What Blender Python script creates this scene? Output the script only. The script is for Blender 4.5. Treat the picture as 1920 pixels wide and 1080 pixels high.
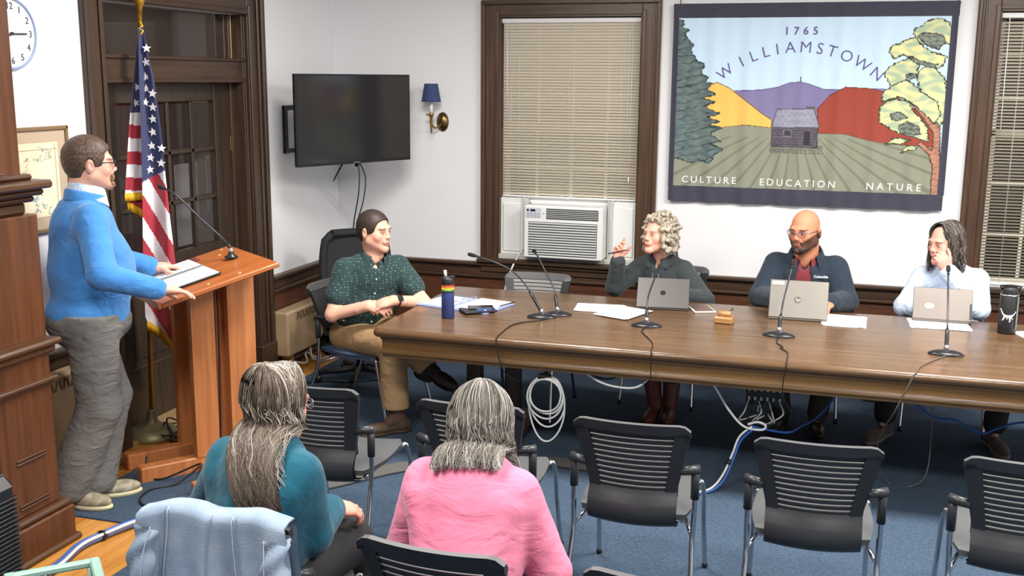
import bpy, bmesh, math, random
import numpy as np
from mathutils import Vector, Matrix, noise as mnoise

for _o in list(bpy.data.objects):
    bpy.data.objects.remove(_o)
scene = bpy.context.scene
COL = scene.collection
RNG = random.Random(7)

# ------------------------------------------------------------------ camera
def _cam_axes(yaw, pitch, roll):
    cy, sy, cp, sp = math.cos(yaw), math.sin(yaw), math.cos(pitch), math.sin(pitch)
    f = Vector((-sy * cp, cy * cp, -sp)); r = Vector((cy, sy, 0)); u = r.cross(f)
    return r * math.cos(roll) + u * math.sin(roll), u * math.cos(roll) - r * math.sin(roll), f
_r, _u, _f = _cam_axes(math.radians(17.09), math.radians(11.12), math.radians(.457))
cam_data = bpy.data.cameras.new('camera'); cam = bpy.data.objects.new('camera', cam_data); COL.objects.link(cam)
cam_data.sensor_width = 36.0; cam_data.lens = 2011.0 * 36.0 / 1920.0; cam_data.clip_start = .05
cam.matrix_world = Matrix(((_r.x, _u.x, -_f.x, 0), (_r.y, _u.y, -_f.y, 0), (_r.z, _u.z, -_f.z, 2.10), (0, 0, 0, 1)))
scene.camera = cam

# ------------------------------------------------------------------ world, lights, exposure
world = bpy.data.worlds.new('world'); scene.world = world; world.use_nodes = True
world.node_tree.nodes['Background'].inputs[0].default_value = (.02, .025, .04, 1)   # night outside the windows
world.node_tree.nodes['Background'].inputs[1].default_value = .3
vs = scene.view_settings
vs.view_transform = 'Standard'; vs.look = 'None'; vs.gamma = 1.0; vs.use_curve_mapping = False; vs.exposure = 0.28
scene.cycles.use_denoising = True
scene.cycles.max_bounces = 8; scene.cycles.sample_clamp_indirect = 6.0

CEIL = 3.25
def area(name, loc, sx, sy, watts, col=(1, .965, .91)):
    d = bpy.data.lights.new(name, 'AREA'); d.shape = 'RECTANGLE'; d.size = sx; d.size_y = sy
    d.energy = watts; d.color = col
    o = bpy.data.objects.new(name, d); COL.objects.link(o); o.location = loc
    return o
LAMPS = [(-1.9, 5.0), (.9, 5.0), (-1.9, 2.2), (.9, 2.2), (2.6, 5.0)]         # ceiling panels
LAMP_W = [82, 112, 76, 84, 70]
for (_x, _y), _w in zip(LAMPS, LAMP_W):
    area('ceiling_lamp_light', (_x, _y, CEIL - .085), 1.15, .55, _w)

# ------------------------------------------------------------------ materials
def lin(c):
    return tuple(((v / 255.) / 12.92 if v / 255. <= .04045 else ((v / 255. + .055) / 1.055) ** 2.4) for v in c)
MATS = {}
def mat(name, rgb, rough=.5, metal=0., bump=None, var=None, spec=.5, alpha=None, trans=0., coat=0., emit=None, sheen=0., attr=None, fold=None):
    """rgb as sRGB 0-255. bump=(scale,strength,(sx,sy,sz)); var=(rgb2, scale,(sx,sy,sz), lo, hi)"""
    if name in MATS: return MATS[name]
    m = bpy.data.materials.new(name); m.use_nodes = True; nt = m.node_tree; b = nt.nodes['Principled BSDF']
    b.inputs['Base Color'].default_value = (*lin(rgb), 1); b.inputs['Roughness'].default_value = rough
    b.inputs['Metallic'].default_value = metal; b.inputs['Specular IOR Level'].default_value = spec
    b.inputs['Transmission Weight'].default_value = trans; b.inputs['Coat Weight'].default_value = coat
    if sheen: b.inputs['Sheen Weight'].default_value = sheen
    if alpha is not None: b.inputs['Alpha'].default_value = alpha
    if emit: b.inputs['Emission Color'].default_value = (*lin(emit[0]), 1); b.inputs['Emission Strength'].default_value = emit[1]
    def noise_tex(scale, sc, detail=5):
        tc = nt.nodes.new('ShaderNodeTexCoord'); mp = nt.nodes.new('ShaderNodeMapping'); mp.inputs['Scale'].default_value = sc
        n = nt.nodes.new('ShaderNodeTexNoise'); n.inputs['Scale'].default_value = scale; n.inputs['Detail'].default_value = detail
        nt.links.new(tc.outputs['Object'], mp.inputs['Vector']); nt.links.new(mp.outputs['Vector'], n.inputs['Vector'])
        return n
    col_out = None
    if attr:
        a = nt.nodes.new('ShaderNodeVertexColor'); a.layer_name = attr; col_out = a.outputs['Color']
        nt.links.new(col_out, b.inputs['Base Color'])
    if var:
        n = noise_tex(var[1], var[2]); r = nt.nodes.new('ShaderNodeMapRange')
        r.inputs['From Min'].default_value = var[3]; r.inputs['From Max'].default_value = var[4]
        nt.links.new(n.outputs['Fac'], r.inputs['Value'])
        mx = nt.nodes.new('ShaderNodeMix'); mx.data_type = 'RGBA'
        mx.inputs['A'].default_value = (*lin(rgb), 1); mx.inputs['B'].default_value = (*lin(var[0]), 1)
        if col_out is not None:
            mx.blend_type = 'MULTIPLY'; nt.links.new(col_out, mx.inputs['A'])
        nt.links.new(r.outputs['Result'], mx.inputs['Factor']); nt.links.new(mx.outputs['Result'], b.inputs['Base Color'])
    if bump:
        n = noise_tex(bump[0], bump[2] if len(bump) > 2 else (1, 1, 1)); bp = nt.nodes.new('ShaderNodeBump')
        bp.inputs['Strength'].default_value = bump[1]; bp.inputs['Distance'].default_value = bump[3] if len(bump) > 3 else .01
        nt.links.new(n.outputs['Fac'], bp.inputs['Height']); nt.links.new(bp.outputs['Normal'], b.inputs['Normal'])
        if fold:      # broad soft creases of cloth under the weave
            n2 = noise_tex(fold[0], fold[2] if len(fold) > 2 else (1, 1, 1), 3); n2.inputs['Distortion'].default_value = 1.2; b2 = nt.nodes.new('ShaderNodeBump'); b2.inputs['Strength'].default_value = 1.; b2.inputs['Distance'].default_value = fold[1]
            nt.links.new(n2.outputs['Fac'], b2.inputs['Height']); nt.links.new(b2.outputs['Normal'], bp.inputs['Normal'])
    MATS[name] = m
    return m
def wood(name, a, b_, rough=.35, axis='x', scale=6., spec=.5, coat=0.):
    s = {'x': (.35, 6, 6), 'y': (6, .35, 6), 'z': (6, 6, .35)}[axis]
    return mat(name, a, rough, var=(b_, scale, s, .3, .72), bump=(scale * 5, .12, s), spec=spec, coat=coat)

W_DARK = wood('dark_oak', (54, 39, 30), (76, 57, 43), .38, 'z')
W_DARKX = wood('dark_oak_rail', (56, 40, 29), (80, 58, 42), .38, 'x')
W_DARKY = wood('dark_oak_left_rail', (54, 39, 29), (76, 56, 42), .38, 'y')
W_DOOR = wood('door_oak', (48, 38, 30), (66, 53, 42), .4, 'z')
W_PANEL = wood('wainscot_mahogany', (72, 42, 28), (98, 60, 40), .4, 'x')
W_MANTEL = wood('mantel_oak', (76, 43, 23), (104, 62, 35), .36, 'z')
W_MANTELY = wood('mantel_oak_moulding', (66, 41, 25), (92, 60, 37), .36, 'y')
W_TABLE = wood('table_walnut', (84, 61, 41), (110, 83, 58), .24, 'x', 5., coat=.08)
W_TABLE2 = wood('table_apron_walnut', (96, 68, 36), (126, 94, 54), .3, 'x', 5.)
W_LECT = wood('lectern_cherry', (168, 100, 56), (198, 128, 78), .34, 'z')
W_LECTT = wood('lectern_cherry_top', (160, 88, 44), (182, 108, 60), .26, 'y')
PAINT = mat('white_wall_paint', (236, 237, 240), .6, bump=(60, .03))
CEILP = mat('ceiling_paint', (235, 233, 228), .8)
BLACK = mat('black_plastic', (30, 31, 34), .42)
BLACKM = mat('black_satin_metal', (34, 34, 37), .35, .4)
CHROME = mat('chrome_tube', (205, 207, 210), .14, 1.)
BRASS = mat('aged_brass', (176, 138, 72), .28, 1.)
GOLD = mat('gold_pole', (205, 158, 60), .3, .85)
BEIGE = mat('beige_enamel', (178, 152, 120), .42, bump=(40, .03))
WHITEP = mat('white_plastic', (232, 233, 232), .4)
WHITE = mat('white_paper', (238, 238, 240), .7)
SLATM = mat('cream_blind_slat', (232, 224, 206), .45)
DARKGL = mat('night_glass', (20, 22, 26), .05, spec=.6)
SHELL = mat('charcoal_chair_plastic', (44, 46, 50), .36, bump=(300, .05))
SEATG = mat('grey_chair_seat', (74, 76, 78), .6, bump=(300, .08))
CABW = mat('white_cable', (225, 226, 222), .4)
CABB = mat('blue_cable', (40, 92, 172), .4)
CABK = mat('black_cable', (22, 22, 24), .45)
CABG = mat('grey_cable', (96, 88, 82), .45)

# ------------------------------------------------------------------ mesh helpers
class MB:
    def __init__(s): s.v = []; s.f = []; s.m = []; s.cm = 0; s.sm = []
    def add(s, vs, fs, smooth=False):
        o = len(s.v); s.v += [tuple(p) for p in vs]; s.f += [tuple(i + o for i in f) for f in fs]
        s.m += [s.cm] * len(fs); s.sm += [smooth] * len(fs); return s
    def box(s, c, d, b=0., M=None):
        """chamfered box, centre c, full size d, chamfer b"""
        hx, hy, hz = d[0] / 2, d[1] / 2, d[2] / 2
        b = min(b, hx * .95, hy * .95, hz * .95)
        if b <= 0:
            vs = [(x, y, z) for x in (-hx, hx) for y in (-hy, hy) for z in (-hz, hz)]
            fs = [(0, 1, 3, 2), (4, 6, 7, 5), (0, 4, 5, 1), (2, 3, 7, 6), (0, 2, 6, 4), (1, 5, 7, 3)]
        else:
            vs = []; ix = {}
            for x in (-1, 1):
                for y in (-1, 1):
                    for z in (-1, 1):
                        for k in range(3):
                            q = [x * (hx - b), y * (hy - b), z * (hz - b)]; q[k] = (x * hx, y * hy, z * hz)[k]
                            ix[x, y, z, k] = len(vs); vs.append(tuple(q))
            I = lambda x, y, z, k: ix[x, y, z, k]
            fs = []
            for g in (-1, 1):
                q = [I(g, -1, -1, 0), I(g, 1, -1, 0), I(g, 1, 1, 0), I(g, -1, 1, 0)]; fs.append(q if g > 0 else q[::-1])
                q = [I(-1, g, -1, 1), I(-1, g, 1, 1), I(1, g, 1, 1), I(1, g, -1, 1)]; fs.append(q if g > 0 else q[::-1])
                q = [I(-1, -1, g, 2), I(1, -1, g, 2), I(1, 1, g, 2), I(-1, 1, g, 2)]; fs.append(q if g > 0 else q[::-1])
            for a in (-1, 1):
                for c2 in (-1, 1):
                    q = [I(a, c2, -1, 0), I(a, c2, -1, 1), I(a, c2, 1, 1), I(a, c2, 1, 0)]; fs.append(q if a * c2 > 0 else q[::-1])
                    q = [I(a, -1, c2, 0), I(a, 1, c2, 0), I(a, 1, c2, 2), I(a, -1, c2, 2)]; fs.append(q if a * c2 > 0 else q[::-1])
                    q = [I(-1, a, c2, 1), I(-1, a, c2, 2), I(1, a, c2, 2), I(1, a, c2, 1)]; fs.append(q if a * c2 > 0 else q[::-1])
            for x in (-1, 1):
                for y in (-1, 1):
                    for z in (-1, 1):
                        q = [I(x, y, z, 0), I(x, y, z, 1), I(x, y, z, 2)]; fs.append(q if x * y * z > 0 else q[::-1])
        c = Vector(c)
        vs = [(M @ Vector(p) if M else Vector(p)) + c for p in vs]
        return s.add(vs, fs)
    def bb(s, x0, x1, y0, y1, z0, z1, b=0.):
        return s.box(((x0 + x1) / 2, (y0 + y1) / 2, (z0 + z1) / 2), (abs(x1 - x0), abs(y1 - y0), abs(z1 - z0)), b)
    def tube(s, pts, r, n=8, cap=True, closed=False):
        pts = [Vector(p) for p in pts]; rs = r if isinstance(r, (list, tuple)) else [r] * len(pts)
        vs = []; fs = []; L = len(pts)
        up = None
        for i, p in enumerate(pts):
            if closed: t = pts[(i + 1) % L] - pts[i - 1]
            else: t = pts[min(i + 1, L - 1)] - pts[max(i - 1, 0)]
            t = t.normalized() if t.length > 1e-9 else Vector((0, 0, 1))
            if up is None:
                up = t.orthogonal().normalized()
            up = up - t * up.dot(t); up = up.normalized() if up.length > 1e-6 else t.orthogonal().normalized()
            w = t.cross(up)
            for k in range(n):
                a = 2 * math.pi * k / n
                vs.append(p + (up * math.cos(a) + w * math.sin(a)) * rs[i])
        for i in range(L if closed else L - 1):
            j = (i + 1) % L
            for k in range(n):
                fs.append((i * n + k, i * n + (k + 1) % n, j * n + (k + 1) % n, j * n + k))
        s.add(vs, fs, True)
        if cap and not closed:
            o = len(s.v) - len(vs)
            s.f += [tuple(o + k for k in range(n))[::-1], tuple(o + (L - 1) * n + k for k in range(n))]; s.m += [s.cm] * 2; s.sm += [False] * 2
        return s
    def lathe(s, prof, n=24, c=(0, 0, 0), M=None, smooth=True):
        vs = []; fs = []; c = Vector(c)
        for r, z in prof:
            for k in range(n):
                a = 2 * math.pi * k / n; p = Vector((r * math.cos(a), r * math.sin(a), z))
                vs.append((M @ p if M else p) + c)
        for i in range(len(prof) - 1):
            for k in range(n):
                fs.append((i * n + k, i * n + (k + 1) % n, (i + 1) * n + (k + 1) % n, (i + 1) * n + k))
        s.add(vs, fs, smooth); o = len(s.v) - len(vs); L = len(prof)
        s.f += [tuple(o + k for k in range(n))[::-1], tuple(o + (L - 1) * n + k for k in range(n))]; s.m += [s.cm] * 2; s.sm += [False] * 2
        return s
    def prism(s, poly, h, M):
        """polygon in local xy extruded 0..h in local z, mapped by 4x4 M"""
        n = len(poly); vs = [M @ Vector((x, y, 0)) for x, y in poly] + [M @ Vector((x, y, h)) for x, y in poly]
        fs = [tuple(range(n))[::-1], tuple(range(n, 2 * n))] + [(i, (i + 1) % n, n + (i + 1) % n, n + i) for i in range(n)]
        return s.add(vs, fs)
    def sphere(s, c, r, n=12, m=8, M=None):
        r = r if isinstance(r, (tuple, list)) else (r, r, r); c = Vector(c); vs = []; fs = []
        for i in range(m + 1):
            t = math.pi * i / m
            for k in range(n):
                a = 2 * math.pi * k / n
                p = Vector((r[0] * math.sin(t) * math.cos(a), r[1] * math.sin(t) * math.sin(a), r[2] * math.cos(t)))
                vs.append((M @ p if M else p) + c)
        for i in range(m):
            for k in range(n):
                fs.append((i * n + k, (i + 1) * n + k, (i + 1) * n + (k + 1) % n, i * n + (k + 1) % n))
        return s.add(vs, fs, True)
    def grid(s, P, smooth=True):
        """P[i][j] points"""
        a, b = len(P), len(P[0]); vs = [p for row in P for p in row]
        return s.add(vs, [(i * b + j, (i + 1) * b + j, (i + 1) * b + j + 1, i * b + j + 1) for i in range(a - 1) for j in range(b - 1)], smooth)
    def mesh(s, name):
        me = bpy.data.meshes.new(name); me.from_pydata(s.v, [], s.f); me.update()
        me.polygons.foreach_set('use_smooth', s.sm); me.polygons.foreach_set('material_index', s.m)
        bm = bmesh.new(); bm.from_mesh(me); bmesh.ops.recalc_face_normals(bm, faces=bm.faces); bm.to_mesh(me); bm.free()
        return me
    def build(s, name, m, parent=None, loc=None, rot=None):
        me = s.mesh(name)
        for q in (m if isinstance(m, (list, tuple)) else [m]): me.materials.append(q)
        return put(name, me, parent, loc, rot)
def put(name, me, parent=None, loc=None, rot=None):
    o = bpy.data.objects.new(name, me); COL.objects.link(o)
    if parent is not None: o.parent = parent
    if loc is not None: o.location = loc
    if rot is not None: o.rotation_euler = rot
    return o
def tag(o, label=None, cat=None, group=None, kind=None):
    if label: o['label'] = label
    if cat: o['category'] = cat
    if group: o['group'] = group
    if kind: o['kind'] = kind
    return o
def thing(name, label, cat, loc=(0, 0, 0), rz=0., group=None):
    o = bpy.data.objects.new(name, None); COL.objects.link(o); o.location = loc; o.rotation_euler = (0, 0, rz)
    o.empty_display_size = .1
    return tag(o, label, cat, group)
def struct(name, mb, m, parent=None):
    o = mb.build(name, m, parent)
    if parent is None: o['kind'] = 'structure'
    return o
def copy_tree(o, parent=None):
    c = o.copy(); COL.objects.link(c); c.parent = parent
    for ch in list(o.children): copy_tree(ch, c)
    return c
def Mx(loc, x, y, z):
    x, y, z = Vector(x), Vector(y), Vector(z)
    return Matrix(((x.x, y.x, z.x, loc[0]), (x.y, y.y, z.y, loc[1]), (x.z, y.z, z.z, loc[2]), (0, 0, 0, 1)))
def spline(pts, n=8, closed=False):
    P = [Vector(p) for p in pts]; out = []; L = len(P)
    for i in range(L if closed else L - 1):
        if closed: p0, p1, p2, p3 = P[i - 1], P[i], P[(i + 1) % L], P[(i + 2) % L]
        else: p0, p1, p2, p3 = P[max(i - 1, 0)], P[i], P[i + 1], P[min(i + 2, L - 1)]
        for k in range(n):
            t = k / n
            out.append(.5 * ((2 * p1) + (p2 - p0) * t + (2 * p0 - 5 * p1 + 4 * p2 - p3) * t * t + (3 * p1 - p0 - 3 * p2 + p3) * t ** 3))
    if not closed: out.append(P[-1])
    return out
def text_mb(body, size, M, depth=.0008, spacing=1.0, align='CENTER', shear=0., bold=0.):
    """lettering as a thin mesh mapped by M (x right, y up, z out)"""
    cu = bpy.data.curves.new('lettering', 'FONT'); cu.body = body; cu.size = size; cu.align_x = align; cu.align_y = 'CENTER'
    cu.space_character = spacing; cu.extrude = depth; cu.shear = shear; cu.offset = bold; cu.resolution_u = 3
    o = bpy.data.objects.new('lettering', cu); COL.objects.link(o)
    dg = bpy.context.evaluated_depsgraph_get(); me = o.evaluated_get(dg).to_mesh()
    vs = [M @ v.co for v in me.vertices]; fs = [tuple(p.vertices) for p in me.polygons]
    o.evaluated_get(dg).to_mesh_clear(); bpy.data.objects.remove(o); bpy.data.curves.remove(cu)
    mb = MB(); mb.add(vs, fs); return mb
# ================================================================== the room
XW, YW, XR, YF = -3.85, 7.772, 3.6, -2.2
CARPET = mat('blue_carpet', (72, 88, 106), .95, bump=(420, .5, (1, 1, 1), .004), var=((58, 72, 90), 90, (1, 1, 1), .35, .65), spec=.1)
CARPETB = mat('carpet_border', (98, 96, 94), .95, bump=(420, .5, (1, 1, 1), .004), spec=.1)
CARPETL = mat('carpet_border_line', (44, 48, 56), .95, spec=.1)
SUBF = mat('floor_gap', (70, 42, 20), .7)
fl = struct('floor', MB().bb(XW - .2, XR, YF, YW + .2, -.1, -.02), SUBF)
PLANKM = [wood('floor_maple_%d' % i, a, b, .24, 'y', 7.) for i, (a, b) in enumerate([((178, 116, 46), (198, 140, 68)), ((166, 103, 38), (188, 126, 58)), ((186, 126, 54), (204, 148, 76))])]
pl_mesh = {}
pr_ = random.Random(3)
x = XW
while x < -2.35:
    y = 2.2 + pr_.random() * .5 - .9
    while y < YW:
        ln = pr_.choice([.9, 1.2, 1.5]); y1 = min(y + ln, YW)
        key = (round(y1 - y, 2), pr_.randrange(3))
        if key not in pl_mesh:
            me = MB().box((0, 0, 0), (.0796, y1 - y - .0015, .02), .0012).mesh('plank'); me.materials.append(PLANKM[key[1]]); pl_mesh[key] = me
        if x < -3.5 or (x < -2.8 and y < 4.05): put('plank', pl_mesh[key], fl, (x + .04, (y + y1) / 2, -.01))
        y = y1
    x += .08
# carpet: L-shaped, leaves the boards bare before the hearth and along the wall
def slab(poly, z0, z1): return MB().prism(poly, z1 - z0, Matrix.Translation((0, 0, z0)))
carpet = struct('floor_carpet', slab([(-2.86, YF), (XR, YF), (XR, YW), (-3.55, YW), (-3.55, 4.035), (-2.86, 4.035)], -.02, .008), CARPET)
arc = spline([(-3.3, 4.0, 0), (-2.9, 4.38, 0), (-2.5, 4.74, 0), (-2.2, 5.12, 0), (-1.8, 5.36, 0), (-1.42, 5.46, 0), (-1.0, 5.42, 0), (-.6, 5.30, 0)], 6)
def ribbon(path, o0, o1, z0, z1):
    mb = MB(); L = []; n = len(path)
    for i, p in enumerate(path):
        t = (path[min(i + 1, n - 1)] - path[max(i - 1, 0)]).normalized(); nn = Vector((t.y, -t.x, 0))
        L.append([p + nn * o0 + Vector((0, 0, z0)), p + nn * o0 + Vector((0, 0, z1)), p + nn * o1 + Vector((0, 0, z1)), p + nn * o1 + Vector((0, 0, z0))])
    return mb.grid(L, False)
ribbon(arc[8:], -.075, .06, .0075, .012).build('carpet_border', CARPETB, carpet)
ribbon(arc[8:], .06, .075, .0075, .0125).build('border_line', CARPETL, carpet)

struct('ceiling', MB().bb(XW - .2, XR, YF, YW + .2, CEIL, CEIL + .1), CEILP)
struct('wall_right', MB().bb(XR, XR + .15, YF, YW + .2, 0, CEIL), PAINT)
struct('wall_front', MB().bb(XW - .2, XR + .15, YF - .15, YF, 0, CEIL), PAINT)
# back wall with two window openings
W1 = (-2.50, -1.43, .735, 2.545); W2 = (.905, 1.985, .735, 2.555)
mb = MB(); T = .22
for x0, x1 in ((XW - .2, W1[0]), (W1[1], W2[0]), (W2[1], XR)): mb.bb(x0, x1, YW, YW + T, 0, CEIL)
for w in (W1, W2): mb.bb(w[0], w[1], YW, YW + T, 0, w[2]); mb.bb(w[0], w[1], YW, YW + T, w[3], CEIL)
struct('wall_back', mb, PAINT)
# left wall with the door opening
D0, D1, DT = 4.965, 6.44, 2.49
mb = MB(); mb.bb(XW - T, XW, YF, D0, 0, CEIL); mb.bb(XW - T, XW, D1, YW, 0, CEIL); mb.bb(XW - T, XW, D0, D1, DT, CEIL)
struct('wall_left', mb, PAINT)
# wainscot, rail and base on both walls
def wains(name, along, a0, a1):
    """dado: mahogany panel, dark rail with stepped mouldings, baseboard"""
    def bar(z0, z1, d, b=.004):
        m = MB()
        if along == 'x': m.bb(a0, a1, YW - d, YW, z0, z1, b)
        else: m.bb(XW, XW + d, a0, a1, z0, z1, b)
        return m
    RW = W_DARKX if along == 'x' else W_DARKY
    o = struct(name, bar(.09, .6, .018), W_PANEL)
    bar(.6, .672, .03).build('rail_board', RW, o); bar(.672, .70, .062, .008).build('rail_cap', RW, o)
    bar(.572, .6, .042, .008).build('rail_bead', RW, o)
    bar(0, .15, .032).build('base_board', RW, o); bar(.15, .175, .022, .006).build('base_bead', RW, o)
    return o
wains('trim_1', 'x', XW + .02, .78); wains('trim_2', 'x', 2.12, XR)
wains('trim_3', 'y', D1 + .195, YW - .02); wains('trim_4', 'y', 3.9, 4.82)
wains('trim_5', 'x', .78, 2.12)
# ------------------------------------------------------------------ windows
SASH = mat('sash_paint', (214, 210, 198), .5)
CASE = wood('window_casing_oak', (66, 46, 33), (90, 65, 47), .36, 'z')
CASEX = wood('window_head_oak', (62, 46, 34), (84, 64, 47), .36, 'x')
def window(name, w, cols):
    x0, x1, z0, z1 = w; cw = .135
    g = struct(name, MB().bb(x0, x1, YW + .17, YW + .176, z0, z1), DARKGL)
    for sx, a in ((-1, x0), (1, x1)):
        m = MB(); m.bb(a, a + sx * cw, YW - .028, YW, z0 - .05, z1 + .11, .004); m.build('casing', CASE, g)
        m = MB(); m.bb(a + sx * (cw - .028), a + sx * cw, YW - .045, YW - .028, z0 - .05, z1 + .11, .006); m.bb(a + sx * (cw - .055), a + sx * (cw - .04), YW - .036, YW - .028, z0 - .05, z1 + .09, .003); m.build('back_band', CASE, g)
        m = MB(); m.bb(a, a + sx * .03, YW - .036, YW - .028, z0 - .02, z1 + .03, .004); m.bb(a, a - sx * .012, YW - .02, YW + .17, z0, z1, .003); m.build('jamb', CASE, g)
    m = MB(); m.bb(x0, x1, YW - .028, YW, z1, z1 + .11, .004); m.bb(x0 - cw, x1 + cw, YW - .05, YW - .001, z1 + .075, z1 + .11, .008); m.bb(x0, x1, YW - .02, YW + .17, z1 - .012, z1); m.build('head_casing', CASEX, g)
    m = MB(); m.bb(x0 - cw - .02, x1 + cw + .02, YW - .085, YW + .17, z0 - .035, z0, .008); m.build('sill', W_DARKX, g)
    m = MB(); m.bb(x0 - cw, x1 + cw, YW - .045, YW - .02, z0 - .11, z0 - .035, .006); m.build('apron', W_DARKX, g)
    zm = (z0 + z1) / 2 + .1
    for (za, zb, yy) in ((z0, zm + .03, YW + .12), (zm - .03, z1 - .012, YW + .15)):
        m = MB()
        for xa in (x0 + .014, x1 - .054): m.bb(xa, xa + .04, yy - .015, yy + .015, za, zb, .003)
        for zz in (za, zb - .045): m.bb(x0 + .014, x1 - .014, yy - .015, yy + .015, zz, zz + .045, .003)
        s = m.build('sash', SASH, g)
        for k in range(1, cols):
            xm = x0 + (x1 - x0) * k / cols
            MB().bb(xm - .011, xm + .011, yy - .01, yy + .012, za + .04, zb - .04, .002).build('muntin', SASH, s)
        for k in (1, 2):
            zz = za + (zb - za) * k / 3
            MB().bb(x0 + .05, x1 - .05, yy - .009, yy + .011, zz - .011, zz + .011, .002).build('muntin', SASH, s)
    return g
window('window_1', W1, 4); window('window_2', W2, 4)
# night yard beyond the glass stays the dark world; blinds hang inside the openings
def blind(label, w, zb, tilt, lift=0.):
    x0, x1, z0, z1 = w; yb = YW + .035
    t = thing('window_blind', label, 'blind', ((x0 + x1) / 2, yb, zb))
    hw = (x1 - x0) / 2 - .02; top = z1 - .02 - zb
    MB().box((0, 0, top - .016), (2 * hw + .016, .04, .034), .004).build('head_rail', WHITEP, t)
    pitch = .0215; n = int((top - .05) / pitch)
    prof = [(-.0125, 0), (-.006, .0016), (0, .0022), (.006, .0016), (.0125, 0)]; P = []
    for xx in (-hw, hw): P.append([(xx, y, z) for y, z in prof])
    sm = MB().grid(P); sm.grid([[(p[0], p[1], p[2] - .0006) for p in row] for row in P]); sme = sm.mesh('slat'); sme.materials.append(SLATM)
    rr = random.Random(5)
    for k in range(n):
        put('slat', sme, t, (0, 0, .03 + k * pitch), (math.radians(tilt + rr.uniform(-.7, .7)), math.radians(rr.uniform(-.04, .04)), 0))
    MB().box((0, 0, .008), (2 * hw, .03, .014), .004).build('bottom_rail', WHITEP, t)
    for xx in (-hw + .13, 0, hw - .13):
        m = MB(); m.tube([(xx, -.0145, .01), (xx, -.0145, top - .03)], .0009, 5); m.tube([(xx, .0145, .01), (xx, .0145, top - .03)], .0009, 5); m.box((xx, -.016, .006), (.016, .004, .012), .001); m.build('ladder_cord', WHITEP, t)
    MB().tube([(-hw + .04, -.03, top - .03), (-hw + .045, -.032, top - .75)], .0035, 6).build('tilt_wand', WHITEP, t)
    m = MB(); m.tube([(hw - .05, -.028, top - .03), (hw - .055, -.03, .18)], .0012, 5); m.tube([(hw - .07, -.028, top - .03), (hw - .075, -.03, .3)], .0012, 5); m.tube([(hw - .055, -.03, .18), (hw - .055, -.03, .14)], .005, 6); m.build('pull_cord', WHITEP, t)
    return t
blind('cream slatted blind hanging above the window air conditioner', W1, 1.205, -51)
blind('cream slatted blind covering the whole window behind the black water bottle', W2, .745, -34)
# ------------------------------------------------------------------ door
d1 = struct('door_1', MB().bb(-4.0, -3.95, 5.03, 6.375, .03, .36, .004), W_DOOR)     # bottom rail carries the leaf
def part(name, m, par, *boxes, b=.004):
    mb = MB()
    for q in boxes: mb.bb(*q, b)
    return mb.build(name, m, par)
part('stile', W_DOOR, d1, (-4.0, -3.95, 6.205, 6.375, .36, 2.05)); part('stile', W_DOOR, d1, (-4.0, -3.95, 5.03, 5.2, .36, 2.05))
part('top_rail', W_DOOR, d1, (-4.0, -3.95, 5.2, 6.205, 1.935, 2.05)); part('lock_rail', W_DOOR, d1, (-4.0, -3.95, 5.2, 6.205, .86, 1.01))
part('middle_stile', W_DOOR, d1, (-4.0, -3.95, 5.65, 5.755, .36, .86))
for a, b in ((5.2, 5.65), (5.755, 6.205)):
    p_ = part('panel', W_DOOR, d1, (-3.985, -3.965, a, b, .36, .86)); part('raised_field', W_DOOR, p_, (-3.967, -3.956, a + .06, b - .06, .42, .80), b=.008)
    part('panel_bead', W_DARKY, p_, (-3.968, -3.946, a, b, .36, .375), (-3.968, -3.946, a, b, .845, .86))
GLASS = mat('door_glass', (60, 52, 52), .03, spec=.6, trans=.0, alpha=.38)
ys = [5.2, 5.452, 5.703, 5.954, 6.205]; zs = [1.01, 1.318, 1.628, 1.935]
for i in range(4):
    for j in range(3):
        part('pane', GLASS, d1, (-3.978, -3.974, ys[i] + .012, ys[i + 1] - .012, zs[j] + .012, zs[j + 1] - .012), b=0)
for y_ in ys[1:-1]: part('muntin', W_DOOR, d1, (-3.99, -3.957, y_ - .014, y_ + .014, 1.01, 1.935))
for z_ in zs[1:-1]: part('muntin', W_DOOR, d1, (-3.99, -3.957, 5.2, 6.205, z_ - .014, z_ + .014))
MB().sphere((-3.92, 5.11, .95), .028).tube([(-3.95, 5.11, .95), (-3.92, 5.11, .95)], .012).build('door_knob', BRASS, d1)
part('hinge', BRASS, d1, (-3.952, -3.942, 6.372, 6.392, .3, .4), (-3.952, -3.942, 6.372, 6.392, 1.6, 1.7), b=.002)
# frame round it: casings, transom bar, transom light
fr = struct('trim_6', MB().bb(XW - .005, XW + .028, D1, D1 + .195, 0, 2.66, .004), W_DARK)
part('casing_band', W_DARK, fr, (XW + .028, XW + .05, D1 + .15, D1 + .195, 0, 2.66), (XW + .028, XW + .042, D1 + .105, D1 + .13, 0, 2.62), (XW + .028, XW + .044, D1, D1 + .03, 0, 2.55), b=.006)
part('plinth', W_DARK, fr, (XW - .005, XW + .058, D1 - .005, D1 + .2, 0, .24), b=.006)
part('casing', W_DARK, fr, (XW - .005, XW + .028, D0 - .145, D0, 0, 2.66))
part('casing_band', W_DARK, fr, (XW + .028, XW + .05, D0 - .145, D0 - .105, 0, 2.66), (XW + .028, XW + .044, D0 - .03, D0, 0, 2.55), b=.006)
part('plinth', W_DARK, fr, (XW - .005, XW + .058, D0 - .15, D0 + .005, 0, .24), b=.006)
part('head_casing', W_DARKY, fr, (XW - .005, XW + .028, D0, D1, DT, 2.66)); part('casing_band', W_DARKY, fr, (XW + .028, XW + .044, D0, D1, DT, DT + .035), (XW + .028, XW + .05, D0 - .1, D1 + .1, 2.62, 2.66), b=.006)
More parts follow.
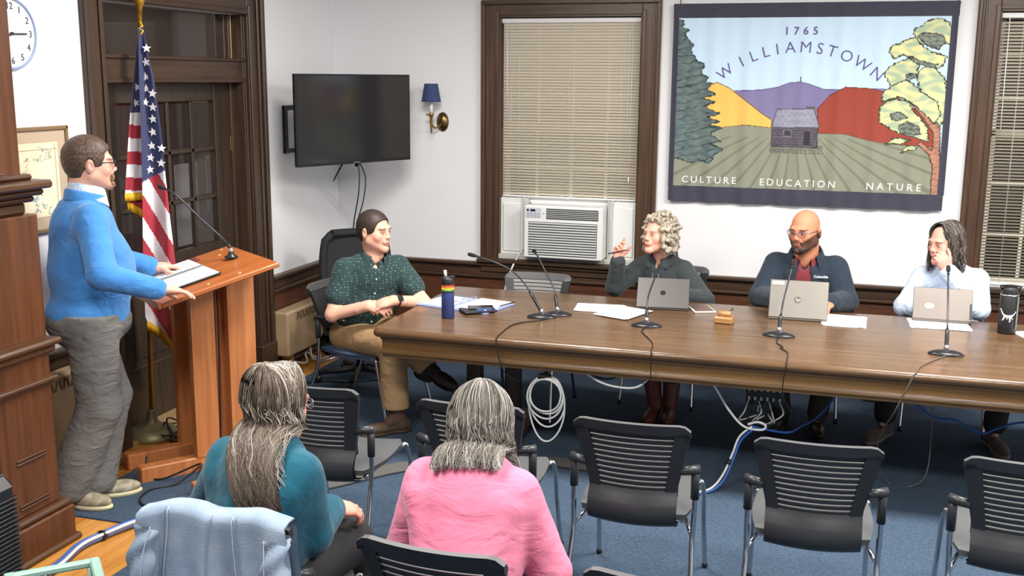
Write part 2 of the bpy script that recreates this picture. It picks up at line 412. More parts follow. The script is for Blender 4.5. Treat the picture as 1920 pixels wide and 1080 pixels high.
part('jamb', W_DARK, fr, (-4.05, XW, D1 - .03, D1, 0, DT), b=.003); part('jamb', W_DARK, fr, (-4.05, XW, D0, D0 + .03, 0, DT), b=.003)
part('door_stop', W_DARK, fr, (-4.0, -3.93, 6.375, 6.41, 0, DT)); part('door_stop', W_DARK, fr, (-4.0, -3.93, 4.995, 5.03, 0, DT))
part('transom_bar', W_DARKY, fr, (-4.02, XW - .01, D0, D1, 2.065, 2.205)); part('transom_bead', W_DARKY, fr, (XW - .035, XW + .004, D0, D1, 2.05, 2.078), (XW - .02, XW + .006, D0, D1, 2.185, 2.205), b=.006)
part('transom_pane', GLASS, fr, (-3.978, -3.974, 5.03, 6.37, 2.205, DT), b=0)
part('transom_post', W_DARK, fr, (-4.0, -3.94, 6.34, 6.41, 2.205, DT), (-4.0, -3.94, 4.99, 5.05, 2.205, DT))
part('brass_rod', mat('pale_brass', (214, 190, 140), .3, .8), fr, (-3.93, -3.922, 6.395, 6.403, 2.19, DT), (-3.93, -3.922, 6.415, 6.421, 2.19, DT), b=.001)
part('threshold', wood('threshold_oak', (150, 122, 88), (176, 146, 106), .4, 'y'), fr, (-4.05, XW + .06, D0, D1, -.01, .022), b=.006)
# the hallway beyond the door
HALL = mat('hall_plaster', (176, 168, 160), .7); HRED = mat('hall_red_curtain', (124, 58, 62), .8, bump=(14, .5, (1, 8, .2)))
hw_ = struct('wall_hall', MB().bb(-5.75, -5.6, 3.8, 8.4, 0, CEIL).bb(-5.6, -4.07, 8.3, 8.4, 0, CEIL).bb(-5.6, -4.07, 3.8, 3.9, 0, CEIL), HALL)
struct('floor_hall', MB().bb(-5.75, -4.07, 3.8, 8.4, -.1, 0), W_DARKY); struct('ceiling_hall', MB().bb(-5.75, -4.07, 3.8, 8.4, CEIL, CEIL + .1), HALL)
hd = struct('door_2', MB().bb(-5.6, -5.57, 6.15, 7.0, 0, 2.5, .004), SASH)
part('door_frame', SASH, hd, (-5.6, -5.55, 6.05, 6.15, 0, 2.6), (-5.6, -5.55, 7.0, 7.1, 0, 2.6), (-5.6, -5.55, 6.05, 7.1, 2.5, 2.6)); part('door_panel', HALL, hd, (-5.575, -5.56, 6.27, 6.88, 1.2, 2.35), (-5.575, -5.56, 6.27, 6.88, .2, 1.05))
m = MB(); P = [[(-5.5 + .02 * math.sin(k * 1.7), 7.25 + k * .022, z) for z in (0.1, 2.25)] for k in range(40)]; m.grid(P)
cur = m.build('hall_curtain', HRED); tag(cur, 'dark red curtain hanging in the hallway beyond the glazed door', 'curtain')
mn = MB()
mn.bb(-4.16, -4.155, 6.06, 6.32, .98, 1.52); nt_ = mn.build('hall_notice', WHITE); tag(nt_, 'large white paper notice standing behind the door glass', 'notice')
nt_.location.x = -.02
mn = MB().bb(-4.16, -4.155, 6.40, 6.47, 1.18, 1.56).build('hall_notice', WHITE); tag(mn, 'narrow white paper strip hanging behind the door glass', 'notice')
_l = bpy.data.lights.new('hall_fill_light', 'POINT'); _l.energy = 26; _l.shadow_soft_size = .15; _l.color = (1, .9, .78)  # unseen lamp, added to brighten the hall behind the door glass
_lo = bpy.data.objects.new('hall_fill_light', _l); COL.objects.link(_lo); _lo.location = (-4.8, 5.2, 2.9)
t = thing('hall_fill_lamp', 'unseen round lamp added to light the hallway beyond the transom', 'lamp', (-4.8, 5.2, CEIL)); MB().lathe([(.06, 0), (.14, -.03), (.15, -.07), (.1, -.12), (.01, -.14)], 20).build('lamp_bowl', mat('lamp_glass', (245, 240, 228), .3, emit=((255, 236, 205), 2.)), t)
# ceiling panels that light the room
LPAN = mat('ceiling_panel_diffuser', (250, 248, 240), .5, emit=((255, 250, 240), 3.))
for i, (x_, y_) in enumerate(LAMPS):
    t = thing('ceiling_light', ('white ceiling panel light above the seated man end of the table', 'white ceiling panel light above the laptops on the table', 'white ceiling panel light above the women seated in teal and pink', 'white ceiling panel light above the empty audience chairs', 'white ceiling panel light above the far right end of the table')[i], 'ceiling light', (x_, y_, CEIL), 0, 'ceiling panel lights')
    m = MB()
    for q in ((-.62, -.58, -.3, .3), (.58, .62, -.3, .3), (-.62, .62, -.31, -.28), (-.62, .62, .28, .31)): m.bb(q[0], q[1], q[2], q[3], -.08, 0, .004)
    m.build('frame', WHITEP, t); MB().bb(-.6, .6, -.29, .29, -.07, -.05).build('diffuser', LPAN, t)
# ================================================================== mantelpiece at the left
t = thing('mantelpiece', 'carved brown oak mantelpiece with projecting shelf and panelled pilaster', 'mantelpiece', (-3.5, 3.3, 0))
def mp(name, m, *boxes, b=.006, par=None):
    mb = MB()
    for q in boxes: mb.bb(q[0] + 3.5, q[1] + 3.5, q[2] - 3.3, q[3] - 3.3, q[4], q[5], b)
    return mb.build(name, m, par or t)
mp('chimney_breast', W_MANTEL, (-3.84, -3.45, 1.6, 3.86, 0, 3.2))
mp('upper_pilaster', W_MANTEL, (-3.46, -3.385, 3.30, 3.80, 1.66, 3.2))
mp('upper_panel', W_MANTEL, (-3.46, -3.42, 1.7, 3.28, 1.75, 3.1))
sh = mp('shelf', W_MANTELY, (-3.84, -3.27, 1.5, 3.86, 1.615, 1.65), b=.01)
mp('shelf_moulding', W_MANTELY, (-3.84, -3.30, 1.52, 3.84, 1.585, 1.615), (-3.84, -3.335, 1.54, 3.82, 1.555, 1.585), (-3.84, -3.37, 1.56, 3.80, 1.5, 1.555), b=.012, par=sh)
mp('shelf_back_ledge', W_MANTELY, (-3.46, -3.34, 1.5, 3.82, 1.65, 1.675), b=.01, par=sh)
p = mp('pilaster', W_MANTEL, (-3.46, -3.35, 3.44, 3.84, .95, 1.5))
mp('pilaster_return', W_MANTEL, (-3.46, -3.385, 3.2, 3.44, 0, 1.5), par=p)
mp('side_bracket', W_MANTELY, (-3.40, -3.30, 3.2, 3.5, 1.08, 1.11), (-3.40, -3.32, 3.22, 3.48, 1.04, 1.08), (-3.40, -3.335, 3.24, 3.46, .99, 1.04), b=.01, par=p)
p = mp('pedestal', W_MANTEL, (-3.46, -3.31, 3.46, 3.80, .2, .9))
mp('pedestal_cap', W_MANTELY, (-3.46, -3.27, 3.42, 3.845, .925, .955), (-3.46, -3.29, 3.44, 3.825, .89, .925), b=.01, par=p)
mp('pedestal_moulding', W_MANTELY, (-3.46, -3.285, 3.45, 3.82, .765, .785), (-3.46, -3.297, 3.455, 3.81, .75, .765), b=.005, par=p)
for z in (.44, .235): mp('panel_moulding', W_MANTELY, (-3.312, -3.302, 3.55, 3.73, z, z + .009), (-3.312, -3.302, 3.55, 3.73, z + .016, z + .025), b=.003, par=p)
p = mp('base_block', W_MANTEL, (-3.46, -3.265, 3.42, 3.835, .0, .17))
mp('base_moulding', W_MANTELY, (-3.46, -3.275, 3.43, 3.828, .17, .2), (-3.46, -3.245, 3.40, 3.855, 0, .03), b=.01, par=p)
mp('side_base', W_MANTEL, (-3.46, -3.335, 2.9, 3.42, 0, .13), b=.006); mp('side_base_moulding', W_MANTELY, (-3.46, -3.35, 2.9, 3.42, .13, .155), b=.008)
mp('hearth_opening_panel', mat('hearth_black', (24, 20, 18), .8), (-3.452, -3.445, 1.9, 3.18, .05, 1.35), b=0)  # flat near-black panel in place of a hearth opening
# folded dark cloth lying on the shelf
m = MB(); P = []
for i in range(14):
    P.append([(-3.47 + .012 * j, 3.05 + i * .045, 1.678 + .012 * abs(math.sin(i * 1.3 + j * .8)) + .012 * math.sin(j / 13 * math.pi)) for j in range(14)])
m.grid(P); m.grid([[(a, b, 1.6765) for a, b, c in r] for r in P])
tag(m.build('folded_cloth', mat('grey_brown_cloth', (92, 80, 72), .9)), 'crumpled grey brown cloth lying along the mantel shelf', 'cloth')
# black tower heater beside the hearth
t = thing('tower_heater', 'black slotted tower heater standing beside the mantelpiece', 'heater', (-3.0, 3.0, 0))
m = MB(); m.box((0, 0, .32), (.2, .24, .6), .04); m.build('body', BLACK, t); MB().lathe([(.15, 0), (.15, .012), (.1, .03)], 24).build('base', BLACK, t)
fin = MB().box((0, 0, 0), (.02, .2, .006), .002).mesh('fin'); fin.materials.append(BLACKM)
for k in range(26): put('fin', fin, t, (.099, 0, .1 + k * .0175))
MB().box((0, 0, .622), (.13, .17, .008), .003).build('control_panel', BLACKM, t)
# pale green metal stand at the lower left edge
TEAL = mat('pale_green_enamel', (150, 184, 172), .45)
t = thing('folding_stool', 'pale green metal folding stool standing beside the denim jacket', 'stool', (-2.42, 2.72, 0), math.radians(44))
for sx in (-1, 1):
    for sy in (-1, 1): MB().tube([(sx * .13, sy * .1, .0), (sx * .12, sy * .09, .43)], .012, 8).build('leg', TEAL, t)
m = MB(); m.box((0, -.1, .44), (.30, .03, .025), .006); m.box((0, .1, .44), (.30, .03, .025), .006); m.box((.135, 0, .44), (.035, .23, .028), .006); m.box((-.135, 0, .44), (.035, .23, .028), .006); m.build('seat_frame', TEAL, t)
MB().box((0, 0, .2), (.26, .012, .02), .004).build('stretcher', TEAL, t)
# ------------------------------------------------------------------ radiators
def radiator(label, y0, y1, z0, z1, d):
    t = thing('radiator', label, 'radiator', (XW + .02, (y0 + y1) / 2, 0)); h = (y1 - y0) / 2
    MB().bb(0, d, -h, h, z0, z1, .015).build('cover', BEIGE, t)
    slot = MB().box((0, 0, 0), (.006, .012, .055), .001).mesh('slot'); slot.materials.append(mat('grille_dark', (96, 80, 62), .6))
    n = int(2 * h * .78 / .03)
    for k in range(n): put('slot', slot, t, (d + .0005, -h * .72 + k * .03, z1 - .05), (math.radians(14 if k % 2 else -14), 0, 0))
    for s in (-1, 1): MB().bb(.02, d - .03, s * (h - .1) - .02, s * (h - .1) + .02, .0, z0, .003).build('foot', BEIGE, t)
    MB().tube([(.05, -h + .06, .06), (.05, h - .06, .06)], .016, 10).build('pipe', mat('old_pipe', (140, 128, 110), .5, .3), t)
    return t
radiator('beige enamel radiator cover on the wall under the television', 6.64, 7.62, .115, .445, .125)
radiator('beige enamel radiator cover behind the standing speaker', 3.95, 4.80, .07, .60, .10)
# ------------------------------------------------------------------ wall clock and framed map on the left wall
t = thing('wall_clock', 'round white wall clock with black numerals and thin blue rim', 'clock', (XW + .001, 4.305, 2.285))
R = Matrix.Rotation(math.radians(90), 4, 'Y')
MB().tube([(.02, .163 * math.cos(2 * math.pi * k / 64), .163 * math.sin(2 * math.pi * k / 64)) for k in range(64)], .007, 8, closed=True).build('rim', mat('clock_rim_blue', (150, 165, 205), .35), t)
MB().lathe([(.165, .0), (.165, .018), (.16, .02), (.001, .0201)], 48, M=R).build('dial', mat('clock_dial', (240, 242, 246), .4), t)
NUM = mat('numeral_black', (60, 62, 70), .5)
for h in range(1, 13):
    a = math.radians(h * 30); y = math.sin(a) * .128; z = math.cos(a) * .128
    text_mb(str(h), .046, Mx((.0215, y, z), (0, 1, 0), (0, 0, 1), (1, 0, 0))).build('numeral', NUM, t)
MB().box((.026, .045, .0), (.002, .11, .008), .0005, Matrix.Rotation(math.radians(2), 3, 'X')).build('minute_hand', NUM, t)
MB().box((.029, -.045, -.01), (.002, .085, .012), .0005, Matrix.Rotation(math.radians(10), 3, 'X')).build('hour_hand', NUM, t)
MB().lathe([(.008, .02), (.008, .033)], 14, M=R).build('hub', NUM, t)
t = thing('framed_map', 'framed old map on cream paper with a beige mat', 'picture', (XW + .001, 4.38, 1.31))
FRM = mat('oak_picture_frame', (132, 106, 76), .4)
m = MB()
for q in ((-.26, .275, .0, .02), (-.26, .275, .51, .53)): m.bb(0, .022, q[0], q[1], q[2], q[3], .004)
for q in ((-.26, -.24), (.255, .275)): m.bb(0, .022, q[0], q[1], .0, .53, .004)
m.build('frame', FRM, t)
MB().bb(.002, .01, -.25, .265, .01, .52).build('mat_board', mat('beige_mat_board', (186, 166, 142), .7), t)
MB().bb(.01, .012, -.19, .195, .08, .45).build('map_sheet', mat('old_map_paper', (236, 226, 196), .7, var=((222, 208, 172), 8, (1, 1, 1), .4, .7)), t)
INK = mat('map_ink', (150, 132, 118), .7); BLUEI = mat('map_blue_ink', (150, 170, 196), .7)
rr = random.Random(11)
for k in range(9):
    y, z = rr.uniform(-.05, .14), rr.uniform(.3, .41); q = [(.0125, y, z)]
    for i in range(7): y += rr.uniform(-.02, .02); z += rr.uniform(-.018, .018); q.append((.0125, max(-.18, min(.18, y)), max(.1, min(.43, z))))
    MB().tube(q, .0011, 4).build('map_line', INK, t)
for k in range(6):
    y, z = rr.uniform(-.02, .13), rr.uniform(.12, .2); q = [(.0125, y, z)]
    for i in range(9): y += rr.uniform(-.016, .02); z += rr.uniform(-.02, .012); q.append((.0125, max(-.18, min(.18, y)), max(.09, min(.43, z))))
    MB().tube(q, .0022, 4).build('map_river', BLUEI, t)
m = MB(); m.bb(.012, .0128, -.18, .185, .415, .418); m.bb(.012, .0128, .172, .175, .09, .44); m.build('map_border', INK, t)
# ------------------------------------------------------------------ television on its swing arm
SCR = mat('dark_screen', (36, 37, 40), .12, spec=.8); BEZ = mat('tv_bezel', (26, 26, 30), .25)
A = Vector((-3.545, 6.53, 0)); B = Vector((-3.12, 7.50, 0)); dirv = (B - A).normalized(); ang = math.atan2(dirv.y, dirv.x)
t = thing('television', 'large black flat television on a swing arm in the corner', 'television', ((A.x + B.x) / 2, (A.y + B.y) / 2, 1.80), ang)
w2, h2 = .53, .312
m = MB(); m.box((0, 0, 0), (2 * w2, .028, 2 * h2), .004); m.build('case', BEZ, t)
MB().bb(-w2 + .012, w2 - .012, -.0155, -.0135, -h2 + .02, h2 - .012).build('screen', SCR, t)
m = MB(); m.box((.0, .035, -.05), (.7, .045, .36), .012); m.build('back_housing', BLACK, t)
MB().bb(-.03, .03, -.017, -.014, -h2 + .005, -h2 + .012).build('brand_strip', mat('silver_strip', (150, 152, 158), .3, .8), t)
t2 = thing('wall_mount', 'black metal swing arm bracket fixed to the wall behind the television', 'bracket', (XW, 6.93, 1.72))
m = MB(); m.bb(.0, .02, -.02, .03, -.17, .17, .003); m.bb(.0, .02, .2, .24, -.17, .17, .003); m.bb(0, .015, -.02, .24, .14, .17, .003); m.bb(0, .015, -.02, .24, -.17, -.14, .003); m.build('wall_plate', BLACKM, t2)
m = MB(); m.tube([(.02, .2, .1), (.2, .32, .1), (.34, .12, .1)], .014, 8); m.tube([(.02, .2, -.1), (.2, .32, -.1), (.34, .12, -.1)], .014, 8); m.tube([(.2, .32, -.12), (.2, .32, .12)], .018, 8); m.build('arm', BLACKM, t2)
m = MB(); m.tube(spline([(-3.38, 6.95, 1.53), (-3.46, 6.98, 1.42), (-3.50, 7.0, 1.36), (-3.44, 7.06, 1.50)], 6), .004, 6)
tag(m.build('television_cable', CABK), 'short black cable looping below the television', 'cable')
m = MB(); m.tube(spline([(-3.38, 7.12, 1.5), (-3.44, 7.3, 1.4), (-3.6, 7.62, 1.2), (-3.70, 7.735, .95), (-3.71, 7.74, .74)], 8), .005, 6); m.tube(spline([(-3.36, 7.12, 1.5), (-3.4, 7.32, 1.36), (-3.56, 7.62, 1.15), (-3.67, 7.735, .95), (-3.69, 7.74, .74)], 8), .005, 6); m.box((-3.375, 7.13, 1.48), (.03, .03, .05), .004)
tag(m.build('television_power_cable', CABK), 'pair of black power cables dropping from the television to the rail', 'cable')
# ------------------------------------------------------------------ sconce
t = thing('wall_sconce', 'brass wall sconce with navy fabric shade and white candle', 'wall lamp', (-2.955, YW, 1.76))
MB().lathe([(.001, .030), (.02, .029), (.038, .019), (.049, .004), (.05, 0)], 24, M=Matrix.Rotation(math.radians(90), 4, 'X') @ Matrix.Diagonal((1, 1.5, 1, 1))).build('backplate', mat('bronze', (118, 100, 68), .28, 1.), t)
MB().tube(spline([(0, -.02, -.01), (-.03, -.07, -.045), (-.05, -.10, -.01), (-.052, -.105, .06)], 8), [.007] * 24 + [.009], 8).build('arm', BRASS, t)
MB().lathe([(.004, -.085), (.007, -.05), (.012, -.01), (.009, .03), (.02, .055), (.021, .066), (.012, .07)], 16, c=(-.052, -.105, 0)).build('cup', BRASS, t)
MB().tube([(-.052, -.105, .045), (-.09, -.12, .06)], [.004, .007], 8).build('switch_key', BRASS, t)
MB().lathe([(.0125, .068), (.0125, .165)], 16, c=(-.052, -.105, 0)).build('candle', WHITE, t)
NAVY = mat('navy_shade', (52, 66, 108), .8, bump=(200, .1))
m = MB(); n = 28
for r0, r1 in ((.073, .051), (.0715, .0495)): m.grid([[(-.052 + r * math.cos(2 * math.pi * k / n), -.105 + r * math.sin(2 * math.pi * k / n), z) for k in range(n + 1)] for r, z in ((r0, .155), (r1, .285))])
sd = m.build('shade', NAVY, t)
m = MB()
for r, z in ((.073, .155), (.051, .285)): m.tube([(-.052 + r * math.cos(2 * math.pi * k / n), -.105 + r * math.sin(2 * math.pi * k / n), z) for k in range(n)], .0022, 6, closed=True)
m.build('shade_trim', mat('navy_trim', (40, 50, 84), .8), sd)
# ------------------------------------------------------------------ window air conditioner
t = thing('air_conditioner', 'white window air conditioner with louvred grille under the blind', 'air conditioner', (-1.958, YW, .76))
m = MB(); m.bb(-.30, .30, -.13, .2, .012, .405, .012); m.build('cabinet', WHITEP, t)
fp = MB().bb(-.298, .298, -.145, -.13, .015, .402, .008).build('front_panel', WHITEP, t)
lv = MB().box((0, 0, 0), (.515, .012, .0065), .002, Matrix.Rotation(math.radians(-28), 3, 'X')).mesh('louvre'); lv.materials.append(WHITEP)
MB().bb(-.262, .262, -.1465, -.145, .035, .288).build('intake_recess', mat('intake_grey', (112, 114, 118), .6), fp)
for k in range(13): put('louvre', lv, fp, (0, -.151, .046 + k * .0192))
MB().bb(-.125, .268, -.1465, -.145, .31, .388).build('outlet_recess', mat('outlet_dark', (52, 56, 58), .6), fp)
l2 = MB().box((0, 0, 0), (.385, .010, .004), .001, Matrix.Rotation(math.radians(20), 3, 'X')).mesh('vane'); l2.materials.append(mat('vane_grey', (176, 180, 180), .4))
for k in range(5): put('vane', l2, fp, (.0715, -.15, .322 + k * .0135))
for xx in (-.02, .085, .19): MB().bb(xx - .003, xx + .003, -.149, -.146, .312, .386).build('divider', mat('divider_dark', (60, 66, 66), .5), fp)
cp = MB().bb(-.282, -.165, -.1485, -.145, .315, .39, .002).build('control_panel', mat('control_grey', (196, 200, 210), .4), fp)
m = MB(); m.bb(-.275, -.26, -.15, -.148, .365, .38); m.bb(-.247, -.21, -.15, -.148, .363, .38); m.build('display', BLACK, cp)
m = MB()
for i in range(4):
    for j in range(2): m.bb(-.272 + i * .026, -.257 + i * .026, -.15, -.148, .325 + j * .017, .334 + j * .017, .001)
m.build('button', mat('button_grey', (150, 154, 166), .5), cp)
MB().lathe([(.004, 0), (.004, .003)], 10, c=(-.148, -.145, .35), M=Matrix.Rotation(math.radians(90), 4, 'X')).build('indicator', mat('indicator_red', (140, 60, 50), .4), fp)
for s in (-1, 1):
    q = MB(); x0, x1 = (-.53, -.31) if s < 0 else (.31, .518)
    q.bb(x0, x1, .015, .04, -.01, .44, .003); sp = q.build('side_panel', WHITEP, t)
    m = MB(); m.bb(x0 + .02, x1 - .06 if s < 0 else x1 - .02, .004, .015, .03, .40, .008); m.build('raised_field', WHITEP, sp)
    e = x1 - .03 if s < 0 else x0 + .03
    m = MB(); m.bb(e - .008, e + .008, -.01, .02, -.02, .45, .003); m.bb(e - .03 * s - .004, e - .03 * s + .004, -.002, .02, -.02, .45, .002); m.build('channel', mat('channel_grey', (196, 196, 190), .5), sp)
MB().bb(-.53, .518, .055, .075, .40, .455, .004).build('top_panel', WHITEP, t)
m = MB(); m.bb(-.53, .518, -.05, .05, -.024, .012, .004); m.build('bottom_rail', mat('rail_grey', (188, 188, 182), .5), t)
MB().tube(spline([(-.34, -.03, .06), (-.38, -.06, -.02), (-.41, -.1, -.1), (-.45, -.12, -.25), (-.46, -.1, -.45), (-.46, -.06, -.72)], 8), .007, 8).build('power_cord', CABW, t)
# ================================================================== town banner
# flat print, in thousandths of the printed field (x right, y down)
ART = {
    'purple': [(230, 424), (330, 418), (390, 402), (435, 376), (478, 370), (511, 383), (566, 412), (635, 411), (779, 404), (818, 427), (830, 656), (238, 672)],
    'yellow': [(90, 628), (109, 471), (127, 393), (161, 377), (207, 408), (262, 469), (334, 551), (375, 591), (377, 638), (275, 623), (198, 640), (92, 676)],
    'red': [(553, 663), (544, 523), (590, 441), (642, 397), (741, 405), (819, 438), (981, 606), (987, 729), (802, 714), (739, 698), (653, 666)],
    'field': [(-16, 679), (91, 654), (198, 638), (275, 624), (377, 637), (553, 663), (653, 666), (739, 698), (802, 714), (995, 731), (1011, 1013), (-9, 1019)],
    'roof': [(394, 528), (532, 523), (556, 630), (377, 635)],
    'cabin': [(377, 635), (550, 630), (551, 747), (377, 745)],
    'cdoor': [(499, 655), (522, 655), (525, 734), (500, 732)],
    'cwin': [(423, 649), (451, 648), (452, 685), (424, 685)],
    'chim': [(501, 510), (536, 509), (537, 526), (502, 526)],
    'pine': [(-21, 6), (0, 10), (23, 22), (18, 58), (41, 73), (26, 103), (62, 156), (50, 192), (81, 255), (106, 270), (98, 327), (123, 346), (115, 375), (143, 384), (122, 420), (158, 444), (103, 471), (157, 492), (109, 517), (178, 560), (124, 581), (176, 604), (136, 627), (185, 645), (138, 675), (182, 724), (139, 737), (196, 771), (164, 800), (144, 855), (96, 839), (74, 860), (26, 833), (-17, 825)],
    'trunk': [(974, 1015), (972, 833), (957, 772), (914, 710), (926, 696), (967, 749), (968, 652), (925, 562), (866, 460), (847, 444), (877, 447), (931, 526), (968, 582), (989, 595), (993, 719), (1011, 1013)],
    'f1': [(869, 97), (877, 70), (899, 55), (913, 33), (957, 16), (992, 37), (1010, 96), (1010, 159), (979, 153), (959, 189), (915, 158), (889, 152)],
    'f2': [(791, 194), (802, 161), (822, 157), (846, 131), (879, 120), (896, 158), (936, 198), (991, 223), (985, 266), (964, 289), (917, 264), (877, 230), (839, 215), (809, 239)],
    'f3': [(778, 324), (793, 287), (814, 264), (855, 235), (903, 255), (892, 300), (899, 325), (867, 318), (854, 349), (833, 381), (801, 383)],
    'f4': [(895, 318), (911, 287), (942, 270), (961, 300), (991, 343), (1012, 470), (1009, 560), (985, 612), (967, 561), (931, 460), (900, 380)],
    'f5': [(776, 475), (777, 427), (813, 383), (835, 364), (865, 355), (918, 423), (967, 468), (986, 538), (969, 598), (923, 530), (874, 474), (835, 449)],
    'f6': [(772, 502), (794, 473), (820, 461), (868, 472), (892, 529), (916, 562), (945, 621), (953, 700), (923, 685), (900, 671), (845, 655), (821, 635), (771, 590)],
    'f7': [(799, 716), (831, 679), (887, 686), (857, 714), (825, 711)],
    'f8': [(860, 765), (876, 725), (919, 719), (904, 747), (880, 748)],
    'd1': [(883, 112), (908, 95), (969, 102), (986, 141), (959, 187), (915, 158)],
    'd2': [(809, 547), (847, 532), (871, 563), (849, 581), (818, 578)],
    'd3': [(839, 610), (872, 586), (912, 608), (922, 653), (884, 671), (848, 644)],
    'd4': [(856, 223), (909, 249), (963, 266), (949, 287), (887, 266)],
    'd5': [(855, 326), (889, 318), (897, 346), (862, 348)],
}
BX0, BX1, BZ0, BZ1 = -1.172, .615, 1.34, 2.52
BY = YW - .036
def bwave(x, z):      # shallow hanging folds of the cloth
    h = (BZ1 - z) / 1.2
    return (.007 * math.sin(x * 23 + .6 * math.sin(x * 7)) + .005 * math.sin(x * 51 + 1.3)) * (.4 + .6 * h)
def inpoly(X, Y, poly):
    r = np.zeros(X.shape, bool); n = len(poly)
    for i in range(n):
        x1, y1 = poly[i]; x2, y2 = poly[(i + 1) % n]
        if y1 == y2: continue
        c = ((y1 > Y) != (y2 > Y)) & (X < (x2 - x1) * (Y - y1) / (y2 - y1) + x1); r ^= c
    return r
def edged(X, Y, poly):
    d = np.full(X.shape, 1e9); n = len(poly)
    for i in range(n):
        a = np.array(poly[i], float); b = np.array(poly[(i + 1) % n], float); ab = b - a
        t = np.clip(((X - a[0]) * ab[0] + (Y - a[1]) * ab[1]) / max(ab @ ab, 1e-9), 0, 1)
        d = np.minimum(d, np.hypot(X - a[0] - t * ab[0], (Y - a[1] - t * ab[1]) * .66))
    return d
NU, NV = 470, 320
uu, vv = np.meshgrid(np.linspace(0, 1000, NU), np.linspace(0, 1000, NV))
nz = lambda s, a=0: np.sin(uu * s + 2.1 * np.sin(vv * s * 1.31 + a) + a) * np.sin(vv * s * .83 + 1.7 * np.sin(uu * s * .9 + a * 2))
art = np.zeros((NV, NU, 3)); art[:] = lin((205, 230, 250))
def paint(k, rgb, edge=None, w=2.2, jag=0., rgb2=None, s=.05):
    U, V = (uu + jag * nz(.11, 1), vv + jag * nz(.13, 2)) if jag else (uu, vv)
    m = inpoly(U, V, ART[k]); c = np.array(lin(rgb))[None, None]
    col = np.broadcast_to(c, art.shape).copy()
    if rgb2 is not None:
        f = np.clip(.5 + .8 * nz(s, 3.3), 0, 1)[..., None]; col = col * (1 - f) + np.array(lin(rgb2)) * f
    art[m] = col[m]
    if edge:
        d = edged(U, V, ART[k]); e = (d < w); art[e] = lin(edge)
paint('purple', (134, 127, 168), (96, 92, 140), 1.6)
paint('yellow', (240, 196, 104), (120, 84, 48), 1.6)
paint('red', (160, 76, 64), (104, 56, 48), 1.6)
paint('field', (146, 149, 132), (110, 96, 70), 1.2)
fm = inpoly(uu, vv, ART['field'])
ray = np.arctan2(uu - 470, np.maximum(vv - 560, 1)); fur = (np.sin(ray * 46 + .8 * np.sin(vv * .012)) > .78) & fm & (vv > 690)
art[fur] = lin((126, 129, 113))
sh_ = fm & (np.abs(uu - 472) < 100) & (vv > 735) & (vv < 785) & (nz(.2) > -.3); art[sh_] = lin((112, 114, 104))
paint('chim', (104, 96, 104)); paint('cabin', (92, 86, 98), (60, 56, 66), 1.6, rgb2=(108, 102, 112), s=.12)
lg = inpoly(uu, vv, ART['cabin']) & (np.mod(vv, 17) < 3); art[lg] = lin((70, 66, 78))
paint('roof', (170, 170, 188), (84, 82, 96), 1.6, rgb2=(140, 140, 160), s=.3); paint('cdoor', (60, 56, 66)); paint('cwin', (70, 68, 80), (130, 126, 136), 1.4)
paint('pine', (92, 108, 110), (52, 62, 66), 2.2, 4., (112, 128, 126), .07)
bl = inpoly(uu, vv, ART['pine']) & (np.mod(vv + .35 * uu + 8 * nz(.06), 46) < 5); art[bl] = lin((64, 76, 80))
paint('trunk', (186, 140, 120), (92, 60, 52), 2., 2., (160, 112, 94), .1)
for k in ('f4', 'f1', 'f2', 'f3', 'f5', 'f6', 'f7', 'f8'): paint(k, (234, 230, 168), (70, 74, 62), 2.4, 4., (176, 196, 166), .045)
for k in ('d1', 'd2', 'd3', 'd4', 'd5'): paint(k, (96, 100, 98), (60, 62, 62), 1.5, 4., (140, 152, 136), .12)
an = (np.abs(uu - 477) < 1.6) & (vv > 340) & (vv < 372); art[an] = lin((80, 76, 110))
t = thing('town_banner', 'printed cloth town banner with cabin, hills and trees hung between the windows', 'banner', (0, BY, 0))
xs_ = BX0 + (BX1 - BX0) * uu / 1000; zs_ = BZ1 - (BZ1 - BZ0) * vv / 1000
h_ = (BZ1 - zs_) / 1.2; ww = (.007 * np.sin(xs_ * 23 + .6 * np.sin(xs_ * 7)) + .005 * np.sin(xs_ * 51 + 1.3)) * (.4 + .6 * h_)
def grid_mesh(name, V3, cols=None):
    a, b = V3.shape[:2]; me = bpy.data.meshes.new(name); idx = np.arange(a * b).reshape(a, b)
    q = np.stack([idx[:-1, :-1], idx[1:, :-1], idx[1:, 1:], idx[:-1, 1:]], -1).reshape(-1, 4)
    fast_mesh(me, V3.reshape(-1, 3), q, cols.reshape(-1, 3) if cols is not None else None); return me
def fast_mesh(me, V, Q, cols=None, smooth=True):
    n, k = Q.shape; me.vertices.add(len(V)); me.vertices.foreach_set('co', V.astype(np.float32).ravel())
    me.loops.add(n * k); me.loops.foreach_set('vertex_index', Q.astype(np.int32).ravel())
    me.polygons.add(n); me.polygons.foreach_set('loop_start', (np.arange(n) * k).astype(np.int32))
    me.polygons.foreach_set('use_smooth', np.full(n, smooth)); me.update(calc_edges=True)
    if cols is not None:
        c = me.color_attributes.new('Col', 'FLOAT_COLOR', 'POINT'); rgba = np.ones((len(V), 4), np.float32); rgba[:, :3] = cols
        c.data.foreach_set('color', rgba.ravel())
    return me
me = grid_mesh('printed_cloth', np.stack([xs_, ww - .002, zs_], -1), art); me.materials.append(mat('banner_print', (255, 255, 255), .8, attr='Col', bump=(500, .05), spec=.2))
put('printed_cloth', me, t)
BORD = mat('banner_border_cloth', (70, 70, 84), .75, bump=(30, .35, (1, 1, 3), .01), spec=.2)
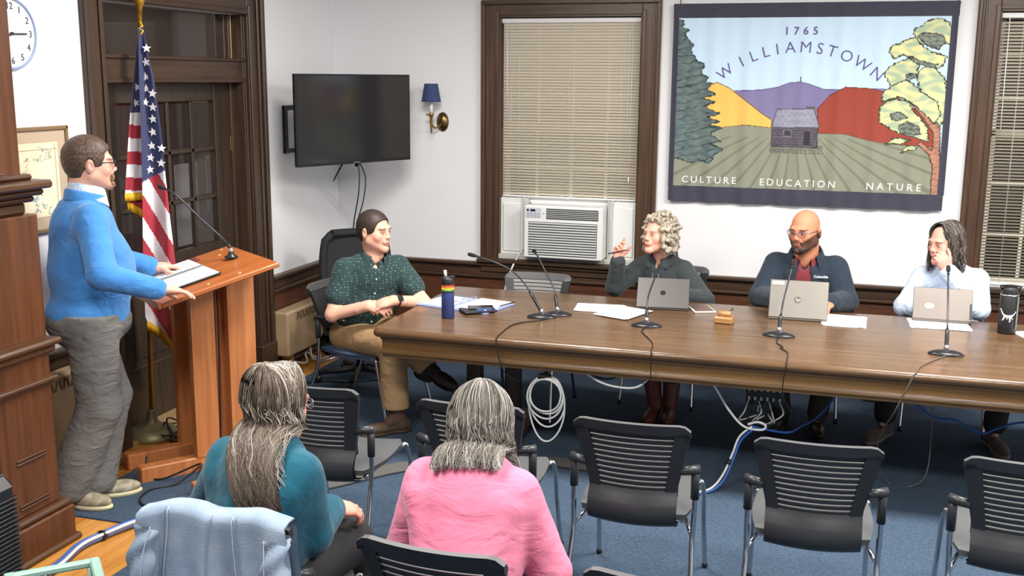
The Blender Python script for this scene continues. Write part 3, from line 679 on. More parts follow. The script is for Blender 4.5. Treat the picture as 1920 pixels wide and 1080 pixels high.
def bstrip(x0, x1, z0, z1, n=90, th=.006):
    m = MB(); P = []; Q = []
    for i in range(n + 1):
        x = x0 + (x1 - x0) * i / n
        P.append([(x, bwave(x, z) - .004 + (.003 * math.sin(x * 90 + 3 * math.sin(x * 31)) if k in (1, 2) else 0), z) for k, z in enumerate((z0, z0 + (z1 - z0) * .35, z0 + (z1 - z0) * .7, z1))])
    m.grid(P); m.grid([[(a, b + th, c) for a, b, c in r] for r in P]); m.grid([[r[-1], (r[-1][0], r[-1][1] + th, r[-1][2])] for r in P]); m.grid([[r[0], (r[0][0], r[0][1] + th, r[0][2])] for r in P])
    return m
bstrip(-1.207, .657, 2.515, 2.612).build('top_border', BORD, t); bstrip(-1.203, .649, 1.237, 1.345).build('bottom_border', BORD, t)
bstrip(-1.206, -1.168, 1.34, 2.52, 6).build('side_border', BORD, t); bstrip(.612, .654, 1.34, 2.52, 6).build('side_border', BORD, t)
MB().tube([(-1.21, .012, 2.60), (.66, .012, 2.60)], .008, 8).build('hanging_rod', BLACKM, t)
for xx in (-1.165, .645): m = MB(); m.tube([(xx, .012, 2.6), (xx, .02, 2.66)], .003, 6); m.sphere((xx, .02, 2.66), .008); m.build('hook', BLACKM, t)
LETP = mat('banner_purple_lettering', (104, 94, 150), .8, spec=.2); LETW = mat('banner_white_lettering', (240, 240, 236), .8, spec=.2)
def bletter(txt, size, x, z, a, m, par, sp=1., bold=.001):
    ca, sa = math.cos(a), math.sin(a); mb = text_mb(txt, size, Mx((x, 0, z), (ca, 0, sa), (-sa, 0, ca), (0, -1, 0)), .0004, sp, bold=bold)
    mb.v = [(p[0], p[1] + bwave(p[0], p[2]) - .0045, p[2]) for p in mb.v]
    return mb.build('lettering', m, par)
ub = lambda u: BX0 + (BX1 - BX0) * u / 1000
vb = lambda v: BZ1 - (BZ1 - BZ0) * v / 1000
bletter('1765', .072, ub(468), vb(83), 0, LETP, t, 1.75)
R_, cx, cz = .815, ub(468), vb(175) - .815
for i, ch in enumerate('WILLIAMSTOWN'):
    # letter positions read along the arc
    al = math.radians((-37.5, -28.5, -22.3, -16.2, -10.7, -4.6, 2.6, 9.2, 14.9, 22.0, 30.0, 38.4)[i]); bletter(ch, .108, cx + R_ * math.sin(al), cz + R_ * math.cos(al), -al, LETP, t, bold=-.0008)
bletter('CULTURE', .068, ub(143), vb(958), 0, LETW, t, 1.45, .0004); bletter('EDUCATION', .068, ub(485), vb(960), 0, LETW, t, 1.45, .0004); bletter('NATURE', .068, ub(840), vb(962), 0, LETW, t, 1.55, .0004)
# ================================================================== flag on its pole
FRED = mat('flag_red', (168, 40, 56), .7, sheen=.2); FWHI = mat('flag_white', (226, 222, 226), .7, sheen=.2); FBLU = mat('flag_blue', (48, 56, 96), .7, sheen=.2)
FGOL = mat('gold_fringe', (226, 176, 30), .6)
FP = Vector((-3.80, 5.16, 0)); FT = Vector((-3.745, 5.19, 2.46)); ER = Vector((.806, .592, 0)); EN = Vector((.592, -.806, 0))
t = thing('flagpole', 'gold flagpole on a round stepped base beside the door', 'flagpole', FP)
MB().lathe([(.145, 0), (.15, .02), (.135, .035), (.13, .05), (.1, .06), (.055, .075), (.035, .1), (.026, .15), (.02, .17)], 32).build('base', mat('cast_base', (150, 138, 104), .45, .4), t)
d = FT - FP
MB().tube([Vector((0, 0, .08)), d], .0125, 12).build('pole', GOLD, t)
MB().lathe([(.014, -.03), (.017, 0), (.022, .01), (.03, .035), (.03, .05), (.016, .075), (.006, .085)], 16, c=d).build('finial', GOLD, t)
m = MB(); m.tube([d + Vector((0, 0, .08)), d + Vector((.02, .01, .16)), d + Vector((.05, .04, .2))], [.012, .025, .008], 8); m.tube([d + Vector((.02, .01, .15)), d + Vector((-.04, -.03, .24))], [.015, .004], 8); m.tube([d + Vector((.02, .01, .15)), d + Vector((.09, .07, .22))], [.015, .004], 8); m.build('eagle', GOLD, t)
fg = thing('flag', 'red white and blue starred flag with gold fringe draped from the gold pole', 'flag', FP)
# design units: u across in px-like units of 3.03 mm from the pole, w downwards
def fpt(u, w, off):
    z = 2.478 - w * .00300; k = z / 2.46; p = Vector((d.x * k, d.y * k, z)); return p + ER * (u * .00303) + EN * off
def lerp_tab(tab, w):
    for (a, x), (b, y) in zip(tab, tab[1:]):
        if w <= b: return x + (y - x) * (w - a) / (b - a)
    return tab[-1][1]
def cloth(L, Rr, w0, w1f, colour, nA, nB, amp, folds, base, name):
    m = MB(); P = []; C = []
    for i in range(nB + 1):
        row = []; crow = []
        for j in range(nA + 1):
            s = j / nA; w1 = w1f(s); w = w0 + (w1 - w0) * i / nB
            u = lerp_tab(L, w) * (1 - s) + lerp_tab(Rr, w) * s; g = min(1, (w - w0) / 140)
            off = base + amp * g * math.sin(s * folds * math.pi + .5 + w * .004) + .012 * g * math.sin(s * 9 + w * .013)
            row.append(fpt(u, w, off)); crow.append((u, w))
        P.append(row); C.append(crow)
    m.grid(P); m.m = [colour((C[i][j][0] + C[i + 1][j + 1][0]) / 2, (C[i][j][1] + C[i + 1][j + 1][1]) / 2) for i in range(nB) for j in range(nA)]
    return m.build(name, [FRED, FWHI, FBLU], fg), P
# front fall: canton above, stripes running down to the fly corner
def fcol(u, w):
    if w < 322 - .55 * u: return 2
    q = (w - 150) * 2.92 - 1.9 * (u * 2.92) - 0
    for k, b in enumerate((330, 455, 600, 730, 850, 970, 1010, 1200)):
        if q < b: return 1 if k % 2 == 0 else 0
    return 1
Lf = [(40, -3), (90, -4), (200, -2), (330, -1), (450, -2), (580, 0), (660, 30)]; Rf = [(40, 6), (90, 13), (130, 22), (230, 34), (310, 40), (400, 48), (480, 56), (560, 64), (690, 78)]
Lf = [(w, u - (w - 5) * .012) for w, u in Lf]; Rf = [(w, u - (w - 5) * .012) for w, u in Rf]
o, PF = cloth(Lf, Rf, 42, lambda s: 590 + 82 * s, fcol, 30, 210, .03, 2.2, .035, 'flag_fall')
# the part that hangs behind the pole
def bcol(u, w):
    if w < 196: return 2
    return 1 if int((w - 196 - .12 * u) / 24.5) % 2 == 0 else 0
Lb = [(60, -4), (120, -12), (200, -22), (260, -28), (350, -36)]; Rb = [(60, 2), (350, 1)]
o2, PB = cloth(Lb, Rb, 60, lambda s: 346, bcol, 20, 120, .02, 1.6, .012, 'flag_fold')
o3, PC = cloth([(180, -20), (372, -33), (400, -34)], [(180, 0), (400, 0)], 180, lambda s: 360 + 24 * s, lambda u, w: 0, 14, 40, .015, 1.4, -.012, 'flag_fold')
def fringe(row, nrm, ln, name='fringe'):
    m = MB(); n = len(row)
    for i in range(n - 1):
        for k in range(3):
            p = row[i].lerp(row[i + 1], k / 3); m.tube([p + EN * .002, p + Vector(nrm) * ln + EN * (.003 + .003 * math.sin(i * 2.1 + k))], .0026, 4)
    m.tube(row, .004, 6); return m.build(name, FGOL, fg)
fringe(PF[-1], (-.1, -.08, -1), .05); fringe(PB[-1], (0, 0, -1), .04); fringe(PC[-1], (0, 0, -1), .045)
def star_mb(c, r, nrm, rot=0.):
    n = nrm.normalized(); x = Vector((0, 0, 1)).cross(n).normalized(); y = n.cross(x); pts = []
    for k in range(10):
        a = rot + math.pi / 2 + k * math.pi / 5; q = r if k % 2 == 0 else r * .42; pts.append((q * math.cos(a), q * math.sin(a)))
    return MB().prism(pts, .002, Mx(c, x, y, n))
def cloth_pt(P, u, w, w0, w1f, L, Rr):
    s = (u - lerp_tab(L, w)) / (lerp_tab(Rr, w) - lerp_tab(L, w)); s = min(max(s, .04), .96); nB, nA = len(P) - 1, len(P[0]) - 1
    i = min(max(int((w - w0) / (w1f(s) - w0) * nB), 0), nB - 1); j = min(int(s * nA), nA - 1)
    c = (P[i][j] + P[i + 1][j + 1]) / 2; n = (P[i + 1][j] - P[i][j]).cross(P[i][j + 1] - P[i][j])
    if n.dot(EN) < 0: n = -n
    return c + n.normalized() * .004, (n.normalized() + EN).normalized()
for k, (x, y) in enumerate([(259, 78), (259, 105), (258, 130), (257, 152), (268, 160), (254, 176), (269, 186), (268, 208), (267, 232), (265, 257), (281, 262), (262, 280), (280, 287), (260, 302)]):
    c, n = cloth_pt(PF, x - 249 - (y - 5) * .004, y, 42, lambda s: 590 + 82 * s, Lf, Rf); star_mb(c, .026, n, .2 * math.sin(k)).build('star', FWHI, fg)
for x, y in ((238, 178), (240, 150)):
    c, n = cloth_pt(PB, x - 249, y, 60, lambda s: 346, Lb, Rb); star_mb(c, .024, n, .3).build('star', FWHI, fg)
MB().tube([fpt(0, 32, .02), fpt(4, 40, .03), fpt(-3, 44, .03), fpt(5, 48, .035), fpt(0, 56, .035)], .006, 6).build('gold_tie', FGOL, fg)
# ================================================================== lectern
LZ = math.radians(-37); LT = math.atan2(.15, .62); LC = Vector((-3.185, 4.785, 0))
t = thing('lectern', 'orange brown wooden lectern with slanted top and two board posts', 'lectern', LC, LZ)
top = MB().box((0, 0, 0), (.68, .63, .024), .004).build('top', W_LECTT, t, (0, 0, 1.075), (LT, 0, 0))
MB().box((0, -.325, .008), (.68, .02, .04), .005).build('ledge', W_LECT, top)
for x, y in ((-.2, .0), (-.2, .2), (.28, -.05), (.28, .12), (-.3, .25)): MB().lathe([(.009, 0), (.009, .0135), (.004, .0145)], 12, c=(x, y, 0)).build('plug', mat('pale_wood_plug', (222, 170, 110), .4), top)
def ztop(y): return 1.055 + y * math.tan(LT)
for y0, y1, xa, xb in ((-.06, .065, -.035, .02), (.14, .29, -.035, .02), (-.06, .065, -.30, -.245), (.14, .29, -.30, -.245)):
    m = MB(); b = [(x, y, z) for x in (xa, xb) for y in (y0, y1) for z in (.085, ztop(y))]
    m.add(b, [(0, 1, 3, 2), (4, 6, 7, 5), (0, 4, 5, 1), (2, 3, 7, 6), (0, 2, 6, 4), (1, 5, 7, 3)]); m.build('post', W_LECT, t)
MB().bb(-.245, -.07, .04, .16, .085, 1.04).build('web_panel', W_LECT, t)
for x in (-.30, -.06): MB().bb(x, x + .075, -.36, .36, .0, .085, .006).build('foot', W_LECT, t)
MB().bb(.30, .345, -.2, .16, .008, .075, .006).build('foot_rail', W_LECT, t); MB().bb(.0, .31, -.05, .03, .008, .06, .006).build('base_bar', W_LECT, t)
def on_lect(name, label, cat, x, y, lift=.013):
    o = thing(name, label, cat); p = Matrix.Translation(LC) @ Matrix.Rotation(LZ, 4, 'Z') @ Vector((x, y, 1.075 + y * math.tan(LT)))
    n = Matrix.Rotation(LZ, 3, 'Z') @ Matrix.Rotation(LT, 3, 'X') @ Vector((0, 0, lift)); o.location = p + n; o.rotation_euler = (LT, 0, LZ); return o
PAGE = mat('printed_page', (236, 236, 240), .7); INKL = mat('page_ink', (150, 150, 160), .8)
t = on_lect('ring_binder', 'open dark binder holding two white pages under the speaker\'s hands', 'binder', -.04, -.09, .0172)
MB().box((0, 0, .003), (.47, .30, .006), .001).build('cover', BLACK, t)
for x in (-.117, .117):
    p = MB().box((x, 0, .0085), (.212, .285, .005), .001).build('page', PAGE, t)
    m = MB()
    for k in range(12): m.bb(x - .085, x + .085 - (.04 if k % 4 == 3 else 0), .11 - k * .019, .113 - k * .019, .011, .0114)
    m.build('print_lines', INKL, p)
m = MB()
for k in range(24): m.tube([(-.012, -.13 + k * .0113, .010), (-.006, -.13 + k * .0113, .017), (.006, -.13 + k * .0113, .017), (.012, -.13 + k * .0113, .010)], .0018, 5)
m.build('spiral', BLACKM, t)
t = on_lect('maroon_folder', 'maroon folder lying under the pages on the lectern', 'folder', -.27, -.05, .0125); MB().box((0, 0, .002), (.1, .3, .004), .001).build('cover', mat('maroon_card', (110, 50, 56), .6), t)
# ------------------------------------------------------------------ microphones
MICM = mat('gunmetal', (58, 58, 62), .3, .6); MICB = mat('mic_base_black', (40, 40, 44), .28, .2); SILV = mat('silver_collar', (190, 192, 196), .22, .9)
def microphone(label, base, pts, rz, kind=0, group=None):
    """pts: world points of the neck; base sits on a surface"""
    t = thing('microphone', label, 'microphone', base, 0, group); B = Vector(base); L = [Vector(p) - B for p in pts]
    R = Matrix.Rotation(rz, 4, 'Z')
    if kind == 0:
        m = MB(); prof = [(-.085, .004), (-.06, .014), (-.02, .026), (.02, .03), (.045, .022), (.055, .006)]
        P = []
        for k in range(17):
            a = math.pi * 2 * k / 16; P.append([R @ Vector((.085 * q * math.cos(a), .048 * q * math.sin(a), h)) for q, h in ((1, 0), (1.02, .006), (.8, .016), (.45, .024), (.0, .026))])
        m.grid(P); m.build('base', MICB, t)
        m = MB(); m.tube([R @ Vector((.014 * s, .0, .02)) + (L[0] - Vector((0, 0, L[0].z))) * .0 for s in (-1, 1)], .012, 8); m.tube([Vector((0, 0, .022)), Vector((0, 0, .05))], [.016, .011], 10); m.build('yoke', SILV, t)
    else:
        MB().lathe([(.036, 0), (.036, .006), (.02, .014), (.014, .03)], 20).build('base', MICB, t); MB().lathe([(.0125, .024), (.0125, .05)], 14).build('collar', SILV, t)
    S = spline([Vector((0, 0, .03))] + L, 8); n = len(S); k = max(2, int(n * .28))
    MB().tube(S[:k + 1], [.0105] * k + [.008], 8).build('stem', MICB, t)
    MB().tube(S[k:-4], .0048, 8).build('gooseneck', MICM, t)
    dd = (S[-1] - S[-3]).normalized(); MB().tube([S[-5], S[-4]], .0065, 8).build('neck_collar', MICM, t)
    MB().tube([S[-4], S[-4] + dd * .012, S[-1] - dd * .004, S[-1] + dd * .012, S[-1] + dd * .018], [.006, .0105, .012, .0105, .004], 12).build('capsule', mat('mic_foam', (26, 26, 28), .9), t)
    return t
TZ = .75
microphone('gooseneck microphone bending far over the binder, from the crossed pair on the table', (-1.60, 5.785, TZ), [(-1.655, 5.80, .86), (-1.73, 5.86, .93), (-1.83, 5.92, .99), (-1.96, 5.94, 1.035), (-2.09, 5.95, 1.062)], .15)
microphone('upright gooseneck microphone of the crossed pair, in front of the empty chair', (-1.53, 5.87, TZ), [(-1.545, 5.89, .84), (-1.57, 5.93, .90), (-1.64, 6.0, .98), (-1.70, 6.06, 1.05), (-1.735, 6.09, 1.08)], .4)
microphone('gooseneck microphone standing in front of the dark silver laptop', (-.99, 5.762, TZ), [(-.995, 5.79, .83), (-1.0, 5.85, .90), (-.985, 5.97, .99), (-.972, 6.04, 1.045)], .1)
microphone('gooseneck microphone standing in front of the silver laptop with round logo', (-.275, 5.765, TZ), [(-.272, 5.80, .85), (-.265, 5.88, .93), (-.245, 5.99, 1.04), (-.235, 6.05, 1.11)], -.05)
microphone('gooseneck microphone standing in front of the laptop with oval sticker', (.55, 5.635, TZ), [(.551, 5.68, .86), (.553, 5.76, .96), (.554, 5.87, 1.07), (.555, 5.94, 1.14)], 0)
microphone('long gooseneck microphone fixed to the slanted lectern top', (-3.098, 4.965, 1.143), [(-3.11, 4.97, 1.20), (-3.146, 4.955, 1.25), (-3.25, 4.925, 1.35), (-3.37, 4.89, 1.475), (-3.445, 4.87, 1.515)], 0, 1)
# ================================================================== conference table
t = thing('conference_table', 'long polished walnut conference table with moulded edge', 'table', (.4, 5.868, 0))
TX0, TX1, TY0, TY1 = -2.41 - .4, 3.1 - .4, 5.215 - 5.868, 6.52 - 5.868
def rrect(x0, x1, y0, y1, r, n=6):
    out = []
    for cx, cy, a0 in ((x1 - r, y1 - r, 0), (x0 + r, y1 - r, 90), (x0 + r, y0 + r, 180), (x1 - r, y0 + r, 270)):
        for k in range(n + 1): a = math.radians(a0 + 90 * k / n); out.append((cx + r * math.cos(a), cy + r * math.sin(a)))
    return out
def loft(prof, r):
    """prof: (inset, z) list"""
    m = MB(); loops = []
    for ins, z in prof:
        loops.append([(x, y, z) for x, y in rrect(TX0 + ins, TX1 - ins, TY0 + ins, TY1 - ins, max(r - ins, .005))])
    n = len(loops[0]); m.grid([l + [l[0]] for l in loops], True)
    m.add(loops[-1], [tuple(range(n))]); m.add(loops[0], [tuple(range(n))[::-1]]); return m
loft([(.03, .70), (.012, .703), (.002, .712), (.0, .724), (.004, .738), (.013, .747), (.022, .75)], .05).build('tabletop', W_TABLE, t)
loft([(.05, .585), (.046, .60), (.036, .606), (.034, .615), (.046, .625), (.046, .68), (.036, .688), (.036, .701)], .05).build('apron', W_TABLE2, t)
for cx in (-2.31, 1.9):
    for dx in (-.12, .12): MB().box((cx + dx, .0, .33), (.085, .09, .52), .012).build('post', wood('table_leg_dark', (48, 32, 24), (66, 46, 34), .4, 'z'), t)
    MB().box((cx, 0, .045), (.42, .62, .07), .02).build('foot', MATS['table_leg_dark'], t)
# ------------------------------------------------------------------ things on the table
t = thing('water_bottle', 'navy blue water bottle with rainbow band and flip straw lid', 'bottle', (-2.103, 5.60, TZ))
NAVYB = mat('navy_bottle', (44, 58, 112), .4); MB().lathe([(.034, 0), (.0365, .004), (.0365, .15), (.034, .158)], 24).build('body', NAVYB, t)
for k, c in enumerate(((196, 44, 38), (236, 126, 32), (246, 214, 52), (62, 140, 60))): MB().lathe([(.0368, .186 - k * .0095), (.0368, .1955 - k * .0095)], 24).build('band', mat('rainbow_%d' % k, c, .4), t)
MB().lathe([(.0365, .15), (.0365, .158), (.0362, .165)], 24).build('neck', NAVYB, t); ld = MB().lathe([(.0368, .195), (.038, .2), (.038, .225), (.034, .236), (.02, .24)], 24).build('lid', BLACK, t)
MB().box((.028, .0, .24), (.03, .014, .012), .004).build('lid_lever', BLACK, ld); MB().tube([(-.03, 0, .22), (-.043, 0, .19), (-.04, 0, .16)], .005, 6).build('carry_loop', BLACK, ld); MB().tube([(-.012, 0, .236), (-.016, 0, .275)], .009, 8).build('straw', WHITEP, ld)
t = thing('document_binder', 'open blue ring binder full of white pages beside the navy bottle', 'binder', (-2.13, 5.97, TZ), math.radians(-14))
MB().box((0, 0, .003), (.5, .33, .006), .001).build('cover', mat('light_blue_binder', (150, 170, 226), .5), t)
p = MB().box((.13, .0, .013), (.215, .29, .014), .002).build('page_stack', PAGE, t); q = MB().box((-.13, -.01, .0085), (.20, .28, .005), .001).build('page', mat('blue_white_page', (190, 204, 244), .7), t)
for y in (-.09, 0, .09): MB().tube([Vector((.03 * math.cos(a), y, .006 + .032 * math.sin(a))) for a in [math.pi * k / 10 for k in range(11)]], .0022, 6).build('ring', SILV, t)
t = thing('wallet_case', 'black leather phone case lying on the binder edge', 'case', (-1.99, 5.80, TZ + .0065), math.radians(38)); MB().box((0, 0, .006), (.20, .13, .012), .004).build('cover', mat('black_leather', (36, 38, 46), .4), t); MB().box((.03, -.02, .0135), (.09, .055, .004), .0015).build('card', mat('blue_card', (60, 92, 160), .3), t)
t = thing('mobile_phone', 'dark mobile phone resting on the black case', 'phone', (-1.985, 5.835, TZ + .019), math.radians(25)); MB().box((0, 0, .004), (.15, .074, .008), .003).build('body', BLACK, t); MB().box((0, 0, .0083), (.144, .068, .0006)).build('screen', SCR, t)
t = thing('pen', 'dark pen lying on the open binder pages', 'pen', (-1.86, 5.96, TZ + .0215), math.radians(70)); MB().tube([(-.07, 0, .004), (.06, 0, .004), (.072, 0, .004)], [.004, .004, .001], 8).build('barrel', BLACK, t)
def sheet(label, loc, rz, w, h, n, th=.0012):
    t = thing('paper_stack', label, 'paper', loc, rz)
    rr = random.Random(int(abs(loc[0]) * 1000))
    for k in range(n): MB().box((rr.uniform(-.008, .008), rr.uniform(-.006, .006), th * (k + .5)), (w, h, th), .0002, Matrix.Rotation(rr.uniform(-.05, .05), 3, 'Z')).build('sheet', PAGE, t)
    return t
sheet('thin stack of white papers farther from the table edge, by the curly haired woman', (-1.335, 6.13, TZ), math.radians(4), .28, .21, 5)
sheet('single fan of white papers spread in front of the dark silver laptop', (-1.17, 6.035, TZ + .0062), math.radians(-22), .22, .29, 3)
sheet('white papers lying beside the silver laptop with round logo', (.065, 6.26, TZ), math.radians(-3), .23, .29, 4)
sheet('white papers tucked under the laptop with oval sticker', (.565, 6.34, TZ), math.radians(2), .31, .25, 4)
sheet('white paper lying right of the black water bottle', (1.08, 6.2, TZ), math.radians(20), .22, .28, 2)
def laptop(label, loc, rz, w, d, col, open_deg, logo, screen_h=None):
    t = thing('laptop', label, 'laptop', loc, rz); ALU = mat('laptop_shell_%d_%d' % (col[0], col[2]), col, .42, .55)
    h = screen_h or d
    b = MB().box((0, d / 2, .008), (w, d, .015), .004).build('base', ALU, t)          # lid hinge at y=0, keyboard towards +y
    MB().box((0, d * .42, .0158), (w * .88, d * .45, .001)).build('keyboard', BLACK, b); MB().box((0, d * .82, .0158), (w * .36, d * .26, .0008)).build('touchpad', mat('touchpad', (150, 152, 156), .4, .3), b)
    a = math.radians(open_deg); M = Matrix.Rotation(a, 4, 'X')
    lid = MB().box((0, 0, h / 2), (w, .007, h), .003).build('lid', ALU, t, (0, .0, .014), (a, 0, 0))
    MB().box((0, .0042, h / 2), (w - .014, .001, h - .016)).build('screen', mat('lit_screen', (190, 200, 215), .3, emit=((190, 205, 225), .5)), lid)
    logo(lid, w, h); return t
LOGD = mat('laptop_logo_dark', (40, 40, 44), .2, .5); LOGG = mat('laptop_logo_grey', (92, 84, 80), .35, .5)
def logo_fruit(lid, w, h):
    pts = []
    for k in range(28):
        a = 2 * math.pi * k / 28; r = .016 * (1 + .06 * math.cos(2 * a) - .1 * max(0, math.sin(a)) ** 8 * 1.6)
        x, y = r * math.cos(a), r * math.sin(a) * 1.05
        dd = math.hypot(x - .019, y - .003)
        if dd < .008: x = .019 - .008 * (.019 - x) / max(dd, 1e-4) * 1.0
        pts.append((x, y))
    MB().prism(pts, .0006, Mx((0, -.0036, h * .5), (1, 0, 0), (0, 0, 1), (0, -1, 0))).build('logo', LOGD, lid)
    lf = [(.001, .018), (.006, .020), (.008, .026), (.003, .024)]; MB().prism(lf, .0006, Mx((0, -.0036, h * .5), (1, 0, 0), (0, 0, 1), (0, -1, 0))).build('logo_leaf', LOGD, lid)
def logo_hp(lid, w, h):
    MB().lathe([(.019, 0), (.019, .0006)], 28, c=(-.005, -.0036, h * .48), M=Matrix.Rotation(math.radians(90), 4, 'X')).build('logo_disc', LOGG, lid)
    text_mb('hp', .03, Mx((-.005, -.0043, h * .485), (1, 0, 0), (0, 0, 1), (0, -1, 0)), .0003, 1., shear=.3).build('logo', mat('logo_pale', (206, 200, 194), .35, .3), lid)
    MB().box((-w / 2 + .045, -.004, h - .02), (.066, .001, .02), .0003).build('asset_label', WHITE, lid)
    text_mb('PROPERTY', .009, Mx((-w / 2 + .045, -.0046, h - .016), (1, 0, 0), (0, 0, 1), (0, -1, 0)), .0001) if False else None
def logo_oval(lid, w, h):
    MB().lathe([(.026, 0), (.026, .0006)], 32, c=(-w * .22, -.0036, h * .42), M=Matrix.Diagonal((1, 1, .62, 1)) @ Matrix.Rotation(math.radians(90), 4, 'X')).build('oval_sticker', mat('sticker_pale', (206, 200, 186), .5), lid)
    m = MB()
    for dx in (-.008, .006): m.lathe([(.007, .0006), (.007, .001)], 14, c=(-w * .22 + dx, -.0036, h * .43), M=Matrix.Rotation(math.radians(90), 4, 'X'))
    m.bb(-w * .22 - .002, -w * .22 + .001, -.0048, -.0042, h * .38, h * .45); m.build('sticker_mark', mat('sticker_mark_grey', (150, 144, 132), .5), lid)
    MB().box((w / 2 - .008, -.0038, h * .3), (.012, .001, h * .5)).build('dark_edge', BLACK, lid)
laptop('dark silver laptop with fruit logo in front of the curly haired woman', (-.975, 6.205, TZ), math.radians(7), .31, .215, (84, 81, 80), -38, logo_fruit, .20)
laptop('silver laptop with round logo in front of the bald man', (-.198, 6.18, TZ), math.radians(1), .325, .225, (128, 124, 118), -27, logo_hp)
laptop('grey laptop with pale oval sticker in front of the woman in light blue', (.585, 6.385, TZ + .0056), math.radians(-1), .315, .2, (120, 113, 108), -24, logo_oval, .185)
t = thing('tablet', 'white edged tablet lying right of the dark silver laptop', 'tablet', (-.755, 6.30, TZ), math.radians(22)); MB().box((0, 0, .005), (.13, .19, .009), .003).build('body', WHITEP, t); MB().box((0, 0, .0098), (.115, .172, .0006)).build('screen', mat('brown_screen', (96, 70, 56), .3), t)
t = thing('gavel_block', 'small carved wooden gavel block with a little handle', 'gavel', (-.59, 5.985, TZ), math.radians(-6))
OLIVE = wood('olive_wood', (150, 104, 62), (186, 142, 94), .35, 'x', 20)
MB().box((0, 0, .02), (.105, .075, .04), .008).build('block', OLIVE, t); MB().tube([(-.035, 0, .052), (.04, 0, .052)], [.017, .019], 14).build('head', OLIVE, t)
MB().tube(spline([(.02, 0, .058), (.035, .01, .075), (.045, .02, .085)], 5), .006, 8).build('handle', mat('dark_handle', (70, 48, 36), .4), t)
t = thing('water_bottle', 'black water bottle with white creature print near the right window', 'bottle', (.905, 6.245, TZ))
MB().lathe([(.044, 0), (.047, .005), (.047, .205), (.042, .215)], 28).build('body', mat('matte_black_bottle', (30, 31, 34), .5), t)
ld = MB().lathe([(.043, .215), (.043, .222), (.041, .235), (.041, .25), (.034, .258), (.02, .26)], 28).build('lid', BLACK, t)
m = MB(); m.tube([(-.042, 0, .24), (-.052, -.01, .262), (0, -.02, .27), (.052, -.01, .262), (.042, 0, .24)], .006, 8); m.build('carry_handle', BLACK, ld)
MB().lathe([(.0478, .212), (.0478, .219)], 28).build('ring', SILV, t)
MB().bb(.035, .043, -.038, -.03, .03, .21, .002).build('strap', mat('grey_strap', (120, 122, 124), .6), t)
# printed long-necked creature wrapped round the body
def wrap(x, z): a = -math.pi / 2 - .25 + x / .047; return Vector((.0476 * math.cos(a), .0476 * math.sin(a), z))
m = MB()
for pts, r in (([(-.035, .135), (-.03, .125), (-.02, .11), (-.005, .102), (.015, .102), (.03, .108), (.042, .12), (.046, .13)], [.003, .004, .005, .008, .008, .005, .003, .0015]), ([(-.035, .135), (-.042, .138)], [.005, .004]), ([(-.012, .1), (-.018, .082), (-.022, .076)], [.005, .004, .004]), ([(.012, .1), (.018, .082), (.013, .07)], [.005, .004, .004]), ([(.0, .1), (.002, .084)], [.004, .003]), ([(.022, .1), (.03, .085)], [.004, .003])):
    P = [wrap(x, z) for x, z in pts]; m.tube(P, [q * .9 for q in r], 6)
m.v = [(lambda p: tuple(Vector((p[0], p[1], 0)).normalized() * min(max(math.hypot(p[0], p[1]), .0472), .0482)) [:2] + (p[2],))(p) for p in m.v]
m.build('print', WHITE, t)
# microphone leads that cross the table and drop over its front edge
def lead(label, pts, r=.003, m=CABK):
    o = MB().tube(spline(pts, 8), r, 6).build('microphone_lead', m); tag(o, label, 'cable', 'microphone leads over the table edge'); return o
zt = TZ + .0035; yE = 5.212
lead('dark lead of the crossed microphones draped over the table edge', [(-1.54, 5.80, zt), (-1.58, 5.70, zt), (-1.66, 5.62, zt), (-1.70, 5.52, zt), (-1.70, 5.36, zt), (-1.69, yE + .015, zt), (-1.685, yE - .006, .735), (-1.67, yE - .006, .65), (-1.64, yE + .02, .56), (-1.58, yE + .08, .50)], .0035)
lead('dark lead of the microphone before the dark silver laptop', [(-.99, 5.71, zt), (-.99, 5.62, zt), (-.93, 5.48, zt), (-.885, 5.36, zt), (-.87, yE + .015, zt), (-.866, yE - .006, .735), (-.865, yE - .004, .66), (-.866, yE + .01, .58), (-.87, yE + .05, .5)], .003)
lead('dark lead of the microphone before the silver laptop with round logo', [(-.275, 5.71, zt), (-.275, 5.6, zt), (-.24, 5.52, zt), (-.25, 5.49, zt), (-.21, 5.40, zt), (-.205, yE + .015, zt), (-.205, yE - .006, .735), (-.215, yE - .004, .66), (-.21, yE + .01, .57), (-.16, yE + .08, .46)], .003)
lead('grey lead of the microphone before the laptop with oval sticker', [(.54, 5.58, zt), (.47, 5.46, zt), (.41, 5.33, zt), (.39, yE + .015, zt), (.375, yE - .006, .735), (.33, yE - .004, .62), (.30, yE + .05, .52), (.27, 5.5, .36), (.26, 5.62, .2), (.32, 5.72, .02), (.45, 5.7, .015), (.52, 5.72, .12), (.52, 5.8, .5)], .0035, CABG)
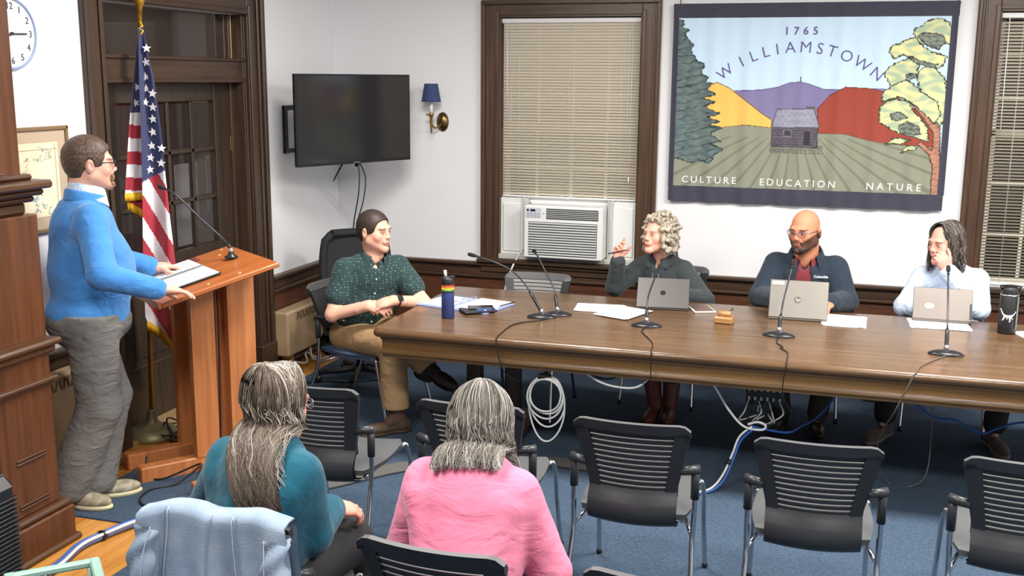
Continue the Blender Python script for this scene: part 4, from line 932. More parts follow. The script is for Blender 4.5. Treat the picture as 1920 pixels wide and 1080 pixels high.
# ------------------------------------------------------------------ cables under the table and on the floor
def cable(name, label, pts, r, m, closed=False, n=8):
    o = MB().tube(spline(pts, n, closed), r, 6, closed=closed).build(name, m); tag(o, label, 'cable'); return o
t = thing('cable_coil', 'hanging coil of white cable under the front edge of the table', 'cable', (-1.44, 5.30, .0))
Y0 = 0.
for k, (cx, cz, rx, rz_) in enumerate(((-.0, .44, .085, .09), (.005, .435, .09, .10), (-.005, .42, .098, .115), (.004, .40, .097, .14), (.0, .36, .10, .185))):
    MB().tube([(cx + rx * math.cos(2 * math.pi * i / 36) * (1 - .12 * math.sin(2 * math.pi * i / 36 - math.pi) * (k > 3)), Y0 + .008 * k + .006 * math.sin(i * .5 + k), cz + rz_ * math.sin(2 * math.pi * i / 36)) for i in range(36)], .0052, 6, closed=True).build('loop', CABW, t)
m = MB(); m.tube(spline([(-.02, .02, .545), (.0, .02, .56), (.03, .03, .60)], 5), .01, 6); m.box((-.01, .02, .535), (.07, .04, .03), .008); m.build('hook_tie', BLACK, t)
cable('white_cable', 'white cable drooping below the table from the coil to the right', [(-1.25, 5.3, .60), (-1.15, 5.31, .54), (-1.05, 5.31, .52), (-.95, 5.31, .53), (-.88, 5.33, .59)], .006, CABW)
t = thing('cable_bundle', 'white and blue cable bundle falling from the table to the carpet', 'cable', (-.58, 5.3, 0))
o_ = Vector((-.58, 5.3, 0)); sub = lambda P: [Vector(p) - o_ for p in P]
MB().tube(spline(sub([(-.60, 5.38, .60), (-.56, 5.42, .53), (-.49, 5.45, .41), (-.41, 5.45, .33), (-.32, 5.45, .32), (-.30, 5.45, .345), (-.34, 5.45, .36), (-.39, 5.46, .34)]), 8), .0065, 6).build('white_lead', CABW, t)
MB().tube(spline(sub([(-.37, 5.46, .33), (-.43, 5.45, .27), (-.46, 5.42, .18), (-.50, 5.36, .08), (-.56, 5.30, .02), (-.68, 5.2, .016), (-.85, 5.0, .016), (-1.0, 4.9, .016)]), 8), .0065, 6).build('white_lead', CABW, t)
MB().tube(spline(sub([(-.36, 5.45, .32), (-.42, 5.44, .255), (-.45, 5.405, .165), (-.49, 5.345, .065), (-.55, 5.285, .018), (-.67, 5.185, .016), (-.84, 4.98, .016), (-1.0, 4.87, .016)]), 8), .0065, 6).build('blue_lead', CABB, t)
MB().tube(sub([(-.468, 5.405, .155), (-.475, 5.39, .135)]), .016, 8).build('tie', BLACK, t)
cable('blue_cable', 'blue network cable rising under the table beside the black power strip', [(-.37, 5.46, .33), (-.2, 5.6, .27), (-.13, 5.8, .25), (-.05, 5.9, .28), (.03, 5.95, .38), (.1, 6.0, .5)], .0065, CABB)
cable('blue_cable', 'blue network cable sagging under the right end of the table', [(.38, 5.9, .5), (.47, 5.9, .39), (.56, 5.9, .335), (.65, 5.9, .335), (.72, 5.9, .30), (.79, 5.9, .275), (.86, 5.9, .31), (.95, 5.9, .35), (1.1, 5.9, .37), (1.3, 5.95, .36)], .0065, CABB)
t = thing('power_strip', 'black power strip with plugs fixed under the table front', 'power strip', (-.315, 5.50, .43))
MB().box((0, 0, .07), (.19, .05, .12), .006).build('housing', BLACK, t); MB().box((0, .0, .135), (.03, .03, .05), .004).build('bracket', BLACK, t)
mm = mat('plug_silver', (176, 176, 172), .4)
for i in range(6):
    for j in range(2): MB().box((-.078 + i * .031, -.028, .05 + j * .05), (.012, .012, .022), .003).build('plug', mm, t)
rr = random.Random(4)
for k in range(7):
    x = -.08 + k * .026; MB().tube(spline([(x, -.032, .04), (x + rr.uniform(-.03, .03), -.04, -.02), (x + rr.uniform(-.05, .05), -.01, -.08), (rr.uniform(-.03, .03), .02, -.02 - rr.uniform(0, .12))], 5), .0045, 6).build('plug_lead', CABK if k % 2 else mm, t)
for k, (x, y) in enumerate(((-1.15, 5.42), (-.8, 5.45), (-.55, 5.5), (.2, 5.45))):
    cable('hanging_lead', ('black lead sagging under the table by the white coil', 'black lead sagging under the table before the brown boots', 'black lead sagging beside the black power strip', 'black lead sagging under the table by the dark shoe')[k], [(x - .14, y, .60), (x - .08, y + .01, .545), (x, y, .525), (x + .08, y - .01, .55), (x + .13, y, .60)], .005, CABK)
# lead from the lectern and the tangle by the flag base
cable('lectern_lead', 'black lead hanging down inside the lectern between its posts', [(-3.155, 4.895, 1.05), (-3.145, 4.885, .8), (-3.15, 4.88, .5), (-3.155, 4.875, .2), (-3.16, 4.87, .11)], .004, CABK)
rr = random.Random(21); P = []
for k in range(26): a = k * 1.02; P.append((-3.60 + .15 * math.cos(a) * rr.uniform(.5, 1.2) + .003 * k, 5.22 + .2 * math.sin(a) * rr.uniform(.5, 1.2), .02 + .012 * (k % 4) + (.09 if k % 9 == 4 else 0)))
cable('cable_tangle', 'tangle of black cable on the boards beside the flagpole base', P, .005, CABK)
cable('floor_lead', 'black lead trailing over the carpet past the lectern foot', [(-3.45, 4.62, .1), (-3.40, 4.55, .03), (-3.30, 4.55, .022), (-3.12, 4.62, .1), (-3.2, 4.52, .018), (-3.28, 4.42, .016), (-3.25, 4.28, .016), (-3.12, 4.2, .016), (-2.9, 4.2, .016)], .005, CABK)
cable('wall_cables', 'bunch of pale cables heaped on the floor under the corner radiator', [(-3.76, 6.75, .06), (-3.68, 6.85, .03), (-3.74, 6.95, .08), (-3.66, 7.02, .02), (-3.72, 7.12, .09), (-3.64, 7.16, .03), (-3.70, 7.25, .06), (-3.74, 7.05, .12), (-3.66, 6.92, .04), (-3.62, 7.1, .02)], .008, mat('pale_cable', (168, 168, 166), .5))
cable('chair_lead', 'black lead curling on the boards behind the seated man', [(-3.52, 6.5, .06), (-3.5, 6.42, .12), (-3.47, 6.4, .03), (-3.35, 6.5, .016), (-3.2, 6.52, .016), (-3.05, 6.62, .016)], .006, CABK)
t = thing('sleeved_cable', 'thick blue and white sleeved cable snaking over the boards by the hearth', 'cable', (-3.1, 3.7, 0)); o_ = Vector((-3.1, 3.7, 0))
hp = sub([(-3.02, 3.2, .02), (-3.105, 3.42, .02), (-3.12, 3.55, .02), (-3.16, 3.72, .02), (-3.14, 3.85, .02), (-3.08, 4.02, .024), (-2.98, 4.09, .03), (-2.8, 4.1, .03), (-2.6, 4.08, .03)])
MB().tube(spline(hp, 8), .017, 10).build('sleeve', mat('blue_grey_sleeve', (92, 104, 150), .5), t)
MB().tube(spline([p + Vector((.014, .004, .014)) for p in hp], 8), .0075, 6).build('white_lead', CABW, t); MB().tube(spline([p + Vector((-.012, .0, .012)) for p in hp], 8), .007, 6).build('blue_lead', CABB, t)
for p in (hp[1], hp[4]): MB().lathe([(.024, -.012), (.024, .012)], 12, c=p + Vector((0, 0, .004)), M=Matrix.Rotation(math.radians(70), 4, 'X')).build('tie', BLACK, t)
cable('red_cable', 'thin red cable lying on the boards near the sleeved cable', [(-3.05, 3.98, .004), (-2.98, 4.0, .004), (-2.85, 4.03, .004)], .003, mat('red_cable_skin', (170, 50, 40), .5))
# ================================================================== chairs
FRONTG = mat('chair_back_front_grey', (128, 130, 130), .5)
def back_pt(s, z):
    """reclined, gently curved backrest: s in -1..1 across, z height -> (x, y)"""
    k = (z - .40) / .44; w = .172 + .05 * min(1, max(0, (z - .56) / .24)); a_ = max(0, (abs(s) - .82) / .18); zz = z - (.022 * a_ * a_ if z > .80 else 0)
    y = -.185 - .085 * k - .03 * max(0, k) ** 2 + .055 * max(0, .28 - k) * 0
    if k < .32: y -= .055 * math.sin(max(0, min(1, (k + .02) / .34)) * math.pi) * 0 - .0
    return Vector((s * w, y - .035 * (1 - s * s) + .018, zz))
def strip(mb, s0, s1, z0, z1, ns, nz, th, mback=0, mfront=1):
    F = [[back_pt(s0 + (s1 - s0) * i / ns, z0 + (z1 - z0) * j / nz) for j in range(nz + 1)] for i in range(ns + 1)]
    B = [[p + Vector((0, -th, 0)) for p in r] for r in F]
    mb.cm = mfront; mb.grid(F); mb.cm = mback; mb.grid(B)
    mb.cm = mfront; mb.grid([[r[-1], b[-1]] for r, b in zip(F, B)], False); mb.cm = mback; mb.grid([[r[0], b[0]] for r, b in zip(F, B)], False)
    mb.grid([F[0], B[0]], False); mb.grid([F[-1], B[-1]], False)
def make_chair():
    root = thing('stacking_chair', 'chair', 'chair')
    # frame of the backrest: two stiles, top band, solid lumbar shell
    m = MB(); strip(m, -1, -.74, .52, .80, 3, 12, .02, 0, 0); strip(m, .74, 1, .52, .80, 3, 12, .02, 0, 0); strip(m, -1, 1, .795, .835, 20, 3, .024); m.build('back_frame', [SHELL, mat('chair_top_highlight_grey', (84, 85, 87), .45)], root)  # top edge grey paints in the overhead highlight; the band front is grey plastic
    m = MB(); P = []
    for i in range(13):
        s = -1 + i / 6; row = []
        for z, dy in ((.548, .004), (.525, -.012), (.50, -.036), (.47, -.054), (.44, -.058), (.415, -.045), (.398, -.018), (.392, .02)):
            p = back_pt(s, z); row.append(Vector((p.x, p.y + dy - .02, z)))
        P.append(row)
    m.grid(P); m.grid([[p + Vector((0, .018, .004)) for p in r] for r in P]); m.build('lumbar_shell', SHELL, root)
    n = 11
    for k in range(n):
        z0 = .542 + k * .0232; m = MB(); strip(m, -.75, .75, z0, z0 + .0165, 10, 1, .014); m.build('slat', [SHELL, FRONTG], root)
    # seat pad with dished top
    m = MB(); T = []; U = []
    for i in range(11):
        s = -1 + i / 5; rowt = []; rowu = []
        for j in range(11):
            q = j / 10; y = -.215 + .44 * q; hw = .205 + .02 * math.sin(q * math.pi) - .02 * (q > .95)
            z = .455 + .012 * s * s - .012 * math.sin(q * math.pi) - .02 * max(0, q - .8) * 4 * .3
            e = max(abs(s), abs(2 * q - 1)); drop = .012 * max(0, (e - .85) / .15)
            rowt.append(Vector((s * hw, y, z - drop))); rowu.append(Vector((s * hw * .97, y, z - .035)))
        T.append(rowt); U.append(rowu)
    m.grid(T); m.grid(U)
    ring = lambda G: [G[i][0] for i in range(11)] + [G[10][j] for j in range(1, 11)] + [G[i][10] for i in range(9, -1, -1)] + [G[0][j] for j in range(9, -1, -1)]
    m.grid([ring(T), ring(U)]); m.build('seat', SEATG, root)
    for s in (-1, 1):
        MB().tube(spline([(s * .235, .315, .012), (s * .228, .27, .2), (s * .222, .225, .41), (s * .2, .19, .425), (s * .19, .0, .415), (s * .185, -.16, .405)], 6), .0105, 8).build('leg', CHROME, root)
        MB().tube(spline([(s * .248, -.34, .012), (s * .24, -.27, .2), (s * .233, -.22, .34), (s * .236, -.205, .46), (s * .236, -.205, .54)], 6), .0105, 8).build('leg', CHROME, root)
        MB().sphere((s * .235, .315, .012), .014, 8, 6).build('glide', BLACK, root); MB().sphere((s * .248, -.34, .012), .014, 8, 6).build('glide', BLACK, root)
        MB().tube([(s * .236, -.205, .52), (s * .236, -.205, .645)], .0165, 10).build('arm_sleeve', SHELL, root)
        MB().tube([(s * .18, -.235, .635), (s * .25, -.205, .64)], [.016, .019], 10).build('arm_pivot', SHELL, root)
        MB().tube([(s * .186, -.1, .405), (s * .233, -.21, .36)], .008, 6).build('side_stay', CHROME, root)
    MB().tube([(-.19, .19, .425), (.19, .19, .425)], .0095, 8).build('cross_bar', CHROME, root)
    return root
proto = make_chair(); first = True
def place_chair(x, y, deg, label, group=None, pads=False, seatm=None):
    global first
    o = proto if first else copy_tree(proto); first = False
    o.location = (x, y, .008); o.rotation_euler = (0, 0, math.radians(deg)); o['label'] = label
    if group: o['group'] = group
    if pads:
        for s in (-1, 1): MB().box((s * .242, -.10, .655), (.045, .24, .018), .008).build('arm_pad', BLACK, o)
    return o
YB, YA = 4.11, 2.855
G = 'black stacking chairs in the front audience row'
place_chair(-2.06, YB + .03, 0, 'empty black slat back chair directly in front of the woman in teal', G)
place_chair(-1.352, YB + .01, 1, 'empty black slat back chair directly in front of the woman in pink', G)
place_chair(-.70, YB - .012, .5, 'empty black slat back chair under the white cable bundle, beside the woman in pink', G)
place_chair(-.032, YB - .035, 1.8, 'empty black slat back chair below the silver laptop with round logo', G)
place_chair(.685, YB - .015, -.6, 'empty black slat back chair below the black water bottle', G)
G2 = 'black stacking chairs in the rear audience row'
place_chair(-1.685, YA, 2.4, 'black slat back chair with a denim jacket over its back', G2)
place_chair(-1.0, YA - .005, -3.2, 'black slat back chair on which the woman in pink sits', G2)
place_chair(-.356, YA + .005, -1.6, 'empty black slat back chair beside the chair of the woman in pink', G2)
G3 = 'grey stacking chairs along the table'
place_chair(-1.855, 6.35, 181.5, 'empty grey slat back chair pushed in at the table below the air conditioner', G3)
place_chair(-1.06, 6.96, 178, 'slat back chair on which the curly haired woman sits', G3)
place_chair(-.19, 6.99, 181, 'slat back chair on which the bald man sits', G3)
place_chair(.66, 6.97, 180, 'slat back chair on which the woman in light blue sits', G3)
o = place_chair(-2.75, 5.93, -103, 'black slat back chair with armrests and blue seat at the table end', G3, True)
BLUES = mat('blue_seat_fabric', (60, 78, 104), .8, bump=(300, .2))
for c in o.children:
    if c.name.startswith('seat'):
        c.data = c.data.copy(); c.data.materials[0] = BLUES
    if c.name.startswith('slat'):
        c.data = c.data.copy(); c.data.materials[1] = SHELL
# tall black office chair in the corner
t = thing('office_chair', 'tall black office chair standing in the corner behind the seated man', 'chair', (-3.14, 6.62, .008), math.radians(-150))
m = MB()
for k in range(5): a = 2 * math.pi * k / 5; m.tube([(0, 0, .09), (.29 * math.cos(a), .29 * math.sin(a), .07)], [.025, .016], 8); m.sphere((.29 * math.cos(a), .29 * math.sin(a), .03), .03, 10, 6)
m.build('star_base', BLACK, t); MB().tube([(0, 0, .09), (0, 0, .42)], .025, 12).build('gas_column', BLACKM, t)
MB().box((0, .02, .46), (.48, .48, .08), .03).build('seat', BLACK, t)
m = MB(); P = []
for i in range(9):
    s = -1 + i / 4; P.append([(s * (.2 + .03 * math.sin(q * math.pi)) * (1 if q < .93 else .8), -.22 - .1 * q + .05 * s * s, .5 + .50 * q) for q in [j / 10 for j in range(11)]])
m.grid(P); m.grid([[(a, b - .045, c) for a, b, c in r] for r in P])
rg = [r[-1] for r in P]; m.tube(rg, .03, 8); m.tube([r for r in P[0]], .028, 8); m.tube([r for r in P[-1]], .028, 8); m.build('backrest', mat('black_mesh', (28, 29, 32), .8), t)
for s in (-1, 1): m = MB(); m.tube([(s * .24, -.05, .46), (s * .27, -.02, .66)], .015, 8); m.box((s * .27, .02, .67), (.06, .24, .025), .01); m.build('armrest', BLACK, t)
# ================================================================== figures: smooth-union surfaces grown on a grid
V3 = lambda *a: np.array(a, float)
def unit(v): v = np.asarray(v, float); return v / max(np.linalg.norm(v), 1e-9)
class Field:
    def __init__(s, lo, hi, h):
        h = h * 1.17 if h >= .005 else h; s.h = h; s.lo = np.asarray(lo, float) - 3 * h; n = np.ceil((np.asarray(hi, float) + 3 * h - s.lo) / h).astype(int) + 1
        s.ax = [s.lo[i] + h * np.arange(n[i]) for i in range(3)]; s.F = np.full(tuple(n), .08, np.float32)
    def _win(s, lo, hi):
        sl = []
        for i in range(3):
            a = int(max(0, math.floor((lo[i] - s.lo[i]) / s.h))); b = int(min(len(s.ax[i]), math.ceil((hi[i] - s.lo[i]) / s.h) + 1))
            if b <= a: return None, None
            sl.append(slice(a, b))
        P = np.stack(np.meshgrid(*[s.ax[i][sl[i]] for i in range(3)], indexing='ij'), -1).astype(np.float32)
        return tuple(sl), P
    def _put(s, sl, d, k, op):
        A = s.F[sl]
        if op > 0:
            hh = np.maximum(k - np.abs(A - d), 0) / max(k, 1e-6); s.F[sl] = np.minimum(A, d) - hh * hh * k * .25
        else:
            d = -d; hh = np.maximum(k - np.abs(A - d), 0) / max(k, 1e-6); s.F[sl] = np.maximum(A, d) + hh * hh * k * .25
    def cone(s, a, b, ra, rb, k=.02, op=1, flat=None):
        a = np.asarray(a, float); b = np.asarray(b, float); R = max(ra, rb) * (max(1, flat[1]) if flat else 1) + k + 2 * s.h + (.02 if op > 0 else 0)
        sl, P = s._win(np.minimum(a, b) - R, np.maximum(a, b) + R)
        if sl is None: return
        Q = P - a.astype(np.float32); ab = (b - a).astype(np.float32); f = 1.
        if flat:
            n = unit(flat[0]).astype(np.float32); q = Q @ n; Q = Q + n * (q * (1 / flat[1] - 1))[..., None]; ab = ab + n * (ab @ n) * (1 / flat[1] - 1); f = min(1, flat[1])
        t = np.clip((Q @ ab) / max(float(ab @ ab), 1e-9), 0, 1); D = Q - t[..., None] * ab
        s._put(sl, (np.sqrt((D * D).sum(-1)) - (ra + (rb - ra) * t)) * f, k, op)
    def ell(s, c, R, r, k=.02, op=1):
        """R columns = axes, r radii"""
        c = np.asarray(c, float); r = np.asarray(r, float); m = r.max() + k + 2 * s.h + .02
        sl, P = s._win(c - m, c + m)
        if sl is None: return
        q = (P - c.astype(np.float32)) @ np.asarray(R, np.float32); k0 = np.sqrt(((q / r.astype(np.float32)) ** 2).sum(-1)); k1 = np.sqrt(((q / (r * r).astype(np.float32)) ** 2).sum(-1))
        s._put(sl, np.where(k1 > 1e-6, k0 * (k0 - 1) / np.maximum(k1, 1e-6), -r.min()), k, op)
    def half(s, p, n, k=.004):
        """cut away the side n points to"""
        P = np.stack(np.meshgrid(*s.ax, indexing='ij'), -1).astype(np.float32); d = (P - np.asarray(p, np.float32)) @ unit(n).astype(np.float32)
        s._put((slice(None),) * 3, -d, k, -1)
    def wrinkle(s, amp, freq, seed=0, stretch=(1, 1, 1)):
        P = np.stack(np.meshgrid(*s.ax, indexing='ij'), -1).astype(np.float32)[..., :] * np.asarray(stretch, np.float32); r = np.random.RandomState(seed); W = np.zeros(s.F.shape, np.float32)
        for k in range(4):
            d = unit(r.normal(size=3)) * freq * (.6 + .5 * k); d2 = unit(r.normal(size=3)) * freq * .45; ph = r.uniform(0, 6, 2)
            a_ = P @ d.astype(np.float32) + 2.2 * np.sin(P @ d2.astype(np.float32) + ph[0]) + ph[1]; W += (.45 * np.sin(a_) + .8 * (.64 - np.abs(np.sin(a_ * .5 + .8)))) / (1 + .5 * k)
        s.F += amp * W * .5
    def mesh(s):
        F = s.F; S = F < 0; n = F.shape; h = s.h
        cnt = np.zeros(tuple(x - 1 for x in n), np.uint8)
        for i in (0, 1):
            for j in (0, 1):
                for k in (0, 1): cnt += S[i:n[0] - 1 + i, j:n[1] - 1 + j, k:n[2] - 1 + k]
        act = np.argwhere((cnt > 0) & (cnt < 8)); idx = np.full(cnt.shape, -1, np.int64); idx[tuple(act.T)] = np.arange(len(act))
        acc = np.zeros((len(act), 3)); num = np.zeros(len(act))
        I, J, K = act.T; cs = [(i, j, k) for i in (0, 1) for j in (0, 1) for k in (0, 1)]
        for a in range(8):
            for b in range(a + 1, 8):
                if sum(abs(p - q) for p, q in zip(cs[a], cs[b])) != 1: continue
                fa = F[I + cs[a][0], J + cs[a][1], K + cs[a][2]]; fb = F[I + cs[b][0], J + cs[b][1], K + cs[b][2]]; m = (fa < 0) != (fb < 0)
                t = np.where(m, fa / np.where(m, fa - fb, 1), 0)
                pt = np.array(cs[a]) + t[:, None] * (np.array(cs[b]) - np.array(cs[a])); acc += pt * m[:, None]; num += m
        V = s.lo + (act + acc / num[:, None]) * h; Q = []
        for ax in range(3):
            u, w = (ax + 1) % 3, (ax + 2) % 3
            sa = [slice(None)] * 3; sb = [slice(None)] * 3; sa[ax] = slice(0, n[ax] - 1); sb[ax] = slice(1, n[ax])
            e = S[tuple(sa)] != S[tuple(sb)]; lo = np.argwhere(e); ok = (lo[:, u] > 0) & (lo[:, w] > 0) & (lo[:, u] < n[u] - 1) & (lo[:, w] < n[w] - 1); lo = lo[ok]
            ins = S[tuple(lo.T)]; c = []
            for du, dw in ((-1, -1), (0, -1), (0, 0), (-1, 0)):
                g = lo.copy(); g[:, u] += du; g[:, w] += dw; c.append(idx[tuple(g.T)])
            q = np.stack(c, -1); q = np.where(ins[:, None], q, q[:, ::-1]); Q.append(q)
        return V, np.concatenate(Q)
def merge(parts):
    Vs, Qs, o = [], [], 0
    for V, Q in parts: Vs.append(V); Qs.append(Q + o); o += len(V)
    return np.concatenate(Vs), np.concatenate(Qs)
def vq_obj(name, V, Q, m, root, cols=None):
    me = bpy.data.meshes.new(name); fast_mesh(me, V - np.array(root.location), Q, cols); me.materials.append(m)
    return put(name, me, root)
def ik(a, b, l1, l2, pole):
    a, b = np.asarray(a, float), np.asarray(b, float); d = b - a; L = np.linalg.norm(d); L2 = min(L, (l1 + l2) * .999)
    x = (l1 * l1 - l2 * l2 + L2 * L2) / (2 * L2); hgt = math.sqrt(max(l1 * l1 - x * x, 0)); u = d / L; p = np.asarray(pole, float); p = unit(p - u * (p @ u))
    return a + u * x + p * hgt
SKIN = mat('skin', (255, 255, 255), .55, attr='Col', bump=(220, .06, (1, 1, 1), .003), spec=.35); bpy.data.materials['skin'].node_tree.nodes['Principled BSDF'].inputs['Subsurface Weight'].default_value = .04
HAIRM = mat('hair', (255, 255, 255), .48, attr='Col', spec=.4, bump=(160, .35, (1, 1, .25), .006))
STRANDM = mat('hair_strands', (255, 255, 255), .42, attr='Col', spec=.45)
def head_axes(d, up=(0, 0, 1), roll=0.):
    y = unit(d); z = np.asarray(up, float); x = unit(np.cross(y, z)); z = np.cross(x, y)
    c, s_ = math.cos(roll), math.sin(roll); return np.stack([x * c + z * s_, y, z * c - x * s_], 1)      # columns: right, forward, up
def build_head(c, R, neck, s=1., h=.0038, nose=1., fat=0., chin=1., neck_r=.056):
    c = np.asarray(c, float); W = lambda x, y, z: c + R @ (np.array((x, y, z)) * s)
    f = Field(np.minimum(c - .15 * s, np.asarray(neck) - .075), np.maximum(c + .15 * s, np.asarray(neck) + .075), h)
    f.ell(W(0, -.014, .036), R, V3(.076, .096, .086) * s, .02); f.ell(W(0, .022, -.03), R, V3(.066 + fat, .067, .088) * s, .03)
    for q in (-1, 1):
        f.cone(W(q * (.052 + fat), .0, -.055), W(q * .012, .076, -.098), .019 * s, .016 * s, .03); f.ell(W(q * .04, .058, -.022), R, V3(.024 + fat * .6, .022, .026) * s, .02)
    f.ell(W(0, .078, -.1), R, V3(.021, .016, .015) * s * chin, .022)
    f.cone(W(-.036, .083, .027), W(.036, .083, .027), .0115 * s, .0115 * s, .018)
    for q in (-1, 1): f.ell(W(q * .032, .1035, .005), R, V3(.0165, .0125, .0105) * s, .010, -1)
    for q in (-1, 1): f.ell(W(q * .032, .0795, .006), R, V3(.0135, .0125, .0105) * s, .003)
    f.cone(W(0, .088, .018), W(0, .103, -.021), .0078 * s, .0105 * s * nose, .012); f.ell(W(0, .1035, -.024), R, V3(.0125, .0105, .0095) * s * nose, .007)
    for q in (-1, 1): f.ell(W(q * .0125, .099, -.027), R, V3(.0075, .010, .0075) * s * nose, .005)
    f.ell(W(0, .088, -.052), R, V3(.03, .014, .022) * s, .012)
    f.ell(W(0, .0985, -.0585), R, V3(.022, .0065, .0048) * s, .004); f.ell(W(0, .097, -.0685), R, V3(.019, .007, .0058) * s, .004); f.ell(W(0, .106, -.0635), R, V3(.022, .006, .0016) * s, .002, -1)
    for q in (-1, 1):
        f.ell(W(q * (.083 + fat * .5), -.012, -.004), R @ np.array(Matrix.Rotation(q * -.35, 3, 'Z')), V3(.0105, .020, .033) * s, .005); f.ell(W(q * (.094 + fat * .5), -.006, .0), R, V3(.007, .010, .017) * s, .005, -1)
    f.cone(W(0, -.03, -.04), np.asarray(neck, float), neck_r * s, neck_r * 1.08, .03)
    return f.mesh()
def head_cols(V, c, R, s, skin, lips=(184, 112, 104), brow=(70, 56, 46), beard=None, hairline=None, eye=(52, 44, 40)):
    q = (V - np.asarray(c)) @ R / s; x, y, z = q.T; C = np.tile(np.array(lin(skin)), (len(V), 1))
    def mix(m, rgb): C[:] = C * (1 - m[:, None]) + np.array(lin(rgb)) * m[:, None]
    bl = np.exp(-(((np.abs(x) - .043) / .02) ** 2 + ((z + .028) / .022) ** 2)) * (y > .03); C[:, 0] *= 1 + .06 * bl; C[:, 1] *= 1 - .10 * bl; C[:, 2] *= 1 - .10 * bl
    nz_ = np.exp(-((x / .014) ** 2 + ((z + .022) / .014) ** 2)) * (y > .09); C[:, 1] *= 1 - .10 * nz_; C[:, 2] *= 1 - .08 * nz_
    if beard is not None: mix(np.clip(beard[1](x, y, z), 0, 1), beard[0])
    mix(np.clip(1.4 - ((x / .024) ** 2 + ((z + .0635) / .0105) ** 2), 0, 1) * (y > .088), lips)
    e = ((np.abs(x) - .032) / .0115) ** 2 + ((z - .0055) / .0043) ** 2; mix(((e < 1) & (y > .07)).astype(float) * .9, (206, 198, 190))
    e2 = ((np.abs(x) - .032) / .0058) ** 2 + ((z - .0058) / .006) ** 2; mix(((e2 < 1) & (e < 1) & (y > .07)).astype(float), eye)
    ln = (np.abs(((np.abs(x) - .032) / .014) ** 2 + ((z - .0055) / .0062) ** 2 - 1) < .42) & (z > .006) & (y > .065); mix(ln * .75, (70, 48, 42))
    mix(np.clip(1.5 - ((np.abs(x) - .034) / .020) ** 2 - ((z - .0265 + .10 * np.maximum(np.abs(x) - .036, 0)) / .0048) ** 2, 0, 1) * (y > .055) * .85, brow)
    if hairline is not None: mix(np.clip(hairline[1](x, y, z), 0, 1), hairline[0])
    return C
def hand_mesh(elbow, wrist, fdir, palm, side, curl=(.25, .3, .35, .4), thumb=.5, s=1., spread=.1, h=.0029, fr=.031):
    wrist = np.asarray(wrist, float); d = unit(fdir); n = np.asarray(palm, float); n = unit(n - d * (n @ d)); a = np.cross(d, n) * side     # towards the thumb
    f = Field(wrist - .17, wrist + .17, h); el = wrist + unit(np.asarray(elbow) - wrist) * .075
    f.cone(el, wrist, fr * 1.06, fr * .93, .02, flat=(n, .82)); f.cone(wrist, wrist + d * .05, .026 * s, .03 * s, .02, flat=(n, .62))
    B = np.stack([a, d, n], 1); f.ell(wrist + d * .052 * s, B, V3(.041, .046, .0165) * s, .018); f.ell(wrist + d * .035 * s + a * .024 * s + n * .006, B, V3(.019, .033, .016) * s, .014)
    L = (.072, .08, .074, .058)
    for i in range(4):
        o = (.030, .0105, -.0095, -.028)[i]; b = wrist + d * (.088 - .006 * abs(i - 1.2)) * s + a * o * s; ang = 0.; dr = unit(d + a * spread * (1.2 - i) * .55); p = b
        for j, (l, r0, r1) in enumerate(((.46, .0096, .0088), (.31, .0088, .0079), (.23, .0079, .0064))):
            ang += curl[i] * (.8, 1.15, .8)[j] * 1.35; v = dr * math.cos(ang) + n * math.sin(ang); q = p + v * L[i] * l * s; f.cone(p, q, r0 * s, r1 * s, .0035 if j else .008); p = q
    p = wrist + d * .028 * s + a * .03 * s; v = unit(d * .62 + a * (.8 - .5 * thumb) + n * (.25 + .55 * thumb))
    for l, r0, r1 in ((.036, .0125, .0112), (.032, .0112, .010), (.026, .010, .0078)): q = p + v * l * s; f.cone(p, q, r0 * s, r1 * s, .006); p = q; v = unit(v + d * .28 - a * .12)
    return f.mesh()
